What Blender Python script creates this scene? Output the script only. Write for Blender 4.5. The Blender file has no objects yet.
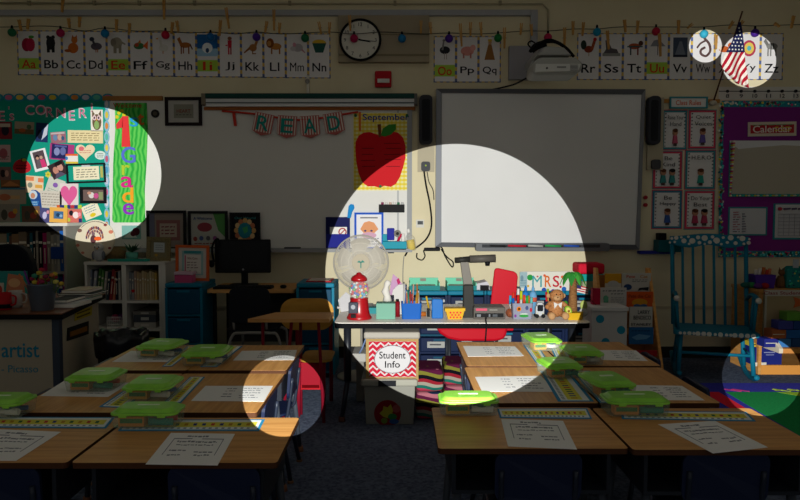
import bpy, math, random
from mathutils import Vector, Matrix
random.seed(7)
C = bpy.context.scene.collection
SC = bpy.context.scene
# ---------------------------------------------------------------- camera, world, lights, exposure
F = 690.0; CAMZ = 1.3; PITCH = math.radians(3.0)
CP, SP = math.cos(PITCH), math.sin(PITCH)
cam_d = bpy.data.cameras.new('camera'); cam = bpy.data.objects.new('camera', cam_d); C.objects.link(cam)
cam_d.sensor_width = 36.0; cam_d.lens = 36.0 * F / 800.0; cam_d.clip_start = 0.05
cam.location = (0, 0, CAMZ); cam.rotation_euler = (math.radians(90) - PITCH, 0, 0)
SC.camera = cam
SC.view_settings.view_transform = 'Standard'; SC.view_settings.look = 'None'
SC.view_settings.exposure = 0.0; SC.view_settings.gamma = 1.0; SC.view_settings.use_curve_mapping = False
w = bpy.data.worlds.new('world'); SC.world = w; w.use_nodes = True
w.node_tree.nodes['Background'].inputs[0].default_value = (0.97, 0.97, 0.91, 1)
w.node_tree.nodes['Background'].inputs[1].default_value = 0.25
CEIL_W = 1.15
for i, (lx, ly) in enumerate([(-2.6, 1.6), (0.2, 1.6), (3.0, 1.6), (-2.6, 4.4), (0.2, 4.4), (3.0, 4.4)]):
    ld = bpy.data.lights.new('ceiling_lamp', 'AREA'); ld.shape = 'RECTANGLE'; ld.size = 1.2; ld.size_y = 0.9
    ld.energy = CEIL_W; ld.color = (0.98, 0.98, 0.92)
    lo = bpy.data.objects.new('ceiling_lamp', ld); C.objects.link(lo); lo.location = (lx, ly, 3.42)
def ray(px, py):
    u = px - 400.0; v = 250.0 - py
    return Vector((u, F * CP + v * SP, -F * SP + v * CP))
# spotlights added at the camera, no real room lamps: each throws one hard-edged pool
SPOTS = [(456, 275, 131, 1300), (93.5, 175, 68, 1850), (705.5, 46.5, 16.5, 1900), (748.5, 60.5, 27.7, 1900),
         (283.5, 397, 41, 1120), (762, 377, 40, 1500)]
for (sx, sy, sr, sw) in SPOTS:
    off = math.hypot(sx - 400, sy - 250); t1 = math.atan((off - sr) / F); t2 = math.atan((off + sr) / F)
    om = F * math.tan((t1 + t2) / 2) / off; d = ray(400 + (sx - 400) * om, 250 + (sy - 250) * om).normalized()
    tang = math.atan(sr / math.hypot(F, off)); ct = math.tan((t2 - t1) / 2) / math.tan(tang)
    rad = Vector(((sx - 400), (250 - sy) * SP, (250 - sy) * CP)); xax = (rad - d * rad.dot(d)).normalized()
    zax = -d; yax = zax.cross(xax)
    sd = bpy.data.lights.new('added_spot', 'SPOT'); sd.energy = sw; sd.spot_blend = 0.012; sd.shadow_soft_size = 0.002
    sd.spot_size = 2 * tang; sd.color = (0.985, 1.0, 0.955)
    so = bpy.data.objects.new('added_spot', sd); C.objects.link(so)
    M = Matrix((xax, yax, zax)).transposed().to_4x4() @ Matrix.Diagonal((ct, 1, 1, 1)); M.translation = Vector((0, 0, CAMZ + 0.004))
    so.matrix_world = M
# ---------------------------------------------------------------- pixel helpers (turn a photo point into a world point)
def W(px, py, Y):
    d = ray(px, py); t = Y / d.y
    return (d.x * t, CAMZ + d.z * t)
def D(px, py, z=0.58):
    d = ray(px, py); t = (z - CAMZ) / d.z
    return (d.x * t, d.y * t)
def K(Y): return Y / F
# ---------------------------------------------------------------- materials
MC = {}
def lin(h):
    h = h.lstrip('#'); r = []
    for i in (0, 2, 4):
        c = int(h[i:i+2], 16) / 255.0; r.append(c / 12.92 if c <= 0.04045 else ((c + 0.055) / 1.055) ** 2.4)
    return (r[0], r[1], r[2], 1)
LIGHT_TONE = 1.0  # scales base colours to offset the stronger light of the added spots nearby
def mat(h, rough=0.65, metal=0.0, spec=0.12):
    k = (h, rough, metal, spec, LIGHT_TONE)
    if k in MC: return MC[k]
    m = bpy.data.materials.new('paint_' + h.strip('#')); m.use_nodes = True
    b = m.node_tree.nodes['Principled BSDF']; c = lin(h); b.inputs['Base Color'].default_value = (c[0] * LIGHT_TONE, c[1] * LIGHT_TONE, c[2] * LIGHT_TONE, 1)
    b.inputs['Roughness'].default_value = rough; b.inputs['Metallic'].default_value = metal
    b.inputs['Specular IOR Level'].default_value = spec
    MC[k] = m; return m
def nodemat(name, rough=0.7, spec=0.3):
    m = bpy.data.materials.new(name); m.use_nodes = True; nt = m.node_tree
    b = nt.nodes['Principled BSDF']; b.inputs['Roughness'].default_value = rough; b.inputs['Specular IOR Level'].default_value = spec
    return m, nt, b
def noisemat(name, c1, c2, scale=(5, 5, 5), nscale=5.0, rough=0.7, bump=0.0, spec=0.2, lo=0.35, hi=0.65, detail=4):
    m, nt, b = nodemat(name, rough, spec)
    tc = nt.nodes.new('ShaderNodeTexCoord'); mp = nt.nodes.new('ShaderNodeMapping'); n = nt.nodes.new('ShaderNodeTexNoise'); r = nt.nodes.new('ShaderNodeValToRGB')
    mp.inputs['Scale'].default_value = scale; n.inputs['Scale'].default_value = nscale; n.inputs['Detail'].default_value = detail
    r.color_ramp.elements[0].position = lo; r.color_ramp.elements[1].position = hi
    r.color_ramp.elements[0].color = lin(c1); r.color_ramp.elements[1].color = lin(c2)
    L = nt.links.new
    L(tc.outputs['Object'], mp.inputs['Vector']); L(mp.outputs['Vector'], n.inputs['Vector']); L(n.outputs['Fac'], r.inputs['Fac']); L(r.outputs['Color'], b.inputs['Base Color'])
    if bump:
        bp = nt.nodes.new('ShaderNodeBump'); bp.inputs['Strength'].default_value = bump; bp.inputs['Distance'].default_value = 0.01
        L(n.outputs['Fac'], bp.inputs['Height']); L(bp.outputs['Normal'], b.inputs['Normal'])
    return m
def seethrough(name, h, alpha, rough=0.4):
    m, nt, b = nodemat(name, rough, 0.4); b.inputs['Base Color'].default_value = lin(h); b.inputs['Alpha'].default_value = alpha
    return m
M_wall = noisemat('cream_wall_paint', '#d9ccaa', '#dfd3b2', (1, 1, 1), 3, 0.8)
M_floor = noisemat('grey_blue_carpet', '#454d60', '#667084', (1, 1, 1), 55, 0.95, 0.4, 0.05)
M_wood = noisemat('oak_laminate', '#bd8547', '#d29a58', (1.5, 22, 10), 3, 0.5, 0, 0.3)
M_woodx = noisemat('oak_laminate_cross', '#aa7243', '#c28c58', (22, 1.5, 10), 3, 0.5, 0, 0.3)
M_board = noisemat('whiteboard_enamel', '#dbd8d2', '#e0ddd8', (1, 1, 1), 1.2, 0.55, 0, 0.2)
M_smart = noisemat('interactive_board_surface', '#dcdad9', '#e3e1e0', (1, 1, 1), 1.0, 0.6, 0, 0.15)
M_table = noisemat('grey_nebula_laminate', '#e6ddd2', '#f0e8de', (1, 1, 1), 90, 0.45)
M_pine = noisemat('pine_board', '#c78a45', '#d89f5c', (3, 3, 20), 3, 0.6)
M_fur = noisemat('brown_plush', '#8a5a34', '#a8744a', (1, 1, 1), 120, 0.95, 0.6, 0.05)
M_bark = noisemat('palm_bark', '#5f3d22', '#8a6138', (6, 6, 40), 8, 0.9, 0.5)
M_clear = seethrough('clear_plastic', '#b4c0ac', 0.22, 0.4)
M_lid = noisemat('green_lid_plastic', '#7cc436', '#92d646', (1, 1, 1), 12, 0.4, 0, 0.4)
M_glass = seethrough('clear_glass', '#ffffff', 0.13, 0.08)
M_wire = mat('#cfc8bc', 0.5)
BLK = mat('#0d0e11', 0.5, 0, .08); WHT = mat('#f0ede8', 0.7); NAVY = mat('#1a2748', 0.5); DARK = mat('#20242e', 0.5); RED = mat('#b81824', 0.5)
STEEL = mat('#8b8f96', 0.35, 0.8); TEAL = mat('#0f8f96', 0.55); GREY = mat('#8c8a88', 0.6)
def M_(c): return mat(c) if isinstance(c, str) else c
# ---------------------------------------------------------------- mesh builder
WL = {}
def circ(n, r=1.0, r2=None, a0=0.0):
    r2 = r if r2 is None else r2
    return [(r * math.cos(a0 + 2 * math.pi * i / n), r2 * math.sin(a0 + 2 * math.pi * i / n)) for i in range(n)]
def rrect(x0, z0, x1, z1, r, n=4):
    r = min(r, abs(x1 - x0) / 2 - 1e-5, abs(z1 - z0) / 2 - 1e-5); o = []
    for (cx, cz, a) in ((x1 - r, z1 - r, 0), (x0 + r, z1 - r, 90), (x0 + r, z0 + r, 180), (x1 - r, z0 + r, 270)):
        for i in range(n + 1):
            t = math.radians(a + 90.0 * i / n); o.append((cx + r * math.cos(t), cz + r * math.sin(t)))
    return o
TXT = {}
def textmesh(s, bold):
    k = (s, bold)
    if k in TXT: return TXT[k]
    cu = bpy.data.curves.new('lettering', 'FONT'); cu.body = s; cu.extrude = 0.5; cu.resolution_u = 3; cu.offset = 0.01 if bold else 0.0; cu.size = 1.0
    o = bpy.data.objects.new('lettering', cu); C.objects.link(o); bpy.context.view_layer.update()
    me = bpy.data.meshes.new_from_object(o.evaluated_get(bpy.context.evaluated_depsgraph_get()))
    vs = [tuple(v.co) for v in me.vertices]; fs = [tuple(p.vertices) for p in me.polygons]
    bpy.data.objects.remove(o); bpy.data.curves.remove(cu); bpy.data.meshes.remove(me)
    xs = [v[0] for v in vs]; ys = [v[1] for v in vs]
    x0, x1, y0, y1 = min(xs), max(xs), min(ys), max(ys)
    vs = [((v[0] - x0) / (x1 - x0), (v[1] - y0) / (y1 - y0), v[2]) for v in vs]
    TXT[k] = (vs, fs, (x1 - x0) / (y1 - y0)); return TXT[k]
class MB:
    def __init__(s): s.v = []; s.f = []; s.m = []; s.s = []; s.mats = []; s.xf = None
    def add(s, vs, fs, m, smooth=False):
        m = M_(m)
        if m not in s.mats: s.mats.append(m)
        k = s.mats.index(m); b = len(s.v)
        for v in vs: s.v.append((s.xf @ Vector(v)) if s.xf else Vector(v))
        for f in fs: s.f.append([b + i for i in f]); s.m.append(k); s.s.append(smooth)
        return s
    def box(s, x0, x1, y0, y1, z0, z1, m):
        v = [(x, y, z) for x in (x0, x1) for y in (y0, y1) for z in (z0, z1)]
        return s.add(v, [(0, 1, 3, 2), (4, 6, 7, 5), (0, 4, 5, 1), (2, 3, 7, 6), (0, 2, 6, 4), (1, 5, 7, 3)], m)
    def prism(s, pts, a, b, m, ax='y', smooth=False, top=None):
        n = len(pts); tp = top or pts
        g = {'y': lambda p, t: (p[0], t, p[1]), 'z': lambda p, t: (p[0], p[1], t), 'x': lambda p, t: (t, p[0], p[1])}[ax]
        v = [g(p, a) for p in pts] + [g(p, b) for p in tp]
        s.add(v, [list(range(n)), list(range(2 * n - 1, n - 1, -1))], m)
        base = len(s.v) - 2 * n; k = s.mats.index(M_(m))
        for i in range(n):
            j = (i + 1) % n; s.f.append([base + i, base + n + i, base + n + j, base + j]); s.m.append(k); s.s.append(smooth)
        return s
    def ell(s, cx, cz, rx, rz, y0, y1, m, n=16): return s.prism([(cx + x, cz + z) for x, z in circ(n, rx, rz)], y0, y1, m)
    def cyl(s, p0, p1, r0, r1, m, n=12, smooth=True):
        p0 = Vector(p0); p1 = Vector(p1); d = (p1 - p0).normalized()
        a = d.orthogonal().normalized(); b = d.cross(a); v = []
        for p, r in ((p0, r0), (p1, r1)):
            for c, q in circ(n): v.append(p + a * c * r + b * q * r)
        s.add(v, [list(range(n - 1, -1, -1)), list(range(n, 2 * n))], m)
        base = len(s.v) - 2 * n; k = s.mats.index(M_(m))
        for i in range(n):
            j = (i + 1) % n; s.f.append([base + i, base + j, base + n + j, base + n + i]); s.m.append(k); s.s.append(smooth)
        return s
    def tube(s, pts, r, m, n=8, close=False):
        P = [Vector(p) for p in pts]; N = len(P); v = []; prev = None
        for i, p in enumerate(P):
            t = (P[(i + 1) % N] - P[i - 1]) if close else (P[min(i + 1, N - 1)] - P[max(i - 1, 0)])
            t.normalize()
            a = t.orthogonal().normalized() if prev is None else (prev - t * prev.dot(t)).normalized()
            prev = a; b = t.cross(a)
            for c, q in circ(n, r): v.append(p + a * c + b * q)
        f = []
        for i in range(N if close else N - 1):
            j = (i + 1) % N
            for k in range(n): l = (k + 1) % n; f.append((i * n + k, i * n + l, j * n + l, j * n + k))
        if not close: f += [tuple(range(n - 1, -1, -1)), tuple(range((N - 1) * n, N * n))]
        return s.add(v, f, m, True)
    def lathe(s, prof, c, m, n=24, smooth=True):
        v = []; f = []; L = len(prof)
        for r, z in prof:
            for a, b in circ(n, max(r, 1e-4)): v.append((c[0] + a, c[1] + b, c[2] + z))
        for i in range(L - 1):
            for k in range(n): l = (k + 1) % n; f.append((i * n + k, i * n + l, (i + 1) * n + l, (i + 1) * n + k))
        f += [tuple(range(n - 1, -1, -1)), tuple(range((L - 1) * n, L * n))]
        return s.add(v, f, m, smooth)
    def ball(s, c, r, m, n=12, sc=(1, 1, 1)):
        v = []; f = []; R = n // 2
        for i in range(R + 1):
            t = math.pi * i / R
            for a, b in circ(n, max(math.sin(t), 1e-3)): v.append((c[0] + a * r * sc[0], c[1] + b * r * sc[1], c[2] - math.cos(t) * r * sc[2]))
        for i in range(R):
            for k in range(n): l = (k + 1) % n; f.append((i * n + k, i * n + l, (i + 1) * n + l, (i + 1) * n + k))
        return s.add(v, f, m, True)
    def text(s, t, cx, cz, h, y, m, wd=None, bold=False, th=0.0012):
        vs, fs, asp = textmesh(t, bold); wd = wd or h * asp
        return s.add([(cx + (v[0] - .5) * wd, y - (v[2] + .5) * th, cz + (v[1] - .5) * h) for v in vs], fs, m)
    def build(s, name, parent=None, label=None, cat=None, group=None, kind=None, bevel=0.0, origin=None, seg=2):
        if parent is not None: o0 = WL[parent.name]
        elif origin is not None: o0 = Vector(origin)
        else:
            xs = [v[0] for v in s.v]; ys = [v[1] for v in s.v]; zs = [v[2] for v in s.v]
            o0 = Vector(((min(xs) + max(xs)) / 2, (min(ys) + max(ys)) / 2, min(zs)))
        me = bpy.data.meshes.new(name); me.from_pydata([tuple(v - o0) for v in s.v], [], s.f)
        for m in s.mats: me.materials.append(m)
        me.polygons.foreach_set('material_index', s.m); me.polygons.foreach_set('use_smooth', s.s); me.update()
        import bmesh
        bm = bmesh.new(); bm.from_mesh(me); bmesh.ops.recalc_face_normals(bm, faces=bm.faces); bm.to_mesh(me); bm.free()
        o = bpy.data.objects.new(name, me); C.objects.link(o)
        if parent is not None: o.parent = parent
        else: o.location = o0
        WL[o.name] = o0.copy()
        if label: o['label'] = label
        if cat: o['category'] = cat
        if group: o['group'] = group
        if kind: o['kind'] = kind
        if bevel:
            b = o.modifiers.new('bevel', 'BEVEL'); b.width = bevel; b.segments = seg; b.limit_method = 'ANGLE'
        return o
def thing(name, label, cat, loc=(0, 0, 0), group=None):
    o = bpy.data.objects.new(name, None); C.objects.link(o); o.location = loc; o.empty_display_size = 0.1
    o['label'] = label; o['category'] = cat
    if group: o['group'] = group
    WL[o.name] = Vector(loc); return o
def copy_tree(o, parent=None):
    c = o.copy(); C.objects.link(c)
    if parent is not None: c.parent = parent
    for ch in [x for x in o.children]: copy_tree(ch, c)
    return c
def place(o, loc, rz=0.0, label=None, group=None, scale=None):
    o.location = loc; o.rotation_euler = (0, 0, rz)
    if scale: o.scale = scale
    if label: o['label'] = label
    if group: o['group'] = group
    return o
def struct(name, mb, **k): return mb.build(name, kind='structure', **k)
ORD = ['first', 'second', 'third', 'fourth', 'fifth', 'sixth', 'seventh', 'eighth', 'ninth', 'tenth', 'eleventh', 'twelfth', 'thirteenth', 'fourteenth', 'fifteenth', 'sixteenth']
# flat thing facing the camera side of the room: pixel rectangle at depth Y, picture layers in 0..1 coordinates
def layers(mb, cx, cz, w, h, y, L, rot=0.0, step=0.0009):
    ca, sa = math.cos(rot), math.sin(rot)
    def g(a, b):
        x = (a - .5) * w; z = (b - .5) * h
        return (cx + x * ca - z * sa, cz + x * sa + z * ca)
    i = 0
    for l in L:
        i += 1; yy = y - step * i; k = l[0]
        if k == 'r': mb.prism([g(l[1], l[2]), g(l[3], l[2]), g(l[3], l[4]), g(l[1], l[4])], yy, y, l[5])
        elif k == 'e': mb.prism([g(l[1] + a, l[2] + b) for a, b in circ(14, l[3], l[4])], yy, y, l[5])
        elif k == 'p': mb.prism([g(a, b) for a, b in l[1]], yy, y, l[2])
        elif k == 't':
            vs, fs, asp = textmesh(l[1], len(l) > 7 and l[7])
            v2 = []
            for v in vs:
                x, z = g(l[2] + (v[0] - .5) * l[4], l[3] + (v[1] - .5) * l[5]); v2.append((x, yy - (v[2] + .5) * .0008, z))
            mb.add(v2, fs, l[6])
        elif k == 's':   # rows of scribbled writing: x0,z0,x1,z1,rows,colour
            n = l[5]; rr = random.Random(int(1000 * (l[1] + l[2] * 3)) + n)
            for q in range(n):
                zz = l[4] - (q + .5) * (l[4] - l[2]) / n; hh = (l[4] - l[2]) / n * .22; x = l[1]
                while x < l[3] - .03:
                    wdt = rr.uniform(.05, .14); x2 = min(x + wdt, l[3])
                    mb.prism([g(x, zz - hh), g(x2, zz - hh * .6), g(x2, zz + hh), g(x, zz + hh * .7)], yy, y, l[6]); x = x2 + rr.uniform(.02, .05)
def panel(name, label, cat, r, Y, base, L=(), th=0.004, ang=0.0, frame=None, fw=0.08, group=None, shape=None, parent=None, ppart='picture'):
    x0, y0, x1, y1 = r
    cx, cz = W((x0 + x1) / 2, (y0 + y1) / 2, Y); w = (x1 - x0) * K(Y); h = (y1 - y0) * K(Y); a = math.radians(ang)
    ca, sa = math.cos(a), math.sin(a)
    def R(pts): return [(cx + x * ca - z * sa, cz + x * sa + z * ca) for x, z in pts]
    outline = [(x * w, z * h) for x, z in shape] if shape else [(-w / 2, -h / 2), (w / 2, -h / 2), (w / 2, h / 2), (-w / 2, h / 2)]
    if frame:
        t = thing(name, label, cat, (cx, Y, cz - h / 2), group) if parent is None else parent
        m = MB(); f = fw * min(w, h)
        for (a0, b0, a1, b1) in ((-w/2, -h/2, w/2, -h/2 + f), (-w/2, h/2 - f, w/2, h/2), (-w/2, -h/2 + f, -w/2 + f, h/2 - f), (w/2 - f, -h/2 + f, w/2, h/2 - f)):
            m.prism(R([(a0, b0), (a1, b0), (a1, b1), (a0, b1)]), Y - th - .012, Y, frame)
        m.build('frame', t)
        m = MB(); m.prism(R([(-w/2 + f, -h/2 + f), (w/2 - f, -h/2 + f), (w/2 - f, h/2 - f), (-w/2 + f, h/2 - f)]), Y - th, Y - .0005, base)
        layers(m, cx, cz, w - 2 * f, h - 2 * f, Y - th, L, a); m.build(ppart, t); return t
    m = MB(); m.prism(R(outline), Y - th, Y, base); layers(m, cx, cz, w, h, Y - th, L, a)
    return m.build(name, parent, None if parent else label, None if parent else cat, group)
HEART = [(.5 * (math.sin(t) ** 3), .5 * (13 * math.cos(t) - 5 * math.cos(2 * t) - 2 * math.cos(3 * t) - math.cos(4 * t)) / 15) for t in [2 * math.pi * i / 28 for i in range(28)]]
OVAL = [(.5 * a, .5 * b) for a, b in circ(24)]
YW = 6.2
# ---------------------------------------------------------------- the room
m = MB(); m.box(-4.6, 4.8, -1.5, 6.35, -0.1, 0.0, M_floor); struct('floor', m)
m = MB(); m.box(-4.6, 4.8, YW, YW + .15, 0, 3.6, M_wall); struct('wall_back', m)
m = MB(); m.box(-4.75, -4.6, -1.5, 6.35, 0, 3.6, M_wall); struct('wall_left', m)
m = MB(); m.box(4.8, 4.95, -1.5, 6.35, 0, 3.6, M_wall); struct('wall_right', m)
m = MB(); m.box(-4.6, 4.8, -1.5, 6.35, 3.5, 3.6, WHT); struct('ceiling', m)
m = MB(); m.box(-4.6, 4.8, YW - .015, YW - .001, 0.0, 0.1, mat('#2a2826', .6)); struct('baseboard_back', m)
z = W(680, 307, YW)[1]; m = MB(); m.box(-4.6, 4.8, YW - .012, YW - .001, z - .012, z + .012, mat('#c9bb9c', .7)); struct('trim_1', m)
# raceway and conduit along the top of the wall
def wbox(mb, x0, y0, x1, y1, Y0, Y1, m_):
    a = W(x0, y1, Y1); b = W(x1, y0, Y1); return mb.box(a[0], b[0], Y0, Y1, a[1], b[1], m_)
rw = MB(); wbox(rw, -60, 11, 530, 16.5, YW - .04, YW - .001, mat('#a8a9ad', .5)); wbox(rw, 530, 11, 537, 47, YW - .04, YW - .001, mat('#a8a9ad', .5))
rw.build('cable_raceway', None, 'grey metal cable raceway running along the top of the wall and down to the projector', 'raceway')
cd = MB(); zc = W(200, 3.5, YW)[1]; xe = W(548, 4, YW)[0]
cd.tube([(-4.55, YW - .015, zc), (xe - .05, YW - .015, zc - .01), (xe, YW - .015, zc - .06), (xe, YW - .015, W(548, 30, YW)[1])], .009, mat('#b3a98d'), 8)
for x in (30, 95, 140, 195, 290, 395, 500):
    a = W(x, 3.5, YW); cd.box(a[0] - .012, a[0] + .012, YW - .028, YW - .001, a[1] - .018, a[1] + .018, mat('#9b9277'))
cd.build('wall_conduit', None, 'thin painted conduit pipe clipped along the very top of the wall', 'conduit')
# ---------------------------------------------------------------- whiteboard (left) and interactive board
t = thing('whiteboard', 'long white dry-erase board behind the READ banner and framed pictures', 'whiteboard', (*[W(260, 250, YW)[0], YW], W(260, 250, YW)[1]))
m = MB(); wbox(m, 104, 101, 410, 248, YW - .018, YW - .001, M_board); m.build('board_surface', t)
m = MB(); wbox(m, 407, 108, 412, 250, YW - .03, YW - .001, mat('#9b9c9e', .5)); wbox(m, 397, 108, 399, 248, YW - .022, YW - .002, mat('#b6b6b6', .5)); m.build('side_frame', t)
m = MB(); wbox(m, 104, 96.5, 163, 101, YW - .03, YW - .001, mat('#a5713c', .6)); wbox(m, 205, 107.5, 415, 110.5, YW - .035, YW - .001, mat('#a5622f', .6)); m.build('cork_rail', t, 'brown tack rail')
m = MB(); wbox(m, 104, 248, 412, 251.5, YW - .13, YW - .001, mat('#9b9c9e', .5)); m.build('marker_tray', t)
ms = thing('map_roller', 'long dark green and white pull-down map roller mounted above the READ banner', 'map roller', (W(310, 108, YW)[0], YW, W(310, 108, YW)[1]))
m = MB(); wbox(m, 208, 95, 414, 99.5, YW - .09, YW - .001, mat('#17443f', .5)); m.build('housing', ms)
m = MB(); wbox(m, 208, 100, 414, 103.5, YW - .075, YW - .001, mat('#d9d9d9')); wbox(m, 208, 103.5, 414, 104.5, YW - .08, YW - .001, mat('#5e6668')); wbox(m, 208, 104.5, 414, 107.5, YW - .07, YW - .001, mat('#e0e0e0')); m.build('rolled_map', ms)
m = MB(); wbox(m, 204, 95, 208, 106, YW - .085, YW - .001, mat('#7c7362')); m.build('end_bracket', ms)
m = MB(); wbox(m, 414, 95, 417, 106, YW - .085, YW - .001, mat('#6b6b66')); m.build('end_bracket', ms)
m = MB(); wbox(m, 307, 76, 309.5, 95, YW - .03, YW - .001, mat('#d8d2c4')); a = W(308, 82, YW); m.ell(a[0], a[1], .02, .02, YW - .04, YW - .03, GREY)
m.build('wall_hook', None, 'white hook strip on the wall under the Mm and Nn cards', 'hook')
sb = thing('interactive_whiteboard', 'large interactive whiteboard with dark grey frame lit by the big light pool', 'interactive whiteboard', (W(538, 248, YW)[0], YW, W(538, 248, YW)[1]))
m = MB(); a = W(441, 243, YW); b = W(639, 95, YW)
m.prism([(a[0], W(441, 242.5, YW)[1]), (W(633.5, 246, YW)[0], W(633, 245.5, YW)[1]), (W(639.5, 95, YW)[0], W(639, 95.5, YW)[1]), (a[0], W(441, 94, YW)[1])], YW - .05, YW - .002, M_smart); m.build('screen', sb)
m = MB(); FR = mat('#77797f', .5)
def q4(mb, pts, y0, y1, mm): mb.prism([W(p[0], p[1], YW) for p in pts], y0, y1, mm)
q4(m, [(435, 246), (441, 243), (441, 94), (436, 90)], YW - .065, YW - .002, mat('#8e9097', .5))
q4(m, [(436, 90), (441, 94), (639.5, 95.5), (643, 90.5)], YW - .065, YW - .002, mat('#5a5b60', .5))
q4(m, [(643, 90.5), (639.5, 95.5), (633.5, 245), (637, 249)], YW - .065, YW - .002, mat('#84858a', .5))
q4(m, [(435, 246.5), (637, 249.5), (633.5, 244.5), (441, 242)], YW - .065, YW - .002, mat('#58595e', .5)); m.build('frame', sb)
m = MB(); a = W(475, 251, YW - .1); b = W(608, 243, YW - .1); m.prism(rrect(a[0], a[1], b[0], b[1], .02), YW - .16, YW - .066, mat('#6e7074', .5)); wbox(m, 482, 244.4, 600, 247.5, YW - .165, YW - .16, mat('#3c3e42'))
m.build('pen_tray', sb, bevel=.004)
for i, (x0, x1, c, n) in enumerate([(490, 505, '#2a2a2c', 'black'), (508, 526, '#c02438', 'red'), (528, 543, '#b5b5b0', 'grey eraser-capped'), (545, 561, '#2f9a52', 'green'), (564, 579, '#2a55b5', 'blue')]):
    m = MB(); a = W(x0, 245.6, YW - .18); b = W(x1, 246.2, YW - .18); m.cyl((a[0], YW - .18, a[1]), (b[0], YW - .18, b[1]), .009, .009, c, 10); m.cyl((b[0], YW - .18, b[1]), (b[0] + .015, YW - .18, b[1]), .005, .003, BLK, 8)
    m.build('board_pen', None, n + ' pen lying in the tray under the interactive whiteboard', 'pen', 'pens in the interactive whiteboard tray')
for k, (x0, x1, y0, yb, yl, side) in enumerate([(418, 434, 95, 145, 172, 'left'), (646.5, 662.5, 96, 145, 170, 'right')]):
    t = thing('wall_speaker', 'tall dark grey speaker on a beige wall bracket, %s side of the interactive whiteboard' % side, 'speaker', (W((x0 + x1) / 2, yl, YW)[0], YW, W(x0, yl, YW)[1]), 'speakers flanking the interactive whiteboard')
    m = MB(); wbox(m, x0 - .5, y0 + 2, x1 + .5, yl, YW - .03, YW - .002, mat('#b9ae96', .6)); m.build('mounting_panel', t)
    m = MB(); a = W(x0 + 1.2, yb - .5, YW - .1); b = W(x1 - 1.5, y0, YW - .1); m.prism(rrect(a[0], a[1], b[0], b[1], .04, 6), YW - .12, YW - .03, mat('#3b3c42', .7)); m.build('speaker_body', t, bevel=.008)
    m = MB(); a = W(x0 + 4, yb - 4, YW - .12); b = W(x1 - 4, y0 + 4, YW - .12); m.prism(rrect(a[0], a[1], b[0], b[1], .02, 5), YW - .124, YW - .12, mat('#26272c', .9)); m.build('grille', t)
    m = MB(); a = W(x0 + 3, yl - .5, YW); b = W(x1 - 4, yl - 10, YW); m.prism(rrect(a[0], a[1], b[0], b[1], .02), YW - .06, YW - .03, mat('#4d4e52')); m.build('control_knob_box', t)
    if k == 0:
        m = MB(); a = W(425.5, 166, YW); m.ball((a[0], YW - .062, a[1]), .008, '#b8d840', 8); m.build('indicator_light', t, 'small green light')
# ---------------------------------------------------------------- clock, alarm, projector
t = thing('wall_clock', 'round white wall clock with black rim hung on the beige wall box', 'clock', (W(360, 40, YW)[0], YW - .09, W(360, 61, YW)[1]))
m = MB(); wbox(m, 339, 17.5, 429, 63.5, YW - .07, YW - .001, mat('#a2957e', .7)); wbox(m, 339, 54, 429, 56, YW - .075, YW - .07, mat('#84795f')); wbox(m, 339, 34, 429, 35, YW - .073, YW - .07, mat('#84795f'))
m.build('speaker_cabinet', None, 'wide beige slatted wall box behind the clock', 'wall box')
cx, cz = W(360.3, 39.8, YW - .1); rr = 20.5 * K(YW - .1)
m = MB(); m.prism([(cx + a, cz + b) for a, b in circ(40, rr * .92)], YW - .095, YW - .072, '#d8d4c8'); m.build('clock_face', t)
m = MB(); m.tube([(cx + a, YW - .1, cz + b) for a, b in circ(40, rr * .96)], rr * .06, BLK, 8, True); m.build('rim', t)
m = MB()
for h in range(1, 13):
    a = math.radians(90 - 30 * h); m.text(str(h), cx + math.cos(a) * rr * .74, cz + math.sin(a) * rr * .74, rr * .17, YW - .095, BLK)
m.build('numerals', t)
for nm, ang, ln, wd in (('hour_hand', -12, .5, .04), ('minute_hand', -6, .74, .025)):
    m = MB(); a = math.radians(ang); ca, sa = math.cos(a), math.sin(a)
    P = [(-.1, -wd), (ln, -wd * .4), (ln, wd * .4), (-.1, wd)]; m.prism([(cx + rr * (x * ca - y * sa), cz + rr * (x * sa + y * ca)) for x, y in P], YW - .101, YW - .098, BLK); m.build(nm, t)
t = thing('fire_alarm', 'red fire alarm strobe on the wall below the clock box', 'fire alarm', (W(383, 88, YW)[0], YW, W(383, 88, YW)[1]))
m = MB(); a = W(375, 88, YW); b = W(391.5, 72, YW); m.prism(rrect(a[0], a[1], b[0], b[1], .012), YW - .05, YW - .002, RED); m.build('housing', t, bevel=.006)
m = MB(); wbox(m, 377.5, 79, 389.5, 83, YW - .07, YW - .05, mat('#d9d5d0', .3)); m.build('strobe_lens', t, 'white strobe lens', bevel=.003)
m = MB(); wbox(m, 508, 47.5, 546, 80.5, YW - .06, YW - .001, mat('#9c99a0', .6)); m.build('wall_mounting_plate', None, 'pale grey square box on the wall behind the projector', 'wall box')
pj = thing('projector', 'white ceiling-height projector on its wall arm above the interactive whiteboard', 'projector', (W(543, 80, 5.6)[0], 5.6, W(543, 80, 5.6)[1]))
def P2(x, y, Y): a = W(x, y, Y); return (a[0], a[1])
m = MB(); m.prism([P2(535, 75, 5.35), P2(576, 74.5, 5.35), P2(582, 70, 5.35), P2(583, 63, 5.35), P2(576, 57, 5.35), P2(540, 57, 5.35), P2(534, 62, 5.35), P2(532, 71, 5.35)], 5.35, 5.62, mat('#a9a8a2', .45)); m.build('projector_body', pj, bevel=.015)
m = MB(); m.prism([P2(535, 72, 5.34), P2(578, 71, 5.34), P2(581, 64, 5.34), P2(536, 64, 5.34)], 5.335, 5.35, mat('#d0cfca', .4)); m.build('front_cover', pj)
m = MB(); a = W(547, 68, 5.33); m.ell(a[0], a[1], .008, .008, 5.33, 5.336, '#555555'); m.build('logo_dot', pj)
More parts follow.
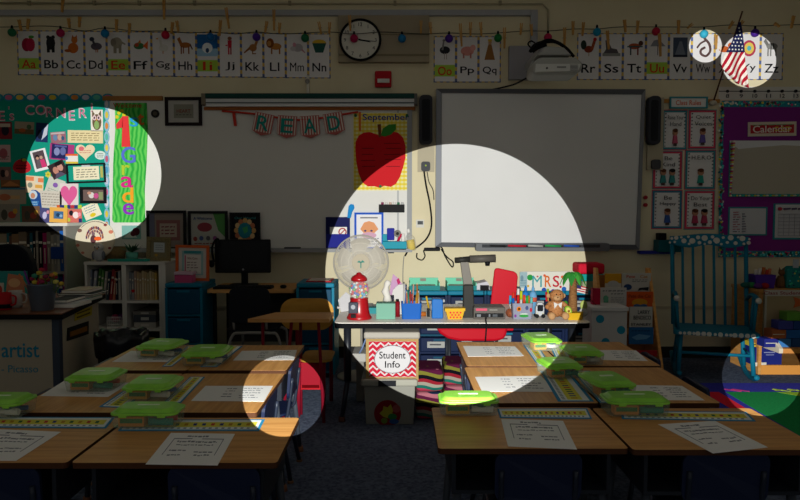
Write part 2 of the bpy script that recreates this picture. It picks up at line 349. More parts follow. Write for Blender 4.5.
for q in range(5): m = MB(); wbox(m, 570, 64.8 + q * 1.3, 578, 65.4 + q * 1.3, 5.33, 5.336, mat('#8b8a88')); m.build('vent_slot', pj)
m = MB(); wbox(m, 557, 66.4, 566, 67.8, 5.33, 5.336, mat('#8b8a88')); m.build('badge', pj)
m = MB(); m.prism([P2(536, 56, 5.45), P2(571, 56, 5.45), P2(563, 48, 5.45), P2(545, 47, 5.45)], 5.42, 5.7, mat('#a9a8a4', .5)); m.build('mount_head', pj, bevel=.01)
m = MB(); a = W(545, 50, 5.5); m.box(a[0] - .04, a[0] + .04, 5.6, YW - .001, a[1] - .03, a[1] + .03, mat('#b5b4b2', .5)); m.build('wall_arm', pj, bevel=.004)
m = MB()
def pw(pts): return [(W(x, y, Y)[0], Y, W(x, y, Y)[1]) for x, y, Y in pts]
def smooth(pts, k=6):
    P = [Vector(p) for p in pts]; o = []
    for i in range(len(P) - 1):
        p0 = P[max(i - 1, 0)]; p1 = P[i]; p2 = P[i + 1]; p3 = P[min(i + 2, len(P) - 1)]
        for j in range(k):
            t_ = j / k; o.append(.5 * ((2 * p1) + (-p0 + p2) * t_ + (2 * p0 - 5 * p1 + 4 * p2 - p3) * t_ ** 2 + (-p0 + 3 * p1 - 3 * p2 + p3) * t_ ** 3))
    o.append(P[-1]); return o
for pts, r in (([(531, 50, 5.5), (540, 43, 5.45), (550, 40, 5.45), (560, 44, 5.45), (568, 50, 5.45), (574, 57, 5.45)], .012), ([(530, 52, 5.5), (535, 45, 5.5), (545, 42, 5.5), (556, 42, 5.5), (567, 49, 5.5), (572, 56, 5.5)], .014),
               ([(531, 48, 5.55), (528, 44, 5.55), (531, 41, 5.55), (535, 43, 5.55)], .006), ([(532, 51, 5.5), (538, 47, 5.48), (546, 44, 5.48)], .02)):
    m.tube(smooth(pw(pts)), r, BLK, 8)
m.tube(smooth(pw([(530, 76, 5.8), (515, 84, 6.1), (500, 88, 6.15), (490, 90, 6.17)])), .007, BLK, 6)
m.build('cables', pj)
# ---------------------------------------------------------------- alphabet cards
VOW = 'AEIOU'
R_, E_ = 'r', 'e'
PIC = {
 'A': [('e', .4, .45, .28, .36, '#a01c3c'), ('e', .62, .45, .26, .36, '#b82448'), ('e', .68, .86, .16, .08, '#4b9a3a')],
 'B': [('e', .5, .55, .26, .36, '#25252a'), ('e', .35, .86, .1, .1, '#25252a'), ('e', .65, .86, .1, .1, '#25252a'), ('r', .28, .05, .44, .4, '#1c1c20'), ('r', .56, .05, .72, .4, '#1c1c20')],
 'C': [('e', .5, .3, .3, .28, '#c86a28'), ('e', .58, .72, .18, .18, '#d0762e'), ('p', [(.42, .8), (.48, 1), (.56, .86)], '#c86a28'), ('p', [(.62, .86), (.72, 1), (.74, .8)], '#c86a28'), ('e', .2, .16, .2, .08, '#b05a20')],
 'D': [('e', .55, .4, .32, .2, '#5a5260'), ('e', .3, .78, .14, .12, '#33384a'), ('p', [(.3, .7), (.42, .7), (.56, .45), (.4, .4)], '#4a4652'), ('r', .5, .08, .54, .25, '#c07030'), ('r', .6, .08, .64, .25, '#c07030')],
 'E': [('e', .45, .6, .3, .3, '#a39a88'), ('e', .25, .62, .16, .22, '#8a8272'), ('r', .25, .05, .42, .5, '#958c7a'), ('r', .55, .05, .7, .5, '#958c7a'), ('p', [(.7, .7), (.95, .55), (.92, .48), (.7, .58)], '#a39a88')],
 'F': [('e', .42, .45, .3, .18, '#3e7a4a'), ('p', [(.65, .45), (.95, .72), (.92, .25)], '#e0662a'), ('e', .3, .5, .12, .1, '#c0482a'), ('p', [(.35, .6), (.55, .6), (.5, .78)], '#e0862a')],
 'G': [('e', .55, .35, .28, .2, '#d8d5d0'), ('p', [(.3, .85), (.42, .85), (.5, .4), (.36, .38)], '#d0cdc6'), ('e', .34, .86, .12, .08, '#d8d5d0'), ('p', [(.1, .84), (.24, .9), (.24, .8)], '#d8902c'), ('r', .5, .05, .54, .2, '#d8902c')],
 'H': [('e', .52, .52, .32, .15, '#a8642e'), ('p', [(.2, .55), (.05, .85), (.2, .95), (.36, .62)], '#a8642e'), ('r', .25, .05, .32, .45, '#8c5022'), ('r', .38, .08, .44, .45, '#8c5022'), ('r', .68, .05, .75, .45, '#8c5022'), ('p', [(.82, .6), (.95, .3), (.9, .28), (.78, .5)], '#5a3418')],
 'I': [('r', -.1, -.05, 1.1, 1.1, '#2466a8'), ('r', -.1, -.05, 1.1, .35, '#9cc4e0'), ('e', .5, .38, .3, .28, '#eef4f8'), ('e', .5, .25, .1, .13, '#2a4a70')],
 'J': [('e', .5, .9, .12, .1, '#8a5a40'), ('p', [(.38, .8), (.62, .8), (.6, .4), (.4, .4)], '#c82438'), ('r', .4, .05, .48, .42, '#c82438'), ('r', .53, .05, .6, .42, '#a81c30'), ('r', .26, .5, .38, .56, '#c82438')],
 'K': [('e', .55, .42, .22, .2, '#a8703e'), ('p', [(.6, .55), (.78, .95), (.88, .85), (.72, .42)], '#a8703e'), ('p', [(.4, .35), (.05, .12), (.02, .18), (.38, .5)], '#95602f'), ('r', .5, .08, .56, .3, '#95602f'), ('r', .5, .08, .72, .13, '#95602f')],
 'L': [('e', .58, .5, .32, .18, '#bb7c3c'), ('e', .25, .68, .22, .26, '#8a4c20'), ('e', .2, .66, .12, .14, '#c68c4a'), ('r', .3, .1, .38, .4, '#a86c30'), ('r', .75, .1, .83, .4, '#a86c30')],
 'M': [('e', .55, .45, .3, .22, '#b8b2b6'), ('e', .28, .4, .16, .13, '#c4bec2'), ('e', .36, .6, .1, .12, '#d89aa8'), ('p', [(.8, .4), (.98, .2), (.95, .16), (.76, .3)], '#c88a98')],
 'N': [('e', .5, .72, .4, .18, '#e0b83a'), ('p', [(.1, .7), (.9, .7), (.72, .2), (.28, .2)], '#2a5a50')],
 'O': [('e', .5, .5, .3, .2, '#2a2a30'), ('p', [(.3, .5), (.4, 1), (.48, 1), (.42, .5)], '#8a8484'), ('e', .44, 1, .08, .06, '#8a8484'), ('r', .46, .02, .5, .34, '#a89890'), ('r', .58, .02, .62, .34, '#a89890')],
 'P': [('e', .5, .45, .38, .24, '#d89088'), ('e', .82, .62, .16, .16, '#e0a098'), ('r', .25, .08, .34, .35, '#c07870'), ('r', .65, .08, .74, .35, '#c07870')],
 'Q': [('p', [(.2, 0), (.8, 0), (.6, .8), (.42, .8)], '#9a6a38'), ('e', .51, .88, .1, .1, '#c89870'), ('p', [(.4, .94), (.62, .94), (.62, 1.06), (.4, 1.06)], '#d8b038')],
 'R': [('e', .5, .4, .25, .18, '#8a3a20'), ('p', [(.6, .4), (.75, .85), (.9, .8), (.75, .35)], '#a04826'), ('e', .85, .9, .1, .1, '#c02428'), ('e', .22, .62, .16, .24, '#2a3a30'), ('r', .5, .05, .53, .25, '#b88a40')],
 'S': [('p', [(.05, .2), (.4, .15), (.9, .2), (.8, .4), (.5, .45), (.3, .85), (.15, .85), (.2, .4)], '#5a5458'), ('r', 0, .05, 1, .2, '#8c8c88')],
 'T': [('e', .5, .55, .34, .15, '#b0542c'), ('r', .25, .1, .33, .5, '#40505a'), ('r', .65, .1, .73, .5, '#8c3a30'), ('e', .85, .7, .13, .13, '#5a3a30'), ('r', .1, .5, .95, .56, '#2f5a60')],
 'U': [('p', [(.1, .55), (.3, .85), (.6, .9), (.95, .55)], '#8a8a92'), ('r', .5, .1, .54, .6, '#5a5a60')],
 'V': [('r', .1, 0, .9, 1.0, '#4a5468'), ('p', [(.2, .1), (.45, .8), (.58, .8), (.8, .1)], '#7e8494'), ('r', .1, 0, .9, .12, '#2c3040')],
 'W': [], 'X': [('e', .4, .4, .3, .16, '#c8602c'), ('e', .75, .6, .16, .14, '#d0682e'), ('p', [(.05, .5), (.25, .62), (.2, .3)], '#e8e0d0')],
 'Y': [('e', .5, .45, .38, .42, '#b83a58'), ('e', .5, .45, .27, .3, '#e8c860'), ('e', .5, .45, .12, .13, '#58b8c0')],
 'Z': [('e', .5, .55, .32, .17, '#8c8a88'), ('p', [(.2, .55), (.02, .8), (.14, .95), (.32, .65)], '#7c7a78'), ('r', .25, .05, .31, .45, '#6a6866'), ('r', .4, .05, .46, .45, '#7c7a78'), ('r', .68, .05, .74, .45, '#6a6866'), ('r', .42, .42, .46, .7, '#3a3a3a'), ('r', .55, .4, .59, .7, '#3a3a3a')]}
WHAT = {'A': 'an apple', 'B': 'a bear', 'C': 'an orange cat', 'D': 'a duck', 'E': 'an elephant', 'F': 'a fish', 'G': 'a goose', 'H': 'a horse', 'I': 'an ice igloo', 'J': 'a red jumping figure', 'K': 'a kangaroo', 'L': 'a lion', 'M': 'a mouse', 'N': 'a bowl of noodles', 'O': 'an ostrich', 'P': 'a pig', 'Q': 'a queen', 'R': 'a rooster', 'S': 'a seal', 'T': 'a toy animal', 'U': 'an umbrella', 'V': 'a dark picture', 'W': 'a worm', 'X': 'an orange fox', 'Y': 'a yo-yo', 'Z': 'a zebra'}
CARD = {}
for i, ch in enumerate('ABCDEFGHIJKLMN'): CARD[ch] = (17.7 + 22.35 * i, 31 + .25 * i, 76 - 1.3 + .25 * i)
for i, ch in enumerate('OPQ'): CARD[ch] = (433.7 + 22.4 * i, 37, 82)
for i, ch in enumerate('RSTUVWXYZ'): CARD[ch] = (577 + 22.9 * i, 34, 79.5)
for ch, (x, y0, y1) in CARD.items():
    wd = 22.2 if ch < 'R' else 22.7; cx, cz = W(x + wd / 2, (y0 + y1) / 2, YW)
    w_ = wd * K(YW) * .995; h_ = (y1 - y0) * K(YW)
    t = thing('alphabet_card', 'alphabet card %s%s with %s on it, in the row above the boards' % (ch, ch.lower(), WHAT[ch]), 'alphabet card', (cx, YW, cz - h_ / 2), 'alphabet cards along the wall')
    m = MB(); y = YW - .004; m.box(cx - w_ / 2, cx + w_ / 2, y, YW - .001, cz - h_ / 2, cz + h_ / 2, '#e3dfe0')
    n = 12
    for k in range(n):
        c = ('#5a6a9c', '#d8b45a')[k % 2]; z0 = cz - h_ / 2 + h_ * k / n
        for sx in (-1, 1): m.box(cx + sx * w_ / 2 - (sx > 0) * .01, cx + sx * w_ / 2 + (sx < 0) * .01, y - .0006, y, z0, z0 + h_ / n, c)
    for k in range(7):
        c = ('#5a6a9c', '#d8b45a')[k % 2]; a0 = cx - w_ / 2 + w_ * k / 7
        for sz in (-1, 1): m.box(a0, a0 + w_ / 7, y - .0006, y, cz + sz * h_ / 2 - (sz > 0) * .008, cz + sz * h_ / 2 + (sz < 0) * .008, c)
    if ch in VOW: m.box(cx - w_ * .45, cx + w_ * .45, y - .0006, y, cz - h_ * .37, cz - h_ * .12, '#a8cc48')
    m.build('card', t)
    m = MB()
    if ch == 'W':
        m.tube(smooth(pw([(704, 38, y), (709, 44, y), (710, 51, y), (706, 56, y), (701, 54, y), (701, 50, y), (705, 47.5, y)])), .011, '#5e4644', 6)
        m.tube(smooth(pw([(705, 41, y), (700.5, 43.5, y), (697, 48, y)])), .009, '#5e4644', 6)
    else: layers(m, cx, cz + h_ * .2, w_ * .78, h_ * .42, y, PIC[ch], 0, .0006)
    m.build('animal_picture' if ch not in 'AINQUVY' else 'picture', t)
    m = MB(); m.text(ch + ch.lower(), cx, cz - h_ * .25, h_ * .19, y - .0007, '#d03a24' if ch in VOW else '#16161c', wd=w_ * (.62 if ch not in 'IJL' else .42), bold=ch not in 'MIJLWX'); m.build('letters', t)
# garland cord, coloured baubles, clothespins
YG = 6.08
cord = [(-30, 27), (12, 27), (40, 26), (60, 27), (85, 31), (105, 28), (135, 31), (165, 31), (190, 33), (212, 32), (235, 34), (256, 32), (280, 34), (305, 33), (330, 32), (354, 34), (380, 32), (402, 33), (425, 34), (449, 33), (475, 34), (498, 33), (525, 31), (548, 31), (575, 29), (597, 29), (620, 27), (656, 27), (680, 27), (704, 27), (730, 25), (755, 26), (785, 25), (830, 24)]
m = MB(); m.tube(smooth(pw([(x, y, YG) for x, y in cord]), 4), .0035, '#3a3a30', 5); m.build('garland_cord', None, 'dark string-light cord strung across the wall over the alphabet cards', 'cord')
def above(x):
    best = min(CARD, key=lambda c: abs(CARD[c][0] + 11 - x)); d = abs(CARD[best][0] + 11 - x)
    if d < 13: return 'over the %s%s card' % (best, best.lower())
    if x < 40: return 'left of the Aa card'
    if 335 < x < 432: return 'in front of the clock box' if x < 425 else 'left of the Oo card'
    if 500 < x < 575: return 'by the projector'
    return 'right of the Zz card'
for (x, y, c, n) in [(12, 32.5, '#1f6a45', 'green'), (60.5, 33, '#a81c50', 'magenta'), (105, 33.5, '#1878b0', 'blue'), (165.5, 35, '#b81c3c', 'crimson'), (210.5, 37, '#1a68a8', 'blue'), (256.5, 37, '#4c2690', 'purple'), (305, 38, '#1f6a45', 'green'),
                     (354, 38.5, '#b02050', 'magenta'), (402, 38.5, '#1878b0', 'blue'), (449, 38.5, '#4c2690', 'purple'), (498, 38, '#1f7a3c', 'green'), (548, 37.5, '#b02850', 'magenta'), (597, 32, '#1f90b8', 'turquoise'), (656, 31.5, '#b81c3c', 'crimson'), (704, 34, '#3cb0d0', 'turquoise'), (755, 33, '#4c2690', 'purple')]:
    a = W(x, y, YG); t = thing('bauble', '%s round bauble hanging on the cord %s' % (n, above(x)), 'bauble', (a[0], YG, a[1]), 'baubles along the garland cord')
    m = MB(); m.ball((a[0], YG, a[1]), .036, mat(c, .3), 16); m.build('ball', t)
    m = MB(); m.cyl((a[0], YG, a[1] + .03), (a[0], YG, a[1] + .06), .012, .008, BLK, 8); m.build('cap', t)
seen = {}
pins = [(20, 25, 10, -10), (28, 24, 10, 8), (62.5, 5, 14, 5), (69, 23, 9, -5), (79.5, 22, 10, 5), (116.5, 25, 11, 3), (129.5, 28, 9, 0), (164, 9, 20, 0), (172, 28, 11, 8), (177.5, 26, 10, -8), (220, 28, 15, 5), (227.5, 18, 20, -8), (266, 27, 11, 10), (274, 20, 20, 0), (279.5, 28, 10, 5), (320, 28, 12, -12), (329.5, 28, 11, 3),
        (350, 23, 15, -3), (421, 27, 12, 0), (430.5, 28, 11, -6), (461, 35, 22, -4), (470.5, 29, 13, 0), (481, 29, 13, -4), (504.5, 38, 20, 0), (521, 29, 11, 5), (531.5, 30, 11, -5), (564.5, 38, 20, 0), (573, 28, 13, 0), (583, 29, 13, 4), (608, 40, 18, -5), (625, 26, 12, -6), (637.5, 27, 12, 4), (660, 45, 22, -4), (678.5, 27, 13, 0), (690, 26, 6, 50), (716, 42, 14, 0), (731, 25, 8, 30), (741, 24, 7, 35), (777, 25, 6, -60), (792.5, 22, 12, 10)]
mw = mat('#c8954e', .6)
for (x, y, L_, an) in pins:
    a = W(x, y, YG - .03); h = L_ * K(YG) / 2; k = above(x); seen[k] = seen.get(k, 0) + 1
    m = MB(); m.xf = Matrix.Translation((a[0], YG - .03, a[1])) @ Matrix.Rotation(math.radians(an), 4, 'Y')
    for s_ in (-1, 1): m.add([(s_ * .003 - .004, -.01, -h), (s_ * .003 + .004, -.01, -h), (s_ * .008 + .004, -.01, h), (s_ * .008 - .004, -.01, h), (s_ * .003 - .004, .01, -h), (s_ * .003 + .004, .01, -h), (s_ * .008 + .004, .01, h), (s_ * .008 - .004, .01, h)], [(0, 1, 2, 3), (4, 7, 6, 5), (0, 4, 5, 1), (1, 5, 6, 2), (2, 6, 7, 3), (3, 7, 4, 0)], mw)
    m.tube([(-.016, 0, 0), (.016, 0, 0)], .004, STEEL, 6)
    size = 'long ' if L_ > 16 else 'tiny tilted ' if L_ < 9 else ''
    m.build('clothespin', None, '%swooden clothespin on the cord %s%s' % (size, k, ', the rightmost one there' if seen[k] == 2 else ', in the middle there' if seen[k] == 3 else ''), 'clothespin', 'clothespins along the garland cord')
# flag
fl = thing('wall_flag', 'stars and stripes flag drooping from a thin pole over the Xx card', 'flag', (W(713, 100, 6.1)[0], 6.1, W(713, 100, 6.1)[1]))
m = MB(); m.tube(pw([(713, 103, 6.17), (742.5, 11, 5.92)]), .007, '#5a3426', 8); m.build('pole', fl)
m = MB(); a = W(713, 103, 6.16); m.ball((a[0], 6.16, a[1]), .03, '#c8c0b0', 10, (1.2, 1, .8)); m.build('bracket', fl)
mf, nt, b = nodemat('flag_stripes', .8, .1)
tc = nt.nodes.new('ShaderNodeTexCoord'); dt = nt.nodes.new('ShaderNodeVectorMath'); dt.operation = 'DOT_PRODUCT'; dt.inputs[1].default_value = (.9, 0, -.42)
mm_ = nt.nodes.new('ShaderNodeMath'); mm_.operation = 'MULTIPLY'; mm_.inputs[1].default_value = 1 / .045; fr = nt.nodes.new('ShaderNodeMath'); fr.operation = 'FRACT'; gt = nt.nodes.new('ShaderNodeMath'); gt.operation = 'GREATER_THAN'; gt.inputs[1].default_value = .5
mx = nt.nodes.new('ShaderNodeMix'); mx.data_type = 'RGBA'; mx.inputs[6].default_value = lin('#b01830'); mx.inputs[7].default_value = lin('#f0e6dc')
L = nt.links.new; L(tc.outputs['Object'], dt.inputs[0]); L(dt.outputs['Value'], mm_.inputs[0]); L(mm_.outputs[0], fr.inputs[0]); L(fr.outputs[0], gt.inputs[0]); L(gt.outputs[0], mx.inputs[0]); L(mx.outputs[2], b.inputs['Base Color'])
Lf = [(0, 739, 22), (.15, 736.5, 31), (.3, 732.5, 41), (.4, 729, 47), (.52, 724, 56), (.62, 721.5, 63), (.7, 722, 68), (1, 736, 83)]
Rt = [(0, 741, 22), (.15, 742.5, 31), (.3, 743.5, 41), (.4, 744.5, 48), (.52, 745, 55), (.62, 745.5, 63), (.7, 747, 69), (1, 749, 88)]
def ip(T, t):
    for i in range(len(T) - 1):
        if T[i][0] <= t <= T[i + 1][0]:
            u = (t - T[i][0]) / (T[i + 1][0] - T[i][0]); return (T[i][1] + (T[i + 1][1] - T[i][1]) * u, T[i][2] + (T[i + 1][2] - T[i][2]) * u)
def flagpart(t0, t1, mt, name, lab):
    m = MB(); N, Mn = 14, 12; v = []
    for i in range(N + 1):
        t_ = t0 + (t1 - t0) * i / N; a = ip(Lf, t_); c = ip(Rt, t_)
        for j in range(Mn + 1):
            u = j / Mn; x = a[0] + (c[0] - a[0]) * u; y = a[1] + (c[1] - a[1]) * u; Y = 5.94 + .1 * t_ + .025 * math.sin(u * 9 + t_ * 2) * t_
            X, Z = W(x, y, Y); v.append((X, Y, Z))
    f = [(i * (Mn + 1) + j, i * (Mn + 1) + j + 1, (i + 1) * (Mn + 1) + j + 1, (i + 1) * (Mn + 1) + j) for i in range(N) for j in range(Mn)]
    m.add(v, f, mt, True); o = m.build(name, fl, lab)
    s = o.modifiers.new('thick', 'SOLIDIFY'); s.thickness = .002; return o
flagpart(0, .47, mat('#1e2450', .8), 'canton', 'dark blue star field'); flagpart(.47, 1, mf, 'stripes', 'red and white stripes')
m = MB()
for r in range(7):
    t_ = .1 + r * .055; a = ip(Lf, t_); c = ip(Rt, t_); n = 1 + (r * 4) // 6
    for q in range(n):
        u = (q + .5 + .2 * (r % 2)) / (n + .3); x = a[0] + (c[0] - a[0]) * u; y = a[1] + (c[1] - a[1]) * u; Y = 5.935 + .1 * t_ + .025 * math.sin(u * 9 + t_ * 2) * t_
        X, Z = W(x, y, Y); pts = [(X + math.cos(math.pi / 2 + k * math.pi / 5) * (.009 if k % 2 == 0 else .004), Z + math.sin(math.pi / 2 + k * math.pi / 5) * (.009 if k % 2 == 0 else .004)) for k in range(10)]
        m.prism(pts, Y - .001, Y + .001, WHT)
m.build('stars', fl, 'small white stars')
# ---------------------------------------------------------------- left bulletin board
YB = YW - .02
t = thing('bulletin_board', 'teal bulletin board reading CORNER, covered in photos, top left', 'bulletin board', (W(50, 226, YW)[0], YW, W(50, 226, YW)[1]))
m = MB(); wbox(m, -70, 98, 108, 226, YB, YW - .001, mat('#149a84', .85)); m.build('backing_paper', t)
m = MB()
cols = ['#d8d4d8', '#c85a78', '#d8c040', '#4f9ac0', '#d88a3c', '#c8c8d8', '#5ab8a0', '#cc6a90', '#e0c850']
for i in range(17):
    x = -68 + 11 * i; a = W(x, 97.5, YB); m.ell(a[0], a[1], 5.6 * K(YW), 3.8 * K(YW), YB - .006, YB, '#2b8fa8', 12); m.ell(a[0], a[1], 3.6 * K(YW), 2.5 * K(YW), YB - .008, YB, cols[i % 9], 10)
for i in range(12):
    a = W(107, 104 + 11 * i, YB); m.ell(a[0], a[1], 2.6 * K(YW), 5.6 * K(YW), YB - .006, YB, '#8ab8d0', 12); m.ell(a[0], a[1], 1.5 * K(YW), 3.4 * K(YW), YB - .008, YB, cols[(i * 2) % 9], 10)
m.build('scalloped_border', t)
m = MB()
for i, (ch, x, y) in enumerate([('E', 2, 116), ("'", 9, 108), ('s', 12, 117), ('C', 30, 110), ('O', 41, 110), ('R', 50, 112), ('N', 61, 113), ('E', 72, 115.5), ('R', 83, 113), ('!', 92, 108)]):
    a = W(x, y, YB); h = (10 if ch not in "'s" else 7 if ch == 's' else 3) * K(YW); m.text(ch, a[0], a[1], h, YB, '#e2cfd6', bold=True, th=.004); m.text(ch, a[0], a[1] , h * .8, YB - .004, '#c56a88', bold=False, th=.0015)
m.build('lettering', t, 'pale outlined lettering')
G = 'photos and notes pinned to the teal board'
yb = YB - .001
def pin(*a, **k): return panel(*a, group=G, **k)
pin('pinned_photo', 'red and dark photo on the teal board, upper left above the pink one', 'photo', (-1, 122, 12, 139), yb, '#8c2a34', [('e', .5, .5, .3, .3, '#2a2030'), ('r', .1, .7, .9, .9, '#c8b8a8')])
pin('pinned_picture', 'small landscape picture under the letter C of the teal board', 'picture', (15, 122, 34, 134), yb, '#a89a84', [('r', 0, 0, 1, .4, '#6a5a3a'), ('e', .4, .3, .18, .16, '#b05a28'), ('e', .75, .6, .12, .2, '#4a6a4a')], ang=-3)
pin('pinned_photo', 'blue photo under the letter N of the teal board', 'photo', (36, 123, 48, 142), yb, '#20345f', [('p', [(.5, .1), (.95, .4), (1, .95), (.7, .7)], '#c8ccdc'), ('e', .35, .4, .2, .25, '#10182c')], ang=-4)
pin('pinned_photo', 'red-toned group photo beside the long cream note', 'photo', (51, 132, 66, 143), yb, '#a06a78', [('e', .3, .5, .15, .28, '#6a8ab0'), ('e', .6, .5, .14, .28, '#c8a090'), ('r', .05, .8, .95, .95, '#c8b8b8'), ('e', .8, .4, .1, .2, '#3a5a80')], ang=4)
pin('pinned_note', 'long cream note with writing beneath the owl picture', 'note', (68, 130.5, 103, 143), yb, '#e8d8a8', [('s', .1, .15, .9, .85, 4, '#a08860')], ang=-1)
pin('owl_picture', 'owl picture at the upper right of the teal board', 'picture', (91, 110, 103, 131), yb, '#efe6da', [('e', .5, .42, .38, .38, '#6e5a44'), ('p', [(.12, .65), (.14, .98), (.35, .8)], '#6e5a44'), ('p', [(.88, .65), (.86, .98), (.65, .8)], '#6e5a44'), ('e', .32, .62, .15, .12, '#e8c8cc'), ('e', .68, .62, .15, .12, '#e8c8cc'), ('e', .32, .62, .06, .06, '#30202a'), ('e', .68, .62, .06, .06, '#30202a'), ('p', [(.44, .55), (.56, .55), (.5, .45)], '#e0a030'), ('e', .5, .28, .2, .2, '#8fae6a')])
pin('pinned_photo', 'dark blue and magenta photo left of the cream heart', 'photo', (50, 144, 74, 160), yb, '#b03a80', [('r', .08, .08, .75, .95, '#26285c'), ('e', .3, .5, .12, .25, '#8a90c0'), ('e', .55, .55, .12, .25, '#6a70a8'), ('r', .2, .8, .7, .9, '#5a60a0')], ang=-5)
pin('paper_heart', 'cream paper heart with pink marks on the teal board', 'paper heart', (76, 143, 95, 159.5), yb, '#ecd8b4', [('e', .3, .65, .14, .14, '#e0707c'), ('s', .2, .35, .8, .6, 2, '#d08878')], shape=HEART)
pin('pinned_note', 'small round white note at the right edge beside the cream heart', 'note', (95, 151, 106, 159.5), yb, '#d8e4dc', [('s', .2, .2, .8, .8, 3, '#5a6a70')], shape=OVAL)
pin('pinned_card', 'orange and white card under the magenta photo', 'card', (66, 154, 78, 163.5), yb - .014, '#ece6e0', [('r', 0, .8, 1, 1, '#e8682c'), ('r', 0, 0, 1, .2, '#e0c040'), ('e', .08, .55, .1, .2, '#3a88c8')])
pin('pinned_photo', 'white-bordered photo of two people, tilted, left side of the light pool', 'photo', (32.5, 149.5, 48, 170.5), yb, '#f0eef0', [('r', .14, .12, .86, .92, '#5a4a50'), ('e', .38, .68, .12, .09, '#20181c'), ('e', .62, .6, .1, .08, '#caa08c'), ('p', [(.2, .12), (.3, .55), (.5, .55), (.52, .12)], '#6a5c64'), ('p', [(.52, .12), (.5, .5), (.78, .5), (.84, .12)], '#d83c78'), ('e', .38, .6, .09, .07, '#c89a84')], ang=14)
pin('pinned_photo', 'dark photo of two people cheek to cheek, tilted, below the magenta photo', 'photo', (50, 162, 66.5, 177), yb - .003, '#3a2c30', [('e', .35, .5, .17, .25, '#c88a78'), ('e', .68, .58, .17, .26, '#d0988a'), ('p', [(.1, 0), (.3, .3), (.6, .3), (.8, 0)], '#5c5068'), ('e', .68, .85, .25, .14, '#1c1416')], ang=25)
pin('paper_flower', 'yellow paper flower between the tilted photos', 'paper flower', (45, 171, 51.5, 178), yb - .001, '#d8d048', [('e', .5, .5, .15, .15, '#a8a828')], shape=[(.5 * math.cos(a) * (1 if i % 2 else .7), .5 * math.sin(a) * (1 if i % 2 else .7)) for i, a in enumerate([2 * math.pi * i / 12 for i in range(12)])])
t = panel('award_certificate', 'cream certificate on a black clipboard-like frame in the teal board', 'certificate', (67, 163.5, 106, 183), yb, '#149a84', [('r', .14, .1, .86, .92, '#efe4c4'), ('s', .22, .2, .8, .8, 4, '#8a8474'), ('r', .38, .9, .62, 1.0, '#c8ccd0'), ('r', .9, .2, .97, .9, '#b8b460')], ang=2, frame=mat('#15181c'), fw=.09, group=G)
pin('pinned_drawing', 'child drawing in orange and peach at the left rim of the light pool', 'drawing', (26, 176, 43.5, 193), yb, '#ead4b4', [('r', 0, .7, .45, .95, '#e88858'), ('p', [(.5, .6), (.7, .95), (.85, .6)], '#d8d8cc'), ('e', .25, .45, .14, .16, '#8a9080'), ('r', .55, .3, .95, .5, '#e0a850'), ('r', .7, .65, 1, .9, '#e88858')], ang=-4)
pin('pinned_paper', 'slanted white paper with a purple flower left of the pink heart', 'paper', (45, 178, 62, 205), yb, '#cfd0c4', [('e', .5, .75, .15, .09, '#8a60b0'), ('s', .15, .2, .9, .6, 5, '#9aa098')], ang=-20)
pin('pinned_paper', 'white paper with faint scribbles beneath the slanted paper', 'paper', (40, 191, 62, 208), yb - .002, '#d4ccc0', [('s', .1, .1, .9, .9, 5, '#a89c90')], ang=-3)
pin('pinned_drawing', 'drawing of a large pink heart on white paper', 'drawing', (60, 183.5, 78.5, 207), yb - .002, '#e4d4d4', [('p', [(.5 + a * .9, .52 + b * .95) for a, b in HEART], '#e0609a')], ang=-1)
pin('doll_figure', 'small blue hooded doll cut-out on the teal board, bottom left', 'doll', (28, 190, 42, 212), yb - .003, '#204a90', [('e', .4, .78, .3, .2, '#c8d8e4'), ('e', .38, .74, .16, .13, '#c88a6c'), ('p', [(.2, .5), (.8, .5), (.6, .05), (.35, 0)], '#3a78b8'), ('s', .3, .1, .7, .5, 4, '#a8d0e8')], shape=[(-.3, .1), (-.4, .3), (-.2, .5), (.1, .5), (.4, .35), (.5, -.4), (.2, -.5), (-.1, -.4)])
t = panel('framed_photo', 'black framed photo of people at the lower right of the teal board', 'framed photo', (80.5, 187, 107, 203.5), yb, '#6e5a56', [('e', .4, .5, .14, .28, '#d8d0cc'), ('e', .62, .45, .12, .25, '#c8508a'), ('e', .3, .7, .1, .14, '#c8907c'), ('r', .75, .1, .95, .8, '#8a9468')], frame=mat('#131316'), fw=.17, group=G)
pin('paper_strip', 'colourful checked strip under the pink heart drawing', 'paper strip', (57, 205, 82, 208.5), yb - .003, '#2c3a78', [('r', 0, 0, .12, 1, '#d8602c'), ('r', .3, 0, .42, 1, '#c8d030'), ('r', .55, 0, .7, 1, '#c03840'), ('r', .85, 0, 1, 1, '#b8d040')])
pin('pinned_note', 'tilted cream note with a yellow dot above the decorative plate', 'note', (83, 204, 100, 218), yb - .003, '#efe6cc', [('e', .5, .2, .18, .14, '#e0c428'), ('s', .15, .4, .85, .9, 3, '#8aa0b0')], ang=22)
pin('paper_apple', 'red paper apple on the dim left part of the teal board', 'paper apple', (13, 160, 31, 174), yb, '#b8202c', [('r', .48, .85, .54, 1.15, '#5a3a20'), ('e', .65, 1.0, .12, .1, '#c8b838'), ('s', .2, .3, .8, .7, 2, '#6e1018')], shape=[(.5 * math.cos(a), .5 * math.sin(a) - .06 * math.cos(2 * a)) for a in [2 * math.pi * i / 20 for i in range(20)]])
pin('pinned_card', 'pink-white card at the left edge above the dim photos', 'card', (-3, 145, 10.5, 162), yb, '#c8a8a8', [('e', .5, .5, .3, .3, '#a85860'), ('s', .1, .1, .9, .4, 2, '#806060')])
pin('pinned_photo', 'brownish photo at the left edge below the pink-white card', 'photo', (-2, 167, 11, 180), yb, '#80605a', [('e', .4, .5, .2, .3, '#2c2428'), ('e', .7, .5, .15, .25, '#c89888')])
pin('pinned_photo', 'orange-brown strip photo under the paper apple', 'photo', (1, 180, 20, 188), yb, '#8a5a38', [('p', [(0, .2), (.5, .9), (1, .3)], '#b87848')])
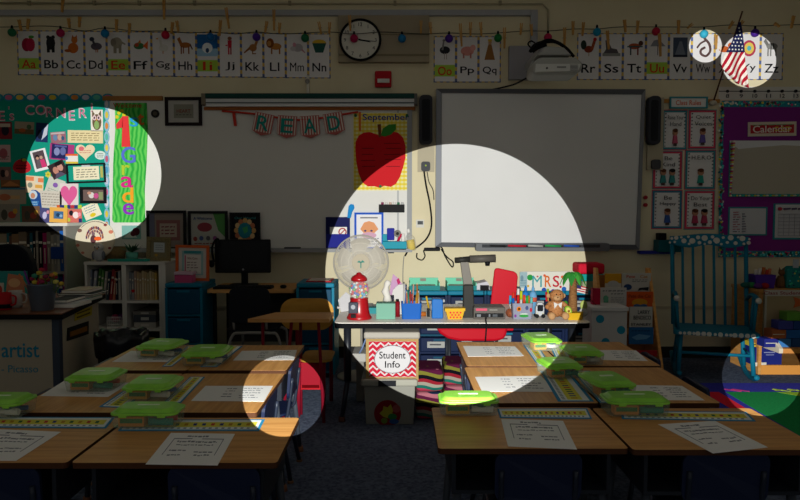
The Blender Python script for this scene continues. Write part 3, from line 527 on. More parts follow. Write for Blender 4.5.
pin('pinned_poster', 'faded poster with a blue top line beside the doll cut-out', 'poster', (-4, 187, 26, 204), yb, '#b0a08c', [('r', 0, .85, 1, .95, '#4a8098'), ('e', .3, .4, .2, .2, '#b86a48'), ('r', .5, .3, .8, .5, '#c8a070')])
for i, (x0, x1, y0, y1, c, lab) in enumerate([(-2, 20, 204, 222, '#8f877a', 'dim cream picture with jars standing on the tall shelf at the left edge'), (22, 40, 206, 222, '#6a5040', 'dim reddish picture standing on the tall shelf beside the cream one')]):
    pt = panel('standing_picture', lab, 'picture', (x0, y0, x1, y1), 5.75, c, [('e', .3, .4, .15, .3, '#4a4a40'), ('e', .65, .4, .18, .2, '#a8483a'), ('e', .8, .6, .1, .15, '#c8983a')])
panel('framed_photo', 'purple photo in a pale strip frame standing on the tall shelf', 'framed photo', (40, 208, 51, 223), 5.72, '#4a4878', [('e', .45, .5, .2, .25, '#c0b8d8'), ('e', .7, .75, .12, .12, '#d890a0')], ang=-8)
panel('framed_photo', 'light wood framed blue photo standing on the tall shelf', 'framed photo', (50.5, 207.5, 68, 222.5), 5.7, '#3f6892', [('e', .4, .5, .2, .25, '#1e3a5a'), ('e', .7, .4, .15, .2, '#88a8c8')], frame=mat('#e0a850'), fw=.25, ang=-3)
panel('patterned_card', 'red and white patterned card standing beside the wood framed photo', 'card', (67, 209, 82, 222.5), 5.74, '#c86a60', [('e', .3, .7, .14, .2, '#1c1a24'), ('e', .6, .55, .2, .25, '#e8d8d8'), ('r', .8, 0, 1, .3, '#2c2c68'), ('e', .85, .6, .1, .15, '#e890a0'), ('e', .15, .2, .1, .15, '#b0c048')])
# first grade banner hung on the whiteboard
t = thing('class_banner', 'long green wavy banner reading Welcome 1st Grade hung on the whiteboard', 'banner', (W(130, 222, YW)[0], YW, W(130, 222, YW)[1]))
mb, nt, b = nodemat('green_wavy_cloth', .85, .1)
tc = nt.nodes.new('ShaderNodeTexCoord'); wv = nt.nodes.new('ShaderNodeTexWave'); r = nt.nodes.new('ShaderNodeValToRGB'); wv.bands_direction = 'X'
wv.inputs['Scale'].default_value = 8; wv.inputs['Distortion'].default_value = 7; wv.inputs['Detail Scale'].default_value = 1.1; wv.inputs['Detail'].default_value = 1
r.color_ramp.elements[0].color = lin('#28a43e'); r.color_ramp.elements[1].color = lin('#66cc5a')
nt.links.new(tc.outputs['Object'], wv.inputs['Vector']); nt.links.new(wv.outputs['Fac'], r.inputs['Fac']); nt.links.new(r.outputs['Color'], b.inputs['Base Color'])
m = MB(); m.prism([W(x, y, YW - .03) for x, y in [(112.5, 220), (113, 190), (113.5, 160), (115.5, 130), (115, 103), (146.5, 103), (147.5, 130), (146.5, 160), (144.5, 190), (145, 220), (143, 222.5), (114, 222.5)]], YW - .035, YW - .022, mb); m.build('cloth', t)
m = MB(); a = W(129, 106, YW); m.text('Welcome', a[0], a[1], 4.5 * K(YW), YW - .036, '#a81c2c', wd=28 * K(YW), bold=True); m.build('welcome_lettering', t, 'dark red lettering')
for ch, x, y, h, wd, c, nm in [('1', 125, 131.5, 30, 14, '#e23a3c', 'red felt numeral one'), ('s', 134, 122, 9, 8, '#2a9ad8', 'blue felt letter'), ('t', 141, 119.5, 11, 6, '#e0702c', 'orange felt letter'), ('G', 128.5, 155, 16, 14, '#5a70d0', 'blue felt letter G'), ('r', 126, 170, 10, 8, '#b0c838', 'lime felt letter r'), ('a', 127, 182, 11, 12, '#d82a88', 'pink felt letter a'), ('d', 128, 195, 15, 11, '#f0a028', 'orange felt letter d'), ('e', 128.5, 209, 11.5, 11, '#8c34b8', 'purple felt letter e')]:
    m = MB(); a = W(x, y, YW - .04)
    if ch != '1': m.text(ch, a[0], a[1], h * K(YW), YW - .037, c, wd=wd * K(YW), bold=ch not in 's', th=.01)
    else:
        for P in ([(-3.5, -15), (5, -15), (3.5, 15), (-2, 15)], [(-8.5, 7), (-8, 2.5), (-2, 4), (-2, 15)]): m.prism([(a[0] + q * K(YW), a[1] + p * K(YW)) for q, p in P], YW - .044, YW - .036, c)
    m.build('felt_letter', t, nm)
m = MB()
for x, y in [(119, 113), (122, 111), (117, 117), (124, 115)]:
    a = W(x, y, YW - .04); m.ell(a[0], a[1], .016, .016, YW - .042, YW - .037, '#d8c828', 8)
m.build('felt_flowers', t, 'yellow felt dots')
m = MB(); a = W(155, 113.5, YW - .03); m.prism([(a[0] + x, a[1] + z) for x, z in circ(20, .036)], YW - .03, YW - .019, '#2c2c2a'); m.prism([(a[0] + x, a[1] + z) for x, z in circ(16, .018)], YW - .033, YW - .03, '#5a5448')
m.build('round_magnet', None, 'dark round magnet on the whiteboard between the banner and the small framed print', 'magnet')
panel('framed_print', 'small dark-framed print with beige mat hung over the whiteboard, left of the map roller', 'framed print', (165.5, 97.5, 202, 125.5), YW - .02, '#b9b6b0', [('r', .18, .2, .82, .82, '#8d8c80'), ('t', 'HEART', .5, .52, .45, .16, '#8c4a38', True), ('s', .25, .3, .75, .4, 1, '#5e5e55')], frame=mat('#241a1c'), fw=.11)
# READ garland
t = thing('read_garland', 'red ribbon garland of four pennants reading READ across the whiteboard', 'garland', (W(300, 136, YW)[0], YW, W(300, 136, YW)[1]))
m = MB(); m.tube(smooth(pw([(222, 111, YW - .04), (255, 114, YW - .04), (300, 120, YW - .045), (345, 114, YW - .04), (358, 112, YW - .04)])), .009, '#c83a2c', 6)
m.prism([W(*p, YW - .03) for p in [(232, 111), (235, 111), (237, 126), (234, 126)]], YW - .034, YW - .03, '#c83a2c'); m.prism([W(*p, YW - .03) for p in [(358.5, 112), (361, 112), (361, 131), (359, 131)]], YW - .034, YW - .03, '#d8702c'); m.build('ribbon', t)
for ch, x, y, an in [('R', 263, 124, -12), ('E', 287, 126.5, -4), ('A', 310, 126.5, 4), ('D', 334, 123.5, 10)]:
    a = W(x, y, YW - .05); an = math.radians(an); ca, sa = math.cos(an), math.sin(an); k = K(YW)
    fz = lambda P: [(a[0] + (px_ * ca - pz * sa) * k, a[1] + (px_ * sa + pz * ca) * k) for px_, pz in P]
    m = MB(); m.prism(fz([(-9.5, -8), (-9.5, 10.5), (9.5, 10.5), (9.5, -8), (0, -11.5)]), YW - .052, YW - .048, '#b4605a')
    for q in range(7): m.prism(fz([(-9 + 2.7 * q, -8), (-9 + 2.7 * q + 1.2, -8), (-9 + 2.7 * q + 1.2, 10), (-9 + 2.7 * q, 10)]), YW - .053, YW - .051, '#d8cfc6')
    m.build('pennant', t)
    m = MB(); vs, fs, asp = textmesh(ch, True); v2 = []
    for v in vs:
        q = fz([((v[0] - .5) * 12, (v[1] - .45) * 14)])[0]; v2.append((q[0], YW - .056 - (v[2]) * .003, q[1]))
    m.add(v2, fs, '#178a80'); m.build('pennant_letter', t, 'teal letter ' + ch)
# September poster
t = thing('calendar_poster', 'September poster with a big red apple on yellow gingham, on the whiteboard', 'poster', (W(381, 190, YW)[0], YW, W(381, 190, YW)[1]))
m = MB(); wbox(m, 353.5, 113, 410, 190.5, YW - .026, YW - .019, mat('#f0e8b0'))
gx = '#e8cc3c'
for i in range(14): 
    x = 354 + i * 4.1; wbox(m, x, 113.3, x + 2, 190, YW - .0268, YW - .0262, mat('#eedd70'))
for i in range(19):
    y = 113.5 + i * 4.1; wbox(m, 354, y, 409.5, y + 2, YW - .0272, YW - .0268, mat('#ead458'))
for i in range(14):
    for j in range(19): x = 354 + i * 4.1; y = 113.5 + j * 4.1; wbox(m, x, y, x + 2, min(y + 2, 190), YW - .0278, YW - .0272, mat(gx))
m.build('gingham_sheet', t)
m = MB(); a = W(386, 118.5, YW); m.text('September', a[0], a[1], 8 * K(YW), YW - .029, '#2c3a90', wd=46 * K(YW), bold=True); m.build('lettering', t)
m = MB(); ap = [(355.5, 148), (356, 142), (359, 136), (364, 133), (370, 132.5), (376, 134.5), (380, 136), (386, 133.5), (392, 132), (398, 133), (403, 138), (405.5, 146), (405.5, 158), (403, 168), (400, 177), (396, 184), (391, 187), (384, 186), (380, 188), (375, 186.5), (368, 186.5), (363, 183), (359, 174), (356.5, 162)]
m.prism([W(x, y, YW) for x, y in ap], YW - .033, YW - .027, mat('#d2141f', .6))
for x0, x1, y in [(362, 374, 148), (384, 400, 143), (386, 401, 148), (362, 373, 154), (384, 400, 154), (361, 375, 160), (385, 401, 159), (362, 375, 166), (386, 400, 166)]: wbox(m, x0, y, x1, y + .8, YW - .0335, YW - .033, mat('#8c0c18'))
m.build('paper_apple', t)
m = MB(); m.prism([W(x, y, YW) for x, y in [(377.5, 125), (381, 124.5), (381.5, 137), (379, 138)]], YW - .034, YW - .028, '#7a4422'); m.build('stem', t); m = MB(); m.prism([W(x, y, YW) for x, y in [(381, 136), (383, 129), (389, 125), (396, 124.5), (396, 130), (391, 135), (385, 137)]], YW - .036, YW - .034, '#3a8a34'); m.build('leaf', t); m = MB()
for x, y in [(355.8, 116), (407, 116), (380.5, 186.5)]: a = W(x, y, YW); m.ell(a[0], a[1], .013, .013, YW - .04, YW - .028, '#2c6a4a', 10)
m.build('push_pins', t, 'green push pins')
# things on the right part of the whiteboard
t = thing('navy_wall_pocket', 'navy blue pocket holder with a no-symbol card, left rim of the main light pool', 'wall pocket', (W(338, 248, YW)[0], YW, W(338, 248, YW)[1]))
m = MB(); wbox(m, 326, 217, 350, 248, YW - .03, YW - .02, mat('#161c58')); m.build('back_sheet', t)
m = MB(); m.prism([W(x, y, YW - .03) for x, y in [(326.5, 247.5), (326.5, 234), (350, 234), (350, 249), (338, 247)]], YW - .045, YW - .031, '#22288e'); m.build('pocket', t)
m = MB(); wbox(m, 330, 227, 347, 234, YW - .037, YW - .031, WHT); a = W(342.5, 232, YW - .04); m.tube([(a[0] + x, YW - .038, a[1] + z) for x, z in circ(20, .032)], .005, RED, 6, True); m.tube([(a[0] - .02, YW - .038, a[1] - .02), (a[0] + .02, YW - .038, a[1] + .02)], .005, RED, 6); m.build('card', t, 'white card with a red no-symbol')
m = MB(); m.prism([W(x, y, YW) for x, y in [(347.5, 218), (348.5, 210), (349, 206), (351, 204), (354, 204.5), (354.8, 208), (352.5, 212), (351, 218)]], YW - .05, YW - .02, '#1a8ad0'); m.build('magnetic_clip', None, 'bright blue rounded clip on the whiteboard over the navy pocket', 'clip', bevel=.004)
panel('framed_notice', 'blue-bordered paper notice with an orange picture behind the fan', 'notice', (354.5, 212.5, 383.5, 249), YW - .02, '#f0ecec', [('r', .15, .88, .85, .92, '#7a7a80'), ('p', [(.15, .55), (.3, .75), (.5, .8), (.7, .75), (.88, .55), (.7, .42), (.3, .42)], '#e8a070'), ('e', .35, .5, .05, .03, '#4a3a70'), ('e', .6, .5, .05, .03, '#4a3a70'), ('e', .5, .36, .3, .1, '#d8a8c0'), ('s', .1, .05, .9, .3, 3, '#9a9aa8')], frame=mat('#2258c8'), fw=.07)
t = thing('marker_holder', 'black magnetic holder full of dry-erase markers on the whiteboard', 'marker holder', (W(392, 213, YW)[0], YW, W(392, 213, YW)[1]))
m = MB(); wbox(m, 379, 204.5, 404.5, 212.5, YW - .08, YW - .019, BLK); m.build('holder', t, bevel=.003)
for i, c in enumerate(['#8a2c5a', '#e8e4e0', '#d8b8a8', '#f0ece8', '#3a7a58', '#c8c8c8']):
    a = W(381.5 + i * 4, 204, YW - .05); m = MB(); m.cyl((a[0], YW - .05, a[1] - .04), (a[0] + .01, YW - .05, a[1] + .016), .012, .012, c, 8); m.build('marker', t)
t = thing('teal_ledge_bin', 'teal plastic bin on the whiteboard ledge, holding supplies, right of the notice', 'bin', (W(394, 250, YW)[0], YW - .1, W(394, 250, YW)[1]))
m = MB(); wbox(m, 382.5, 241, 406.5, 249.5, YW - .13, YW - .02, mat('#1a9ab0', .5)); wbox(m, 382.5, 234, 388, 241, YW - .05, YW - .02, mat('#1a9ab0', .5)); m.build('bin_body', t, bevel=.004); 
m = MB(); wbox(m, 388, 250, 394, 253, YW - .1, YW - .05, BLK); m.build('bracket', t)
m = MB(); wbox(m, 387, 228, 394.5, 240, YW - .1, YW - .04, mat('#2a2f9c')); m.build('blue_tape_box', None, 'small blue box standing in the teal ledge bin', 'box', bevel=.008)
m = MB(); a = W(397.5, 233.5, YW - .08); m.cyl((a[0], YW - .1, a[1]), (a[0], YW - .05, a[1]), .032, .032, '#7d7872', 14); m.cyl((a[0], YW - .102, a[1]), (a[0], YW - .099, a[1]), .014, .014, BLK, 10); m.build('tape_roll', None, 'round grey tape roll beside the blue box in the ledge bin', 'tape')
m = MB(); a = W(399.5, 237, YW - .08); m.cyl((a[0] - .015, YW - .09, a[1] - .04), (a[0] + .015, YW - .09, a[1] + .03), .012, .012, '#c81c48', 8); m.build('red_marker', None, 'red marker leaning in the ledge bin', 'marker')
m = MB(); a = W(403, 237, YW - .08); m.cyl((a[0], YW - .09, a[1] - .05), (a[0], YW - .09, a[1] + .03), .014, .014, WHT, 8); m.build('glue_stick', None, 'white stick beside the red marker in the ledge bin', 'glue stick')
t = thing('spray_bottle', 'clear bottle with yellow liquid hanging at the whiteboard corner', 'bottle', (W(412, 251, YW)[0], YW - .1, W(412, 251, YW)[1]))
m = MB(); a = W(412, 251, YW - .1); m.xf = Matrix.Translation((a[0], YW - .1, a[1])) @ Matrix.Rotation(math.radians(-10), 4, 'Y')
m.lathe([(.03, 0), (.045, .01), (.045, .11), (.03, .14), (.012, .15), (.012, .165)], (0, 0, 0), seethrough('clear_bottle', '#f0f0e8', .15, .3), 16); m.build('bottle_body', t)
x_ = m.xf; m = MB(); m.xf = x_; m.lathe([(.028, .008), (.036, .02), (.036, .1)], (0, 0, 0), '#e0c020', 14); m.build('liquid', t)
m = MB(); m.xf = x_; m.lathe([(.014, .165), (.014, .19), (.008, .2)], (0, 0, 0), WHT, 10); m.build('cap', t)
m = MB(); wbox(m, 416, 219.5, 424, 227.5, YW - .03, YW - .001, mat('#d8d4cc')); wbox(m, 417.5, 221, 423, 224.5, YW - .032, YW - .03, mat('#55585a')); m.build('thermostat', None, 'small white thermostat on the wall left of the interactive whiteboard', 'thermostat', bevel=.003)
def cable(name, lab, pts, r=.006, col=BLK): m = MB(); m.tube(smooth(pts, 5), r, col, 6); return m.build(name, None, lab, 'cable')
cable('speaker_cable', 'thick black cable curving down beside the interactive whiteboard', pw([(424, 171, YW - .03), (426, 185, YW - .03), (430, 205, YW - .03), (431.5, 225, YW - .04), (427, 238, YW - .04), (417, 247, YW - .04), (409, 250, YW - .05), (405, 256, YW - .04)]), .008)
cable('thin_cable', 'thin black cable hanging from the left wall speaker', pw([(427, 171, YW - .02), (429, 182, YW - .02), (433, 190, YW - .03), (434, 200, YW - .03)]), .004)
cable('power_cable', 'black cable with a flat adapter at the lower left of the interactive whiteboard', pw([(417, 253, YW - .02), (417, 258, YW - .02), (422, 260, YW - .02), (425, 256, YW - .02), (424, 250, YW - .03), (432, 249, YW - .03), (441, 247, YW - .04), (445, 256, YW - .03), (452, 267, YW - .02), (453, 262, YW - .02), (447, 257, YW - .02), (441, 249, YW - .03)]), .006)
m = MB(); wbox(m, 424, 247.5, 440, 251, YW - .05, YW - .02, BLK); m.build('power_adapter', None, 'flat black power adapter below the interactive whiteboard corner', 'adapter', bevel=.006)
cable('wall_cable', 'grey cord running down the wall between whiteboard and table', pw([(404, 256, YW - .02), (403, 270, YW - .02), (403, 300, YW - .02)]), .004, mat('#8c8c8c'))
# right posters
m = MB(); wbox(m, 661, 99.5, 719, 103, YW - .02, YW - .001, mat('#b8803c')); m.build('cork_strip', None, 'short tan cork strip behind the class rules header', 'cork strip')
panel('header_sign', 'white header sign with orange writing above the six rule posters', 'sign', (669.5, 97, 707, 108.5), YW - .021, '#e8e4e0', [('t', 'Class Rules', .5, .5, .72, .55, '#d8603c', True)], frame=mat('#3a8f9c'), fw=.12)
RP = [(662, 110, 687, 150, 'Raise Your|Hand', '#d0405c', '#3a8a98', 'one standing child'), (688, 110, 716, 149, 'Quiet|Voices', '#2f8f9c', '#d0405c', 'one child in purple'), (652.5, 151, 682, 189, 'Be|Kind', '#3a8a98', '#d0405c', 'two children'),
      (684.5, 150, 715.5, 189.5, 'H.E.R.O', '#d0405c', '#3a8a98', 'a child in teal'), (651.5, 190, 682, 229, 'Be|Happy', '#d0405c', '#2f7a98', 'a child in blue'), (684, 190.5, 714.5, 229.5, 'Do Your|Best', '#2f8f9c', '#d0405c', 'two small faces')]
for i, (x0, y0, x1, y1, tx, c1, c2, d) in enumerate(RP):
    L = [('r', .02, .02, .98, .98, c2), ('r', .09, .07, .91, .93, '#e6e2e2')]
    for q in range(10):
        L.append(('e', .12, .1 + q * .088, .018, .015, '#3a3a44')); L.append(('e', .88, .1 + q * .088, .018, .015, '#3a3a44'))
    tt = tx.split('|')
    for q, s_ in enumerate(tt): L.append(('t', s_, .5, .8 - q * .16, min(.62, .09 * len(s_) + .08), .1, '#2c2c34', False))
    px_ = [.5] if i in (0, 1, 3, 4) else [.34, .64]
    for q, a in enumerate(px_):
        bc = ['#c85a78', '#6a5aa8', '#3a8a8a', '#2f9a8a', '#3a5aa0', '#b03c5c'][i]
        L += [('p', [(a - .1, .16), (a - .06, .36), (a + .06, .36), (a + .1, .16)], bc), ('e', a, .43, .09, .075, '#b88468'), ('e', a, .48, .09, .05, ['#5a3420', '#20181a'][q % 2 if i > 1 else 0]), ('r', a - .05, .1, a - .01, .17, '#5a4a48'), ('r', a + .01, .1, a + .05, .17, '#5a4a48')]
    panel('rule_poster', 'classroom rule poster reading %s with %s' % (tx.replace('|', ' '), d), 'poster', (x0, y0, x1, y1), YW - .001, c1, L, group='rule posters right of the interactive whiteboard')
m = MB()
for y in (197.5, 205): a = W(645, y, YW); m.cyl((a[0], YW - .02, a[1]), (a[0], YW - .001, a[1]), .018, .018, '#a82c38', 12)
m.build('wall_buttons', None, 'pair of small dark red round magnets on the wall left of the Be Happy poster', 'magnets')
# number line
L = [('r', 0, .62, 1, .68, '#2c2c30')]
for q in range(7): L += [('e', .09 + q * .14, .65, .018, .12, '#2c2c30'), ('t', str(8 + q) if q < 2 else str(8 + q), .09 + q * .14, .28, .035 if q < 2 else .05, .3, '#2c2c30', True)]
panel('number_line', 'white number line strip above the purple bulletin board', 'number line', (719, 87, 815, 99.5), YW - .001, '#dcd8d2', L)
# purple bulletin board
t = thing('bulletin_board', 'purple bulletin board with polka-dot teal border behind the rocking chair', 'bulletin board', (W(765, 262, YW)[0], YW, W(765, 262, YW)[1]))
pts = [(720, 101), (830, 101), (830, 262), (718, 254)]
m = MB(); wbox(m, 718, 101, 830, 257, YB, YW - .001, mat('#7d2a80', .85)); m.build('backing_paper', t)
m = MB(); rr_ = random.Random(3)
BR = [(718, 101, 724, 257), (724, 101, 830, 107), (724, 251, 830, 257)]
for (x0, y0, x1, y1) in BR: wbox(m, x0, y0, x1, y1, YB - .003, YB, mat('#24899a'))
for (x0, y0, x1, y1) in BR:
    n = int((x1 - x0) * (y1 - y0) / 6)
    for q in range(n):
        x = rr_.uniform(x0 + 1, x1 - 1); y = rr_.uniform(y0 + 1, y1 - 1); a = W(x, y, YB); s_ = rr_.uniform(.006, .013); m.ell(a[0], a[1], s_, s_, YB - .0042, YB - .003, rr_.choice(['#e8e4d8', '#3ac0a0', '#c83a70', '#e0d048', '#5ad0d0', '#1a6070']), 8)
m.build('dotted_border', t)
panel('lettered_sign', 'red and multicolour sign at the top of the purple board', 'sign', (748, 122, 796, 136), YB - .003, '#d8c8b8', [('r', .05, .2, .95, .8, '#b82830'), ('t', 'Calendar', .5, .5, .8, .5, '#e8e0d8', True), ('s', .55, .3, .9, .7, 2, '#d8c040'), ('s', .1, .72, .9, .85, 1, '#3a9a5c')], ang=1)
L = [('r', 0, 0, 1, 1, '#2a8f94'), ('r', .04, .05, 1, .93, '#b9b1a2'), ('p', [(.0, .97), (.1, .85), (.3, .88), (.6, .92), (.85, .9), (1, 1), (0, 1)], '#dcdce0')]
for q in range(30): L.append(('e', .02, .02 + q * .033, .012, .014, ['#e0d048', '#c83a70', '#e8e4d8'][q % 3])); L.append(('e', .03 + q * .033, .02, .01, .014, ['#e8e4d8', '#3ac0a0', '#e0d048'][q % 3]))
panel('pocket_chart', 'large blank beige chart with teal dotted edge on the purple board', 'chart', (729, 141, 818, 196.5), YB - .003, '#2a8f94', L)
L = [('r', .04, .05, .96, .95, '#c9c9cf')] + [('s', .12, .1 + .085 * q, .3, .17 + .085 * q, 1, ['#a03a50', '#3a3a4a'][q % 5 == 0]) for q in range(9)] + [('s', .35, .1, .45, .8, 8, '#7a7a88'), ('t', 'Lesson plan', .55, .9, .5, .05, '#3a3a44')]
L = L[:-1]
panel('lined_notice', 'small white notice with a column of writing on the purple board', 'notice', (728, 207, 767, 235.5), YB - .003, '#2c8894', L)
L = [('r', .04, .05, .98, .97, '#cfcdd2')] + [('r', .1 + q * .11, .1, .105 + q * .11, .7, '#8a8a98') for q in range(8)] + [('r', .1, .1 + q * .1, .95, .11 + q * .1, '#8a8a98') for q in range(7)] + [('e', .12, .85, .04, .05, '#b8384c'), ('s', .2, .78, .9, .92, 1, '#5a4a68')]
panel('grid_chart', 'white monthly grid chart at the right edge of the purple board', 'chart', (773, 203.5, 822, 239.5), YB - .003, '#2c8894', L)
# marker ledge with blue strip, teal bin at right of the interactive board
m = MB(); wbox(m, 637, 250.5, 672, 253.5, YW - .08, YW - .001, mat('#2a2f8c')); m.build('blue_ledge', None, 'narrow dark blue ledge on the wall right of the interactive whiteboard', 'ledge')
m = MB(); a = W(657, 252, YW - .1); b = W(680, 240, YW - .1); m.box(a[0], b[0], YW - .14, YW - .005, a[1], b[1], mat('#0e5e66', .5)); m.build('teal_basket', None, 'dark teal basket on the wall ledge behind the rocking chair top', 'basket', bevel=.006)
m = MB(); a = W(658, 240, YW - .1); b = W(666, 233, YW - .1); m.box(a[0], b[0], YW - .12, YW - .04, a[1] + .001, b[1], BLK); m.build('black_box', None, 'small black device sitting on the dark teal basket', 'device', bevel=.006)
# ---------------------------------------------------------------- student desks
ZD = 0.58
LEGM = mat('#22262e', .5); EDGE = mat('#4a2c1a', .6)
def make_desk(wd, dp, label, top=M_wood):
    t = thing('student_desk', label, 'desk')
    m = MB(); m.prism(rrect(-wd/2, -dp/2, wd/2, dp/2, .012), ZD - .0006, ZD, top, 'z'); m.prism(rrect(-wd/2, -dp/2, wd/2, dp/2, .012), ZD - .018, ZD - .0006, EDGE, 'z'); m.build('desktop', t)
    m = MB(); a, b = wd/2 - .045, dp/2 - .03; z0, z1 = ZD - .155, ZD - .019
    m.box(-a, a, b - .012, b, z0, z1, LEGM); m.box(-a, -a + .012, -b, b - .012, z0, z1, LEGM); m.box(a - .012, a, -b, b - .012, z0, z1, LEGM); m.box(-a + .012, a - .012, -b, b - .012, z0, z0 + .012, LEGM); m.build('book_box', t)
    for sx in (-1, 1):
        for sy in (-1, 1):
            m = MB(); m.cyl((sx * (a - .02), sy * (b - .03), z0 - .001), (sx * (a + .01), sy * (b + .005), .02), .014, .012, mat('#3a3f48', .4), 10); l = m.build('leg', t)
            m = MB(); m.cyl((sx * (a + .01), sy * (b + .005), .03), (sx * (a + .011), sy * (b + .007), .0), .017, .02, mat('#8a5a40', .5), 10); m.build('foot_cap', l)
    return t
def make_chair(label, col='#131d3a', zs=.33, wd=.27, leg='#222836'):
    t = thing('student_chair', label, 'chair'); cm = mat(col, .45, 0, .25)
    m = MB(); m.prism(rrect(-wd/2, -.15, wd/2, .15, .05), zs - .012, zs, cm, 'z'); m.build('seat', t, bevel=.005)
    v = []; n = 8; h0, h1 = zs + .07, zs + .235
    m = MB()
    pts = rrect(-wd/2, h0, wd/2, h1, .035)
    m.prism([(x, z) for x, z in pts], -.175, -.162, cm); 
    for v in m.v: v.y -= (v.z - h0) * .08; v.y += abs(v.x) ** 2 * .6
    m.build('backrest', t)
    lm = mat(leg, .4, 0, .25)
    for s in (-1, 1):
        m = MB(); m.tube(smooth([(s * (wd/2 - .02), -.178, h1 - .06), (s * (wd/2 - .02), -.16, zs + .04), (s * (wd/2 - .02), -.14, zs - .025), (s * (wd/2 - .02), -.05, zs - .025)], 4), .008, lm); m.build('back_upright', t)
        for e in (-1, 1):
            m = MB(); m.cyl((s * (wd/2 - .03), e * .11, zs - .013), (s * (wd/2 + .01), e * .17, .01), .011, .011, lm, 8); l = m.build('leg', t)
            m = MB(); m.cyl((s * (wd/2 + .01), e * .17, .012), (s * (wd/2 + .011), e * .171, .0), .015, .016, mat('#7d5a40'), 8); m.build('foot_cap', l)
    return t
DG = 'student desks in the two clusters'
side_p = make_desk(.61, .455, 'x'); near_p = make_desk(.585, .45, 'x')
def put_desk(src, first, x, y, rz, lab):
    o = src if first else copy_tree(src); return place(o, (x, y, 0), rz, lab, DG)
H = math.pi / 2
put_desk(side_p, True, -1.21, 3.45, H, 'oak student desk farthest back in the left cluster, outer side')
put_desk(side_p, False, -.752, 3.45, -H, 'oak student desk farthest back in the left cluster, aisle side')
put_desk(side_p, False, -1.206, 2.775, H, 'oak student desk in the middle of the left cluster, outer side')
put_desk(side_p, False, -.748, 2.775, -H, 'oak student desk in the middle of the left cluster, aisle side, corner in light')
put_desk(side_p, False, .545, 3.545, H, 'oak student desk farthest back in the right cluster, lit, beside the teacher table')
put_desk(side_p, False, 1.01, 3.545, -H, 'oak student desk farthest back in the right cluster, by the dotted drawers')
put_desk(side_p, False, .53, 2.9, H, 'oak student desk in the middle of the right cluster, aisle side')
put_desk(side_p, False, .995, 2.9, -H, 'oak student desk in the middle of the right cluster, outer side')
put_desk(near_p, True, .41, 2.31, 0, 'oak student desk at the front of the right cluster, aisle side')
put_desk(near_p, False, 1.005, 2.3, 0, 'oak student desk at the front of the right cluster, outer side')
put_desk(near_p, False, -.655, 2.185, 0, 'oak student desk at the front of the left cluster, aisle side, tip in light').scale = (1.02, .98, 1)
put_desk(near_p, False, -1.265, 2.185, 0, 'oak student desk at the front of the left cluster, cut by the photo edge').scale = (1.02, .98, 1)
ch = make_chair('x')
CG = 'navy plastic student chairs'
for i, (x, y, r, lab) in enumerate([(-.545, 2.155, 0, 'navy student chair under the front aisle-side desk of the left cluster'), (-1.19, 2.155, 0, 'navy student chair at the lower left photo corner'),
        (.43, 2.275, 0, 'navy student chair under the front aisle-side desk of the right cluster'), (1.01, 2.27, 0, 'navy student chair under the front outer desk of the right cluster'),
        (-.7, 3.42, H, 'navy student chair at the aisle side of the rearmost left desks'), (-.7, 2.78, H, 'navy student chair in the small light pool beside the left cluster'),
        (.5, 3.5, -H, 'navy student chair on the aisle side of the rearmost right desk'), (.49, 2.88, -H, 'navy student chair on the aisle side of the middle right desk'),
        (1.12, 2.98, H, 'navy student chair on the outer side of the right cluster, by the rug'), (1.13, 3.55, H, 'navy student chair on the outer side of the right cluster, by the magazine rack'),
        (-1.3, 3.4, -H, 'navy student chair beside the bagged trash bin'), (-1.3, 2.78, -H, 'navy student chair on the far left side of the left cluster')]):
    o = ch if i == 0 else copy_tree(ch); place(o, (x, y, 0), r, lab, CG)
# worksheets
PAPER = mat('#e9e7e4', .8); INK = mat('#77787e', .8)
def bil(q, a, b):
    return tuple((q[0][i] * (1 - a) + q[1][i] * a) * (1 - b) + (q[3][i] * (1 - a) + q[2][i] * a) * b for i in (0, 1))
def sheet(bl, br, tr, tl, lab, z=ZD + .0008, seed=1, form=0):
    q = [D(*p, z=z) for p in (bl, br, tr, tl)]; m = MB(); m.prism(q, z, z + .0008, PAPER, 'z'); r = random.Random(seed)
    def bar(a0, b0, a1, b1, c=INK): m.prism([bil(q, a0, b0), bil(q, a1, b0), bil(q, a1, b1), bil(q, a0, b1)], z + .0008, z + .0014, c, 'z')
    if form:
        for (a0, b0, a1, b1) in ((.12, .28, .13, .8), (.87, .28, .88, .8), (.12, .79, .4, .81), (.55, .79, .88, .81)): bar(a0, b0, a1, b1)
        rows = [(.3, .62, .86, .055), (.2, .8, .68, .05), (.18, .42, .4, .04), (.2, .38, .26, .04), (.55, .82, .36, .04), (.58, .8, .26, .04), (.22, .78, .58, .03)]
    else:
        rows = [(.36, .5, .78, .06), (.36, .5, .62, .04), (.36, .48, .42, .06), (.36, .5, .25, .05), (.6, .9, .8, .05), (.6, .86, .66, .05), (.62, .9, .5, .05), (.6, .82, .34, .05), (.62, .88, .2, .04)]
    for (a0, a1, b, h) in rows:
        x = a0
        while x < a1 - .01:
            x2 = min(a1, x + r.uniform(.02, .07)); dz = r.uniform(-.01, .01); bar(x, b + dz, x2, b + h * r.uniform(.5, .9) + dz); x = x2 + r.uniform(.008, .02)
    return m.build('worksheet', None, lab, 'worksheet', 'worksheets on the student desks')
sheet((112, 362), (172, 362), (185, 352), (131, 351), 'worksheet under the far left green box, beside the trash bin', seed=1)
sheet((233, 360.5), (294, 360), (297, 350), (242, 351), 'worksheet on the rearmost aisle-side desk of the left cluster', seed=2)
sheet((40, 396), (108, 397), (130, 383), (64, 381), 'worksheet on the middle outer desk of the left cluster', seed=3)
sheet((191, 401), (264, 401.5), (273, 386), (205.5, 386), 'worksheet half in the small light pool on the left cluster', seed=4)
sheet((-60, 460), (16, 461), (61, 432), (-10, 429), 'worksheet cut off by the left photo edge', seed=5, form=1)
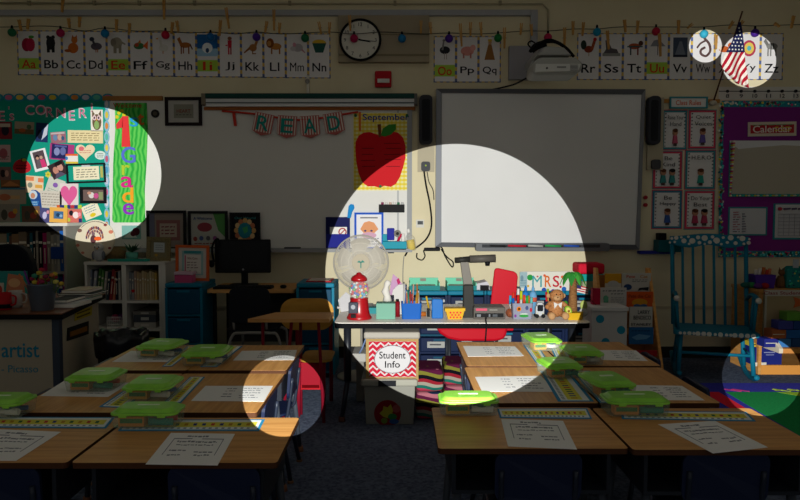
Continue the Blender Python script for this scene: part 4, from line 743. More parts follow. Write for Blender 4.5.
sheet((145.5, 464.5), (217.5, 465.5), (235, 434), (171, 433), 'worksheet on the front aisle-side desk of the left cluster', seed=6, form=1)
sheet((468, 356.6), (524, 356), (515, 346.5), (463, 346), 'brightly lit worksheet on the rearmost aisle-side desk of the right cluster', seed=7)
sheet((482, 391.5), (556, 392), (541, 376), (475, 377), 'worksheet crossed by the light pool rim, right cluster middle desk', seed=8)
sheet((602, 360), (648, 361), (636, 350.5), (594, 350), 'worksheet on the rearmost outer desk of the right cluster', seed=9)
sheet((641, 400), (705, 400.5), (682, 386), (627, 385), 'worksheet on the middle outer desk of the right cluster', seed=10)
sheet((508, 446.5), (577, 449.5), (563, 421), (501, 419), 'worksheet on the front aisle-side desk of the right cluster', seed=11, form=1)
sheet((713, 453.5), (768, 447.5), (715, 421), (658, 424.5), 'worksheet lying askew on the front outer desk of the right cluster', seed=12, form=1)
# desk name plates: blue border, white ground, yellow band with small marks
BLU = mat('#2a86b4', .6); YEL = mat('#d8cf48', .6)
def nameplate(bl, br, tr, tl, lab, along, z=ZD + .0008, seed=1):
    q = [D(*p, z=z) for p in (bl, br, tr, tl)]; m = MB(); m.prism(q, z, z + .0012, BLU, 'z'); r = random.Random(seed)
    def bar(a0, b0, a1, b1, c, k):
        if along == 'y': a0, b0, a1, b1 = b0, a0, b1, a1
        m.prism([bil(q, a0, b0), bil(q, a1, b0), bil(q, a1, b1), bil(q, a0, b1)], z + .001, z + .0012 + .0005 * k, c, 'z')
    bar(.02, .1, .98, .9, mat('#dfe4e2'), 1); bar(.04, .3, .96, .72, YEL, 2)
    for i in range(14):
        a = .07 + i * .063; c = r.choice(['#c03a34', '#2a6a3c', '#2c3a80', '#b88a20']); bar(a, .42, a + .025, .6, mat(c), 3)
    for i in range(20): a = .05 + i * .045; bar(a, .15, a + .02, .24, mat('#7a8a90'), 2.5)
    return m.build('name_plate', None, lab, 'name plate', 'blue and yellow desk name plates')
nameplate((162, 366.5), (172, 366.5), (198, 347), (187, 346.5), 'name plate right of the far left green box', 'y')
nameplate((200, 367), (217, 367), (243, 346), (226, 346), 'name plate under the rearmost aisle-side green box of the left cluster', 'y', seed=2)
nameplate((99, 407), (127, 408), (158, 379), (142, 378.5), 'name plate between two green boxes on the middle left desks', 'y', seed=3)
nameplate((163, 403), (181, 403), (205, 377), (190, 377), 'name plate left of the half-lit worksheet', 'y', seed=4)
nameplate((-30, 427.5), (106, 428.5), (115, 417.5), (-20, 417), 'name plate beside the green box at the left photo edge', 'x', seed=5)
nameplate((118, 431), (259, 431), (265, 419.5), (125, 420), 'name plate reaching into the small light pool, front left desk', 'x', seed=6)
nameplate((538, 366), (551, 366), (538, 345), (523, 345), 'brightly lit name plate beside the far right green box', 'y', seed=7)
nameplate((557, 362), (573, 362), (566, 345), (549, 345), 'name plate between the two far green boxes of the right cluster', 'y', seed=8)
nameplate((558, 401.5), (594, 401.5), (568, 371), (540, 371), 'wide name plate on the middle aisle-side desk of the right cluster', 'y', seed=9)
nameplate((600, 403), (622, 403), (590, 371), (572, 371), 'name plate under the angled green box of the right cluster', 'y', seed=10)
nameplate((500, 418), (592, 419), (587, 408.5), (497, 409), 'name plate above the worksheet on the front aisle-side right desk', 'x', seed=11)
nameplate((622, 419), (756, 421.5), (746, 412), (620, 411), 'name plate above the askew worksheet, right front desk', 'x', seed=12)
# pencil boxes
def make_pbox(label, fill):
    t = thing('pencil_box', label, 'pencil box'); w_, d_, h_ = .21, .14, .040
    m = MB(); m.prism(rrect(-w_/2 + .006, -d_/2 + .006, w_/2 - .006, d_/2 - .006, .025), .0015, h_, M_clear, 'z', top=rrect(-w_/2 + .001, -d_/2 + .001, w_/2 - .001, d_/2 - .001, .025)); m.build('clear_base', t)
    m = MB(); m.prism(rrect(-w_/2, -d_/2, w_/2, d_/2, .028), h_, h_ + .008, M_lid, 'z'); m.prism(rrect(-w_/2 + .008, -d_/2 + .008, w_/2 - .008, d_/2 - .008, .028), h_ + .008, h_ + .019, M_lid, 'z', top=rrect(-w_/2 + .022, -d_/2 + .02, w_/2 - .022, d_/2 - .02, .022)); m.build('green_lid', t, bevel=.003)
    m = MB(); m.prism(rrect(-.035, -.006, .035, .006, .003), h_ + .0195, h_ + .0205, mat('#dff2d0', .5), 'z'); m.build('lid_label', t, 'pale strip on the lid')
    for s in (-1, 1): m = MB(); m.box(s * .06 - .012, s * .06 + .012, -d_/2 - .002, -d_/2 + .001, h_ - .004, h_ + .006, M_lid); m.build('latch', t)
    m = MB(); m.box(-.08, .0, -d_/2 + .02, -.01, .004, h_ - .006, mat(fill[0])); m.box(-.075, -.005, -d_/2 + .0195, -d_/2 + .0202, .014, .028, mat('#2f7a3a')); m.build('crayon_carton', t)
    m = MB(); m.cyl((.01, -.03, .015), (.085, -.035, .015), .011, .011, fill[1], 8); m.build('glue_tube', t)
    m = MB(); m.cyl((.0, .01, .012), (.085, .02, .014), .008, .008, fill[2], 8); m.build('pencil', t)
    m = MB(); m.ball((.045, -.03, .03), .014, fill[3], 8, (1.6, 1, .8)); m.build('eraser', t)
    return t
pb = [make_pbox('x', ('#d8a02c', '#e8e4dc', '#2a5a9c', '#1f6a5a')), make_pbox('x', ('#d88a30', '#1f8f7a', '#c83a3a', '#24504c'))]
used = [0, 0]
PBG = 'green-lidded pencil boxes on the desks'
def pbox(cx, yf, w_, d_, rz, lab, k=0):
    X, Y = D(cx, yf, ZD + .002); X = W(cx, yf - 8, Y + d_ / 2)[0]
    o = pb[k] if not used[k] else copy_tree(pb[k]); used[k] = 1
    place(o, (X, Y + d_ / 2, ZD + .0035), math.radians(rz), lab, PBG, (w_ / .21, d_ / .14, 1.1))
pbox(163, 359, .2, .24, -8, 'green pencil box farthest back on the left cluster, outer side')
pbox(208, 367, .205, .26, 0, 'green pencil box farthest back on the left cluster, aisle side')
pbox(97, 393, .2, .2, 0, 'green pencil box on the middle outer desk of the left cluster', 1)
pbox(154, 403, .19, .22, 0, 'green pencil box just behind the large one on the left cluster')
pbox(149, 430, .225, .13, 0, 'large green pencil box at the front of the left cluster', 1)
pbox(2, 420, .2, .15, 0, 'green pencil box cut off by the left photo edge')
pbox(541, 352, .17, .26, 6, 'bright green pencil box farthest back on the right cluster, in the light pool')
pbox(581, 366, .17, .24, 3, 'green pencil box just outside the light pool, rearmost right desks')
pbox(559, 380, .165, .2, 8, 'green pencil box crossed by the light pool rim, behind the wide name plate', 1)
pbox(606, 400, .165, .24, 8, 'green pencil box on the middle desks right of the wide name plate', 1)
pbox(634, 418, .225, .14, 0, 'green pencil box at the front centre of the right cluster', 1)
pbox(468, 417, .215, .13, 0, 'bright green pencil box at the front aisle corner of the right cluster')
# ---------------------------------------------------------------- helper for simple px-based boxes
def pbx(mb, x0, x1, ytop, ybot, Y0, Y1, mt):   # box whose front face (at Y0) covers the pixel rectangle
    a = W(x0, ybot, Y0); b = W(x1, ytop, Y0); return mb.box(a[0], b[0], Y0, Y1, a[1], b[1], mt)
def X_(px, Y): return W(px, 250, Y)[0]
def Z_(py, Y): return W(400, py, Y)[1]
# ---------------------------------------------------------------- teacher desk at the left edge
TZ = .74
t = thing('teacher_desk', 'beige metal teacher desk with dark wood top and blue lettering, left edge', 'desk', (-2.7, 4.35, 0))
m = MB(); P = [(-3.7, 3.86), (-1.9, 3.86), (-2.08, 4.85), (-3.7, 4.85)]; m.prism(P, TZ - .006, TZ, noisemat('dark_walnut_top', '#6b3f26', '#7e4d30', (1.5, 15, 5), 4, .5), 'z'); m.prism(P, TZ - .035, TZ - .006, BLK, 'z'); m.build('desktop', t)
DB = mat('#a79c88', .6)
m = MB(); m.box(-3.6, -1.98, 3.905, 3.925, .03, TZ - .036, DB); m.build('front_panel', t)
m = MB(); m.prism([(-1.965, 3.93), (-1.945, 3.93), (-2.11, 4.8), (-2.13, 4.8)], .03, TZ - .036, mat('#b0a68f', .6), 'z'); m.build('side_panel', t)
m = MB(); m.box(-1.98, -1.94, 3.895, 3.935, 0, TZ - .036, mat('#39414f', .5)); m.build('corner_post', t)
m = MB(); m.box(-3.6, -2.1, 4.74, 4.76, .03, TZ - .036, DB); m.build('back_panel', t)
m = MB(); m.text('artist', X_(17, 3.9), Z_(350.5, 3.9), .082, 3.904, '#1a7a96', wd=.215, bold=True); m.build('lettering', t, 'blue word artist')
m = MB(); m.text('- Picasso', X_(16, 3.9), Z_(369, 3.9), .042, 3.904, '#2f7f94', wd=.21); m.build('small_lettering', t, 'small blue line of writing')
def sidept(px, py):
    # point on the slanted side panel plane of the desk
    d = ray(px, py); n = Vector((.87, .165, 0)).normalized(); p0 = Vector((-1.944, 3.93, 0)); tt = (p0 - Vector((0, 0, CAMZ))).dot(n) / d.dot(n); return Vector((0, 0, CAMZ)) + d * tt + n * .002
def sidequad(mb, pts, mt, off=0.0):
    n = Vector((.87, .165, 0)).normalized(); v = [sidept(*p) + n * off for p in pts]; v2 = [p + n * .003 for p in v]
    mb.add(v + v2, [(0, 1, 2, 3), (7, 6, 5, 4), (0, 4, 5, 1), (1, 5, 6, 2), (2, 6, 7, 3), (3, 7, 4, 0)], mt)
m = MB(); sidequad(m, [(74, 321), (91, 315), (91.5, 306), (75, 312)], '#b8a428'); sidequad(m, [(76, 314.5), (89, 309.5), (89, 308.3), (76, 313.3)], '#5a4a18', .003); sidequad(m, [(76, 318.5), (89, 313.5), (89, 312), (76, 317)], '#5a4a18', .003); m.build('yellow_tag', t)
m = MB(); sidequad(m, [(66.5, 341), (88, 334), (88, 321), (67, 328)], '#141414'); sidequad(m, [(69, 337), (86, 331), (86, 326), (69, 332)], '#8a5a18', .003); m.build('name_sign', t, 'black sign with amber marks')
# things on the teacher desk
t = thing('metal_bucket', 'small metal bucket full of yellow and red paper flowers on the teacher desk', 'bucket', (-2.085, 4.0, TZ))
m = MB(); m.lathe([(.058, 0), (.06, .002), (.08, .15), (.084, .155), (.076, .155), (.056, .006)], (-2.085, 4.0, TZ), mat('#6d7684', .35, .5), 24); m.build('bucket_body', t)
rr_ = random.Random(4)
for i in range(22):
    a = rr_.uniform(0, 6.28); r0 = rr_.uniform(0, .05); hgt = rr_.uniform(.17, .25); rx = rr_.uniform(0, .1)
    p0 = (-2.085 + r0 * math.cos(a), 4.0 + r0 * math.sin(a), TZ + .03); p1 = (-2.085 + rx * math.cos(a) * 1.1, 4.0 + rx * math.sin(a) * .7, TZ + hgt - rx * .4)
    m = MB(); m.cyl(p0, p1, .003, .003, '#5c7a3a', 5); m.ball(p1, .02, rr_.choice(['#b8a038', '#a83040', '#c8c060', '#3a8a70', '#b86a40', '#8a2848']), 6, (1, 1, .7)); m.build('paper_flower', t)
for i, (x, y1, c, n) in enumerate([(-.1, .23, '#6a2a80', 'purple'), (-.13, .21, '#b87040', 'copper')]):
    m = MB(); m.cyl((-2.12, 4.0, TZ + .04), (-2.085 + x, 4.0, TZ + y1), .005, .005, c, 6); m.build('stick', t, n + ' stick')
for i, (px, Y, c, n) in enumerate([(3, 4.02, '#a81c22', 'red patterned mug at the left photo edge'), (14, 4.12, '#b8b0a8', 'white mug beside the metal bucket')]):
    x = X_(px, Y); t = thing('mug', n, 'mug', (x, Y, TZ)); m = MB(); m.lathe([(.034, 0), (.038, .005), (.038, .1), (.034, .1), (.033, .01)], (x, Y, TZ), c, 18); m.build('mug_body', t)
    if i == 0: m = MB(); m.lathe([(.0385, .01), (.0387, .035)], (x, Y, TZ), BLK, 18); m.build('dark_band', t)
    m = MB(); m.tube(smooth([(x + .036, Y, TZ + .085), (x + .065, Y, TZ + .075), (x + .062, Y, TZ + .035), (x + .036, Y, TZ + .025)]), .006, c, 6); m.build('handle', t)
for i, (px0, px1, z, h, c, Y, n) in enumerate([(52, 80, 0, .025, '#c8c8c8', 4.18, 'white binder lowest beside the metal bucket'), (54, 84, .0262, .02, '#22252a', 4.2, 'black folder on the white binder'), (72, 103, 0, .022, '#7fb0a0', 4.45, 'pale green book lowest at the desk corner'), (66, 102, .0232, .018, '#e0dcd2', 4.45, 'white book on the pale green book'), (64, 98, .0424, .012, '#20242a', 4.45, 'thin black notebook topmost of the desk corner stack'), (68, 92, .0556, .02, '#b8a890', 4.45, 'small tan book on the thin black notebook')]):
    m = MB(); a = X_(px0, Y); b = X_(px1, Y)
    if b > -1.93: b = -1.99
    m.box(a, b, Y - .1, Y + .14, TZ + z + .001, TZ + z + h, c); m.box(a + .004, b + .001, Y - .101, Y + .138, TZ + z + .004, TZ + z + h - .003, '#e8e4da'); m.build('desk_book', None, n, 'book', 'books stacked on the teacher desk')
panel('child_artwork', 'teal and orange painted card standing on the teacher desk', 'artwork', (-2, 271, 28, 294), 4.62, '#2f8a84', [('p', [(.3, 0), (.95, 0), (.9, .8), (.4, .9)], '#c07a58'), ('e', .6, .5, .2, .2, '#d8a878'), ('r', 0, 0, .25, .5, '#c8beb0'), ('e', .1, .2, .1, .2, '#b83a30')], th=.02)
# black office chair behind the desk
t = thing('office_chair', 'black high-backed office chair behind the teacher desk', 'office chair', (-2.85, 5.15, 0))
m = MB(); m.prism([W(x, y, 5.2) for x, y in [(-15, 300), (-15, 246), (5, 244), (20, 245), (28, 250), (33, 262), (36, 276), (34, 300)]], 5.16, 5.26, mat('#10131d', .7)); m.build('backrest', t, bevel=.02)
m = MB(); m.prism(rrect(-3.1, 4.9, -2.55, 5.15, .08), .45, .53, mat('#10131d', .7), 'z'); m.build('seat', t, bevel=.02)
m = MB(); m.cyl((-2.83, 5.05, .08), (-2.83, 5.05, .45), .03, .03, BLK); m.build('gas_column', t)
for k in range(5):
    a = k * 1.2566; m = MB(); m.cyl((-2.83, 5.05, .09), (-2.83 + .27 * math.cos(a), 5.05 + .2 * math.sin(a), .05), .02, .015, BLK, 8); m.ball((-2.83 + .27 * math.cos(a), 5.05 + .2 * math.sin(a), .028), .027, BLK, 8); m.build('leg', t)
# tall bookshelf
SH = mat('#9a958e', .6); SHT = mat('#d8d4cc', .6)
xr = X_(66, 5.7)
t = thing('tall_bookshelf', 'white bookshelf packed with books below the teal bulletin board', 'bookshelf', (-3.3, 5.9, 0))
m = MB(); m.box(-3.9, xr + .02, 5.69, 6.17, 1.2, 1.225, SHT); m.build('top_board', t)
m = MB(); m.box(xr - .02, xr, 5.7, 6.16, 0, 1.199, SH); m.build('side_panel', t)
m = MB(); m.box(-3.9, -3.88, 5.7, 6.16, 0, 1.199, SH); m.build('side_panel', t)
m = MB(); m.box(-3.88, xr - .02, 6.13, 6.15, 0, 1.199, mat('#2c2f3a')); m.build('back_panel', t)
for z in (.82, .45, .06): m = MB(); m.box(-3.88, xr - .02, 5.71, 6.13, z - .02, z, SH); m.build('shelf', t)
def book(px0, px1, ytop, zb, Y, c, lab, grp, lean=0.0, dep=.18, band=None):
    a = X_(px0, Y); b = X_(px1, Y) - .0015; zt = Z_(ytop, Y); m = MB()
    piv = Matrix.Translation((a, Y, zb + .001)) @ Matrix.Rotation(lean, 4, 'Y'); m.xf = piv; w_ = b - a; h_ = zt - zb
    m.box(0, w_, 0, dep, 0, h_, c)
    if w_ > .012: m.box(.003, w_ - .003, -.0006, .001, h_ * .7, h_ * .76, band or '#d8d0c0'); m.box(w_ * .35, w_ * .6, -.0006, .001, h_ * .2, h_ * .6, '#c8bfae')
    return m.build('book', None, lab, 'book', grp)
TS = [(-8, 0, 233, '#8a7a60', 'tan'), (0, 7, 234, '#9a8a70', 'tan'), (7, 9.5, 233, '#2a6a72', 'teal'), (9.5, 12, 236, '#6c4a40', 'brown'), (12, 19, 234, '#8c6c4e', 'brown'), (19, 27, 232, '#7c6a56', 'brown-grey'), (27, 30, 236, '#33302e', 'dark'), (30, 33, 233, '#1f5a66', 'teal'), (33, 36, 232, '#18161c', 'black'), (36, 38.5, 231, '#8c8478', 'pale grey'), (38.5, 43, 232, '#141218', 'black'), (43, 47, 233, '#9c1c5c', 'magenta'), (47, 51, 232, '#7c7468', 'grey'), (51, 54, 235, '#a09888', 'cream'), (54, 57, 234, '#8c8880', 'light grey'), (57, 60, 235, '#a8a498', 'cream'), (60, 64.5, 231, '#1c5aa8', 'bright blue')]
for i, (a, b, y, c, n) in enumerate(TS):
    k = len(TS) - i
    book(a, b, y, .82, 5.76, c, '%s book, %s from the right on the tall shelf upper row' % (n, (ORD + ['seventeenth'])[k - 1]), 'books on the upper row of the tall bookshelf', 0, .2)
for i, (a, b, y, c, n) in enumerate([(51, 65, 257, '#1c3a78', 'wide blue binder lying in front on the tall shelf, under cream books')]):
    m = MB(); pbx(m, 51, 64.5, 247, 259, 5.73, 5.755, mat('#1f3f86')); o = m.build('blue_binder', None, 'wide blue binder standing in front of the cream books on the tall shelf', 'binder'); 
for i, (a, b, y, c, n) in enumerate([(45, 49, 276, '#2c4a80', 'dark blue'), (49, 53, 278, '#8a8478', 'grey'), (53, 58, 275, '#3a8a90', 'teal'), (58, 62, 277, '#1c3a88', 'blue'), (62, 65, 274, '#a02878', 'magenta')]):
    book(a, b, y, .45, 5.76, c, '%s book, %s from the right on the tall shelf second row' % (n, ORD[4 - i]), 'books on the second row of the tall bookshelf', 0, .2)
# low white bookcase
x0, x1 = X_(84, 5.6), X_(165, 5.6); zt = .91
t = thing('low_bookcase', 'low white bookcase with two columns of magazines, left of the blue drawers', 'bookcase', ((x0 + x1) / 2, 5.85, 0))
for a, b in ((x0, x0 + .02), (X_(121, 5.6), X_(124, 5.6) + .012), (x1 - .055, x1 - .035)):
    m = MB(); m.box(a, b, 5.6, 6.1, 0, zt - .025, SHT); m.build('upright', t)
m = MB(); m.box(x0, x1, 5.59, 6.1, zt - .024, zt, mat('#cfcac0')); m.build('top_board', t)
m = MB(); m.box(x1 - .034, x1, 5.6, 6.1, 0, zt - .025, SHT); m.build('side_panel', t)
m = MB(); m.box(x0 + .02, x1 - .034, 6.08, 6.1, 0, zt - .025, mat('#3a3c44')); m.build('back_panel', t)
for z in (.59, .36, .08): m = MB(); m.box(x0 + .02, x1 - .055, 5.61, 6.08, z - .02, z, SHT); m.build('shelf', t)
LB = [(87.5, 90, 270, '#8890a0', .06), (91, 94, 271, '#a8a8b4', .1), (95, 97.5, 268, '#3a6a30', .12), (98.5, 101, 270, '#5a8a48', .1), (101.5, 104, 271, '#a8a098', .12), (105, 107.5, 272, '#2a3a48', .1), (108, 111, 269, '#8a2a30', .12), (111.5, 114, 271, '#b86850', .1), (114.5, 117, 272, '#20283c', .02), (117.5, 120, 271, '#a8a4a0', 0)]
NM = ['grey-blue', 'pale lilac', 'dark green', 'green', 'cream', 'dark slate', 'dark red', 'salmon', 'navy', 'off-white']
for i, (a, b, y, c, l) in enumerate(LB): book(a, b, y, .59, 5.66, c, '%s leaning book, %s in the left column of the low bookcase' % (NM[i], ORD[i]), 'books in the left column of the low bookcase', l, .2)
RB = ['#5a5e68', '#7c8088', '#8a8a8c', '#a88a78', '#b89a70', '#a89070', '#c0a880', '#b89c70', '#a89870', '#c4b088', '#b8a070', '#c8a858']
for i, c in enumerate(RB): a = 125.9 + i * 2.55; book(a, a + 2.3, 271 + (i * 7) % 3, .59, 5.66, c, '%s magazine, %s in the right column of the low bookcase' % ('grey' if i < 3 else 'mustard' if i == 11 else 'tan', ORD[i]), 'magazines in the right column of the low bookcase', 0, .2)
m = MB(); a = W(133, 291, 5.655); m.ell(a[0], a[1], .014, .014, 5.655, 5.659, RED, 10)
m.build('red_sticker', None, 'red dot sticker on a tan magazine spine in the low bookcase', 'sticker')
t = thing('wire_basket', 'white wire basket with pink things in the low bookcase', 'basket', (X_(113, 5.66), 5.7, .36))
m = MB(); a, b = X_(106, 5.66), X_(120, 5.66); m.box(a, b, 5.65, 5.8, .361, .37, WHT)
for k in range(8): x = a + (b - a) * k / 7; m.box(x - .002, x + .002, 5.65, 5.654, .37, .45, WHT)
for z in (.39, .42, .45): m.box(a, b, 5.648, 5.652, z - .002, z + .002, WHT)
m.build('basket_wire', t)
m = MB(); m.ball((a + .04, 5.72, .43), .035, '#b83a68', 10); m.build('pink_ball', None, 'pink ball of yarn in the wire basket', 'yarn ball')
m = MB(); m.ball((a + .085, 5.73, .44), .03, '#6a3a78', 10); m.build('purple_ball', None, 'purple ball of yarn in the wire basket', 'yarn ball')
for i, (z, h, c, n) in enumerate([(.361, .045, '#b0aca4', 'light grey box file lowest in the low bookcase'), (.407, .06, '#4c5058', 'dark grey box in the middle of the low bookcase pile'), (.468, .03, '#7d7870', 'brown-grey box topmost of the low bookcase pile')]):
    m = MB(); m.box(X_(133 - i * .5, 5.66), X_(155, 5.66), 5.65, 5.95, z + .0005, z + h, c); m.box(X_(140, 5.66), X_(148, 5.66), 5.649, 5.651, z + h * .3, z + h * .7, '#c8c4bc'); m.build('storage_box', None, n, 'box')
# on top of the low bookcase
t = thing('decorative_plate', 'round cream plate with a turkey pattern leaning on the low bookcase', 'plate', (X_(93, 5.72), 5.72, zt))
cx, cz = W(93.5, 239.7, 5.72); r0 = 19.8 * K(5.72)
m = MB(); m.xf = Matrix.Translation((cx, 5.76, cz)) @ Matrix.Rotation(math.radians(-8), 4, 'X')
m.prism([(a, b) for a, b in circ(40, r0)], -.012, 0, mat('#e0d6c0', .5)); m.prism([(a, b) for a, b in circ(40, r0 * .97)], -.018, -.012, mat('#d8ccb4', .5)); m.build('plate_disc', t)
xf = m.xf; m = MB(); m.xf = xf
for k in range(15):
    a = math.radians(5 + k * 12.2); 
    m.ell(.11 * math.cos(a) * .62, .01 + .11 * math.sin(a) * .8, .0065, .015, -.021, -.018, ['#7a3848', '#a86a50', '#5a3a5c'][k % 3], 8); m.ell(.075 * math.cos(a) * .7, .01 + .075 * math.sin(a) * .8, .005, .012, -.021, -.018, ['#b88a78', '#5c3450'][k % 2], 8)
m.ell(.028, .005, .03, .017, -.026, -.02, '#e8602a', 14); m.ell(-.01, .0, .024, .035, -.024, -.018, '#5a3438', 12); m.ell(-.012, .045, .013, .016, -.024, -.018, '#7c6068', 10); m.build('turkey_pattern', t)
m = MB(); m.xf = xf
for a, s_ in ((25, .02), (55, .015), (150, .02), (200, .016), (230, .014), (300, .015), (330, .013)):
    a = math.radians(a); m.ell(.147 * math.cos(a), .147 * math.sin(a), s_, s_ * .8, -.021, -.018, ['#8a4040', '#c87860', '#7a5a50'][int(a * 10) % 3], 8)
for k in range(24):
    a = math.radians(60 + k * 3.4); m.ell(.15 * math.cos(a), .15 * math.sin(a), .003, .004, -.021, -.018, '#5a5050', 6)
m.build('rim_pattern', t)
t = thing('owl_figurine', 'small white and grey owl figurine in front of the decorative plate', 'figurine', (X_(99, 5.655), 5.655, zt)); ox = X_(99, 5.655)
m = MB(); m.ball((ox, 5.655, zt + .052), .05, '#a8a8ac', 16, (1, .85, 1.04)); m.ball((ox, 5.655, zt + .118), .04, '#d0cec8', 16, (1, .85, .85)); m.build('body', t)
for s_ in (-1, 1):
    m = MB(); m.ball((ox + s_ * .016, 5.623, zt + .12), .012, '#e8e4d8', 8); m.ball((ox + s_ * .016, 5.613, zt + .12), .006, BLK, 8); m.build('eye', t)
    m = MB(); m.ball((ox + s_ * .04, 5.645, zt + .05), .028, '#6a6e78', 10, (.5, .9, 1.3)); m.build('wing', t)
m = MB(); m.cyl((ox, 5.625, zt + .11), (ox, 5.61, zt + .1), .006, .001, '#d8902c', 8); m.build('beak', t)
m = MB(); x = X_(116, 5.9); m.lathe([(.08, 0), (.1, .06), (.11, .11), (.1, .11), (.09, .01)], (x, 5.85, zt), noisemat('woven_wicker', '#6a5436', '#8c7048', (8, 8, 60), 6, .9), 20); m.build('wicker_basket', None, 'brown wicker basket on the low bookcase behind the owl', 'basket')
t = thing('planter', 'teal pot with a leafy green plant on the low bookcase', 'potted plant', (X_(131, 5.8), 5.75, zt)); x = X_(132, 5.75)
m = MB(); m.lathe([(.03, 0), (.045, .01), (.05, .07), (.042, .07), (.035, .01)], (x, 5.75, zt), mat('#5aa090', .5), 18); m.build('pot', t)
rr_ = random.Random(8); m = MB()
for k in range(26):
    a = rr_.uniform(0, 6.28); e = rr_.uniform(.3, 1.2); L_ = rr_.uniform(.06, .12); p0 = Vector((x, 5.75, zt + .068)); d = Vector((math.cos(a) * math.cos(e), math.sin(a) * math.cos(e) * .6, math.sin(e))); s_ = d.cross(Vector((0, 0, 1))).normalized() * .014; md = p0 + d * L_ * .6
    m.add([p0, md + s_, p0 + d * L_, md - s_], [(0, 1, 2, 3)], ['#2f5a40', '#3f7450', '#27503c'][k % 3])
m.build('leaves', t)
t = thing('teal_dish', 'long flat teal dish on the low bookcase under the plant', 'dish', (X_(122, 5.66), 5.66, zt)); 
m = MB(); m.prism(rrect(X_(108, 5.66), 5.61, X_(150, 5.66), 5.69, .04), zt + .001, zt + .02, mat('#1f9080', .4), 'z'); m.build('dish_body', t, bevel=.006)
m = MB(); m.prism(rrect(X_(111, 5.66), 5.622, X_(147, 5.66), 5.68, .03), zt + .0195, zt + .0215, mat('#0f6a60', .4), 'z'); m.build('dish_well', t, 'darker inner well')
panel('small_picture', 'small pale teal picture with a dark red flower on the wall below the green banner', 'picture', (122, 225.5, 141, 239), YW - .02, '#7fb0a8', [('p', [(.1, .1), (.5, .6), (.8, .1)], '#d8e0dc'), ('e', .75, .55, .2, .3, '#4c1828'), ('e', .6, .4, .15, .2, '#5c2030')])
panel('woven_framed_note', 'square woven-bamboo frame with a pale note on the low bookcase', 'framed note', (147, 237, 171, 261), 5.72, '#8a8468', [('r', 0, 0, 1, 1, '#7d7558'), ('r', .2, .3, .85, .9, '#b4babc'), ('s', .3, .4, .75, .8, 3, '#8a9094'), ('e', .35, .12, .1, .08, '#b08a38')], frame=noisemat('bamboo_weave', '#6e6242', '#8c7d56', (30, 30, 30), 4, .8), fw=.16, ang=-2)
# framed pictures on the whiteboard tray
FB = mat('#121215', .4)
panel('framed_print', 'black-framed reddish print, leftmost on the whiteboard tray', 'framed print', (147, 210.5, 186.5, 250), YW - .06, '#8c8078', [('r', .2, .2, .9, .8, '#8a5a58'), ('r', .3, .3, .8, .7, '#a8988c'), ('s', .35, .35, .75, .65, 3, '#7a3a40'), ('r', 0, 0, .15, 1, '#6a6a80')], frame=FB, fw=.07)
panel('framed_print', 'black-framed print with red and green picture, middle of the whiteboard tray', 'framed print', (188.5, 211, 228, 250), YW - .06, '#a8a8a0', [('p', [(.65, 1), (1, 1), (1, .3), (.8, .5)], '#4f8a4a'), ('e', .4, .6, .22, .14, '#8c3a44'), ('t', 'A Welcome', .35, .86, .55, .09, '#28407a', True), ('e', .12, .25, .06, .07, '#8c3a34'), ('e', .3, .27, .06, .07, '#4a5a8c'), ('e', .5, .27, .06, .07, '#5a5a60'), ('e', .7, .27, .06, .07, '#8a4a80'), ('s', .1, .08, .9, .15, 1, '#8a3a3a')], frame=FB, fw=.07)
panel('framed_print', 'black-framed globe print encircled by figures, rightmost on the whiteboard tray', 'framed print', (230, 212.5, 260.5, 250), YW - .06, '#17181c', [('t', 'Our World', .5, .9, .8, .07, '#3a8a8c', True)] + [('e', .5 + .33 * math.cos(a * .52), .52 + .3 * math.sin(a * .52), .09, .08, ['#c89a5c', '#b8704c', '#d8b480'][a % 3]) for a in range(12)] + [('e', .5, .52, .26, .24, '#1f7a8c'), ('p', [(.4, .6), (.6, .66), (.62, .5), (.48, .42)], '#3f9a60')], frame=FB, fw=.07)
m = MB(); pbx(m, 284, 300, 247.4, 249.4, YW - .11, YW - .05, BLK); m.build('board_eraser', None, 'black eraser on the tray right of the framed globe print', 'eraser', bevel=.003)
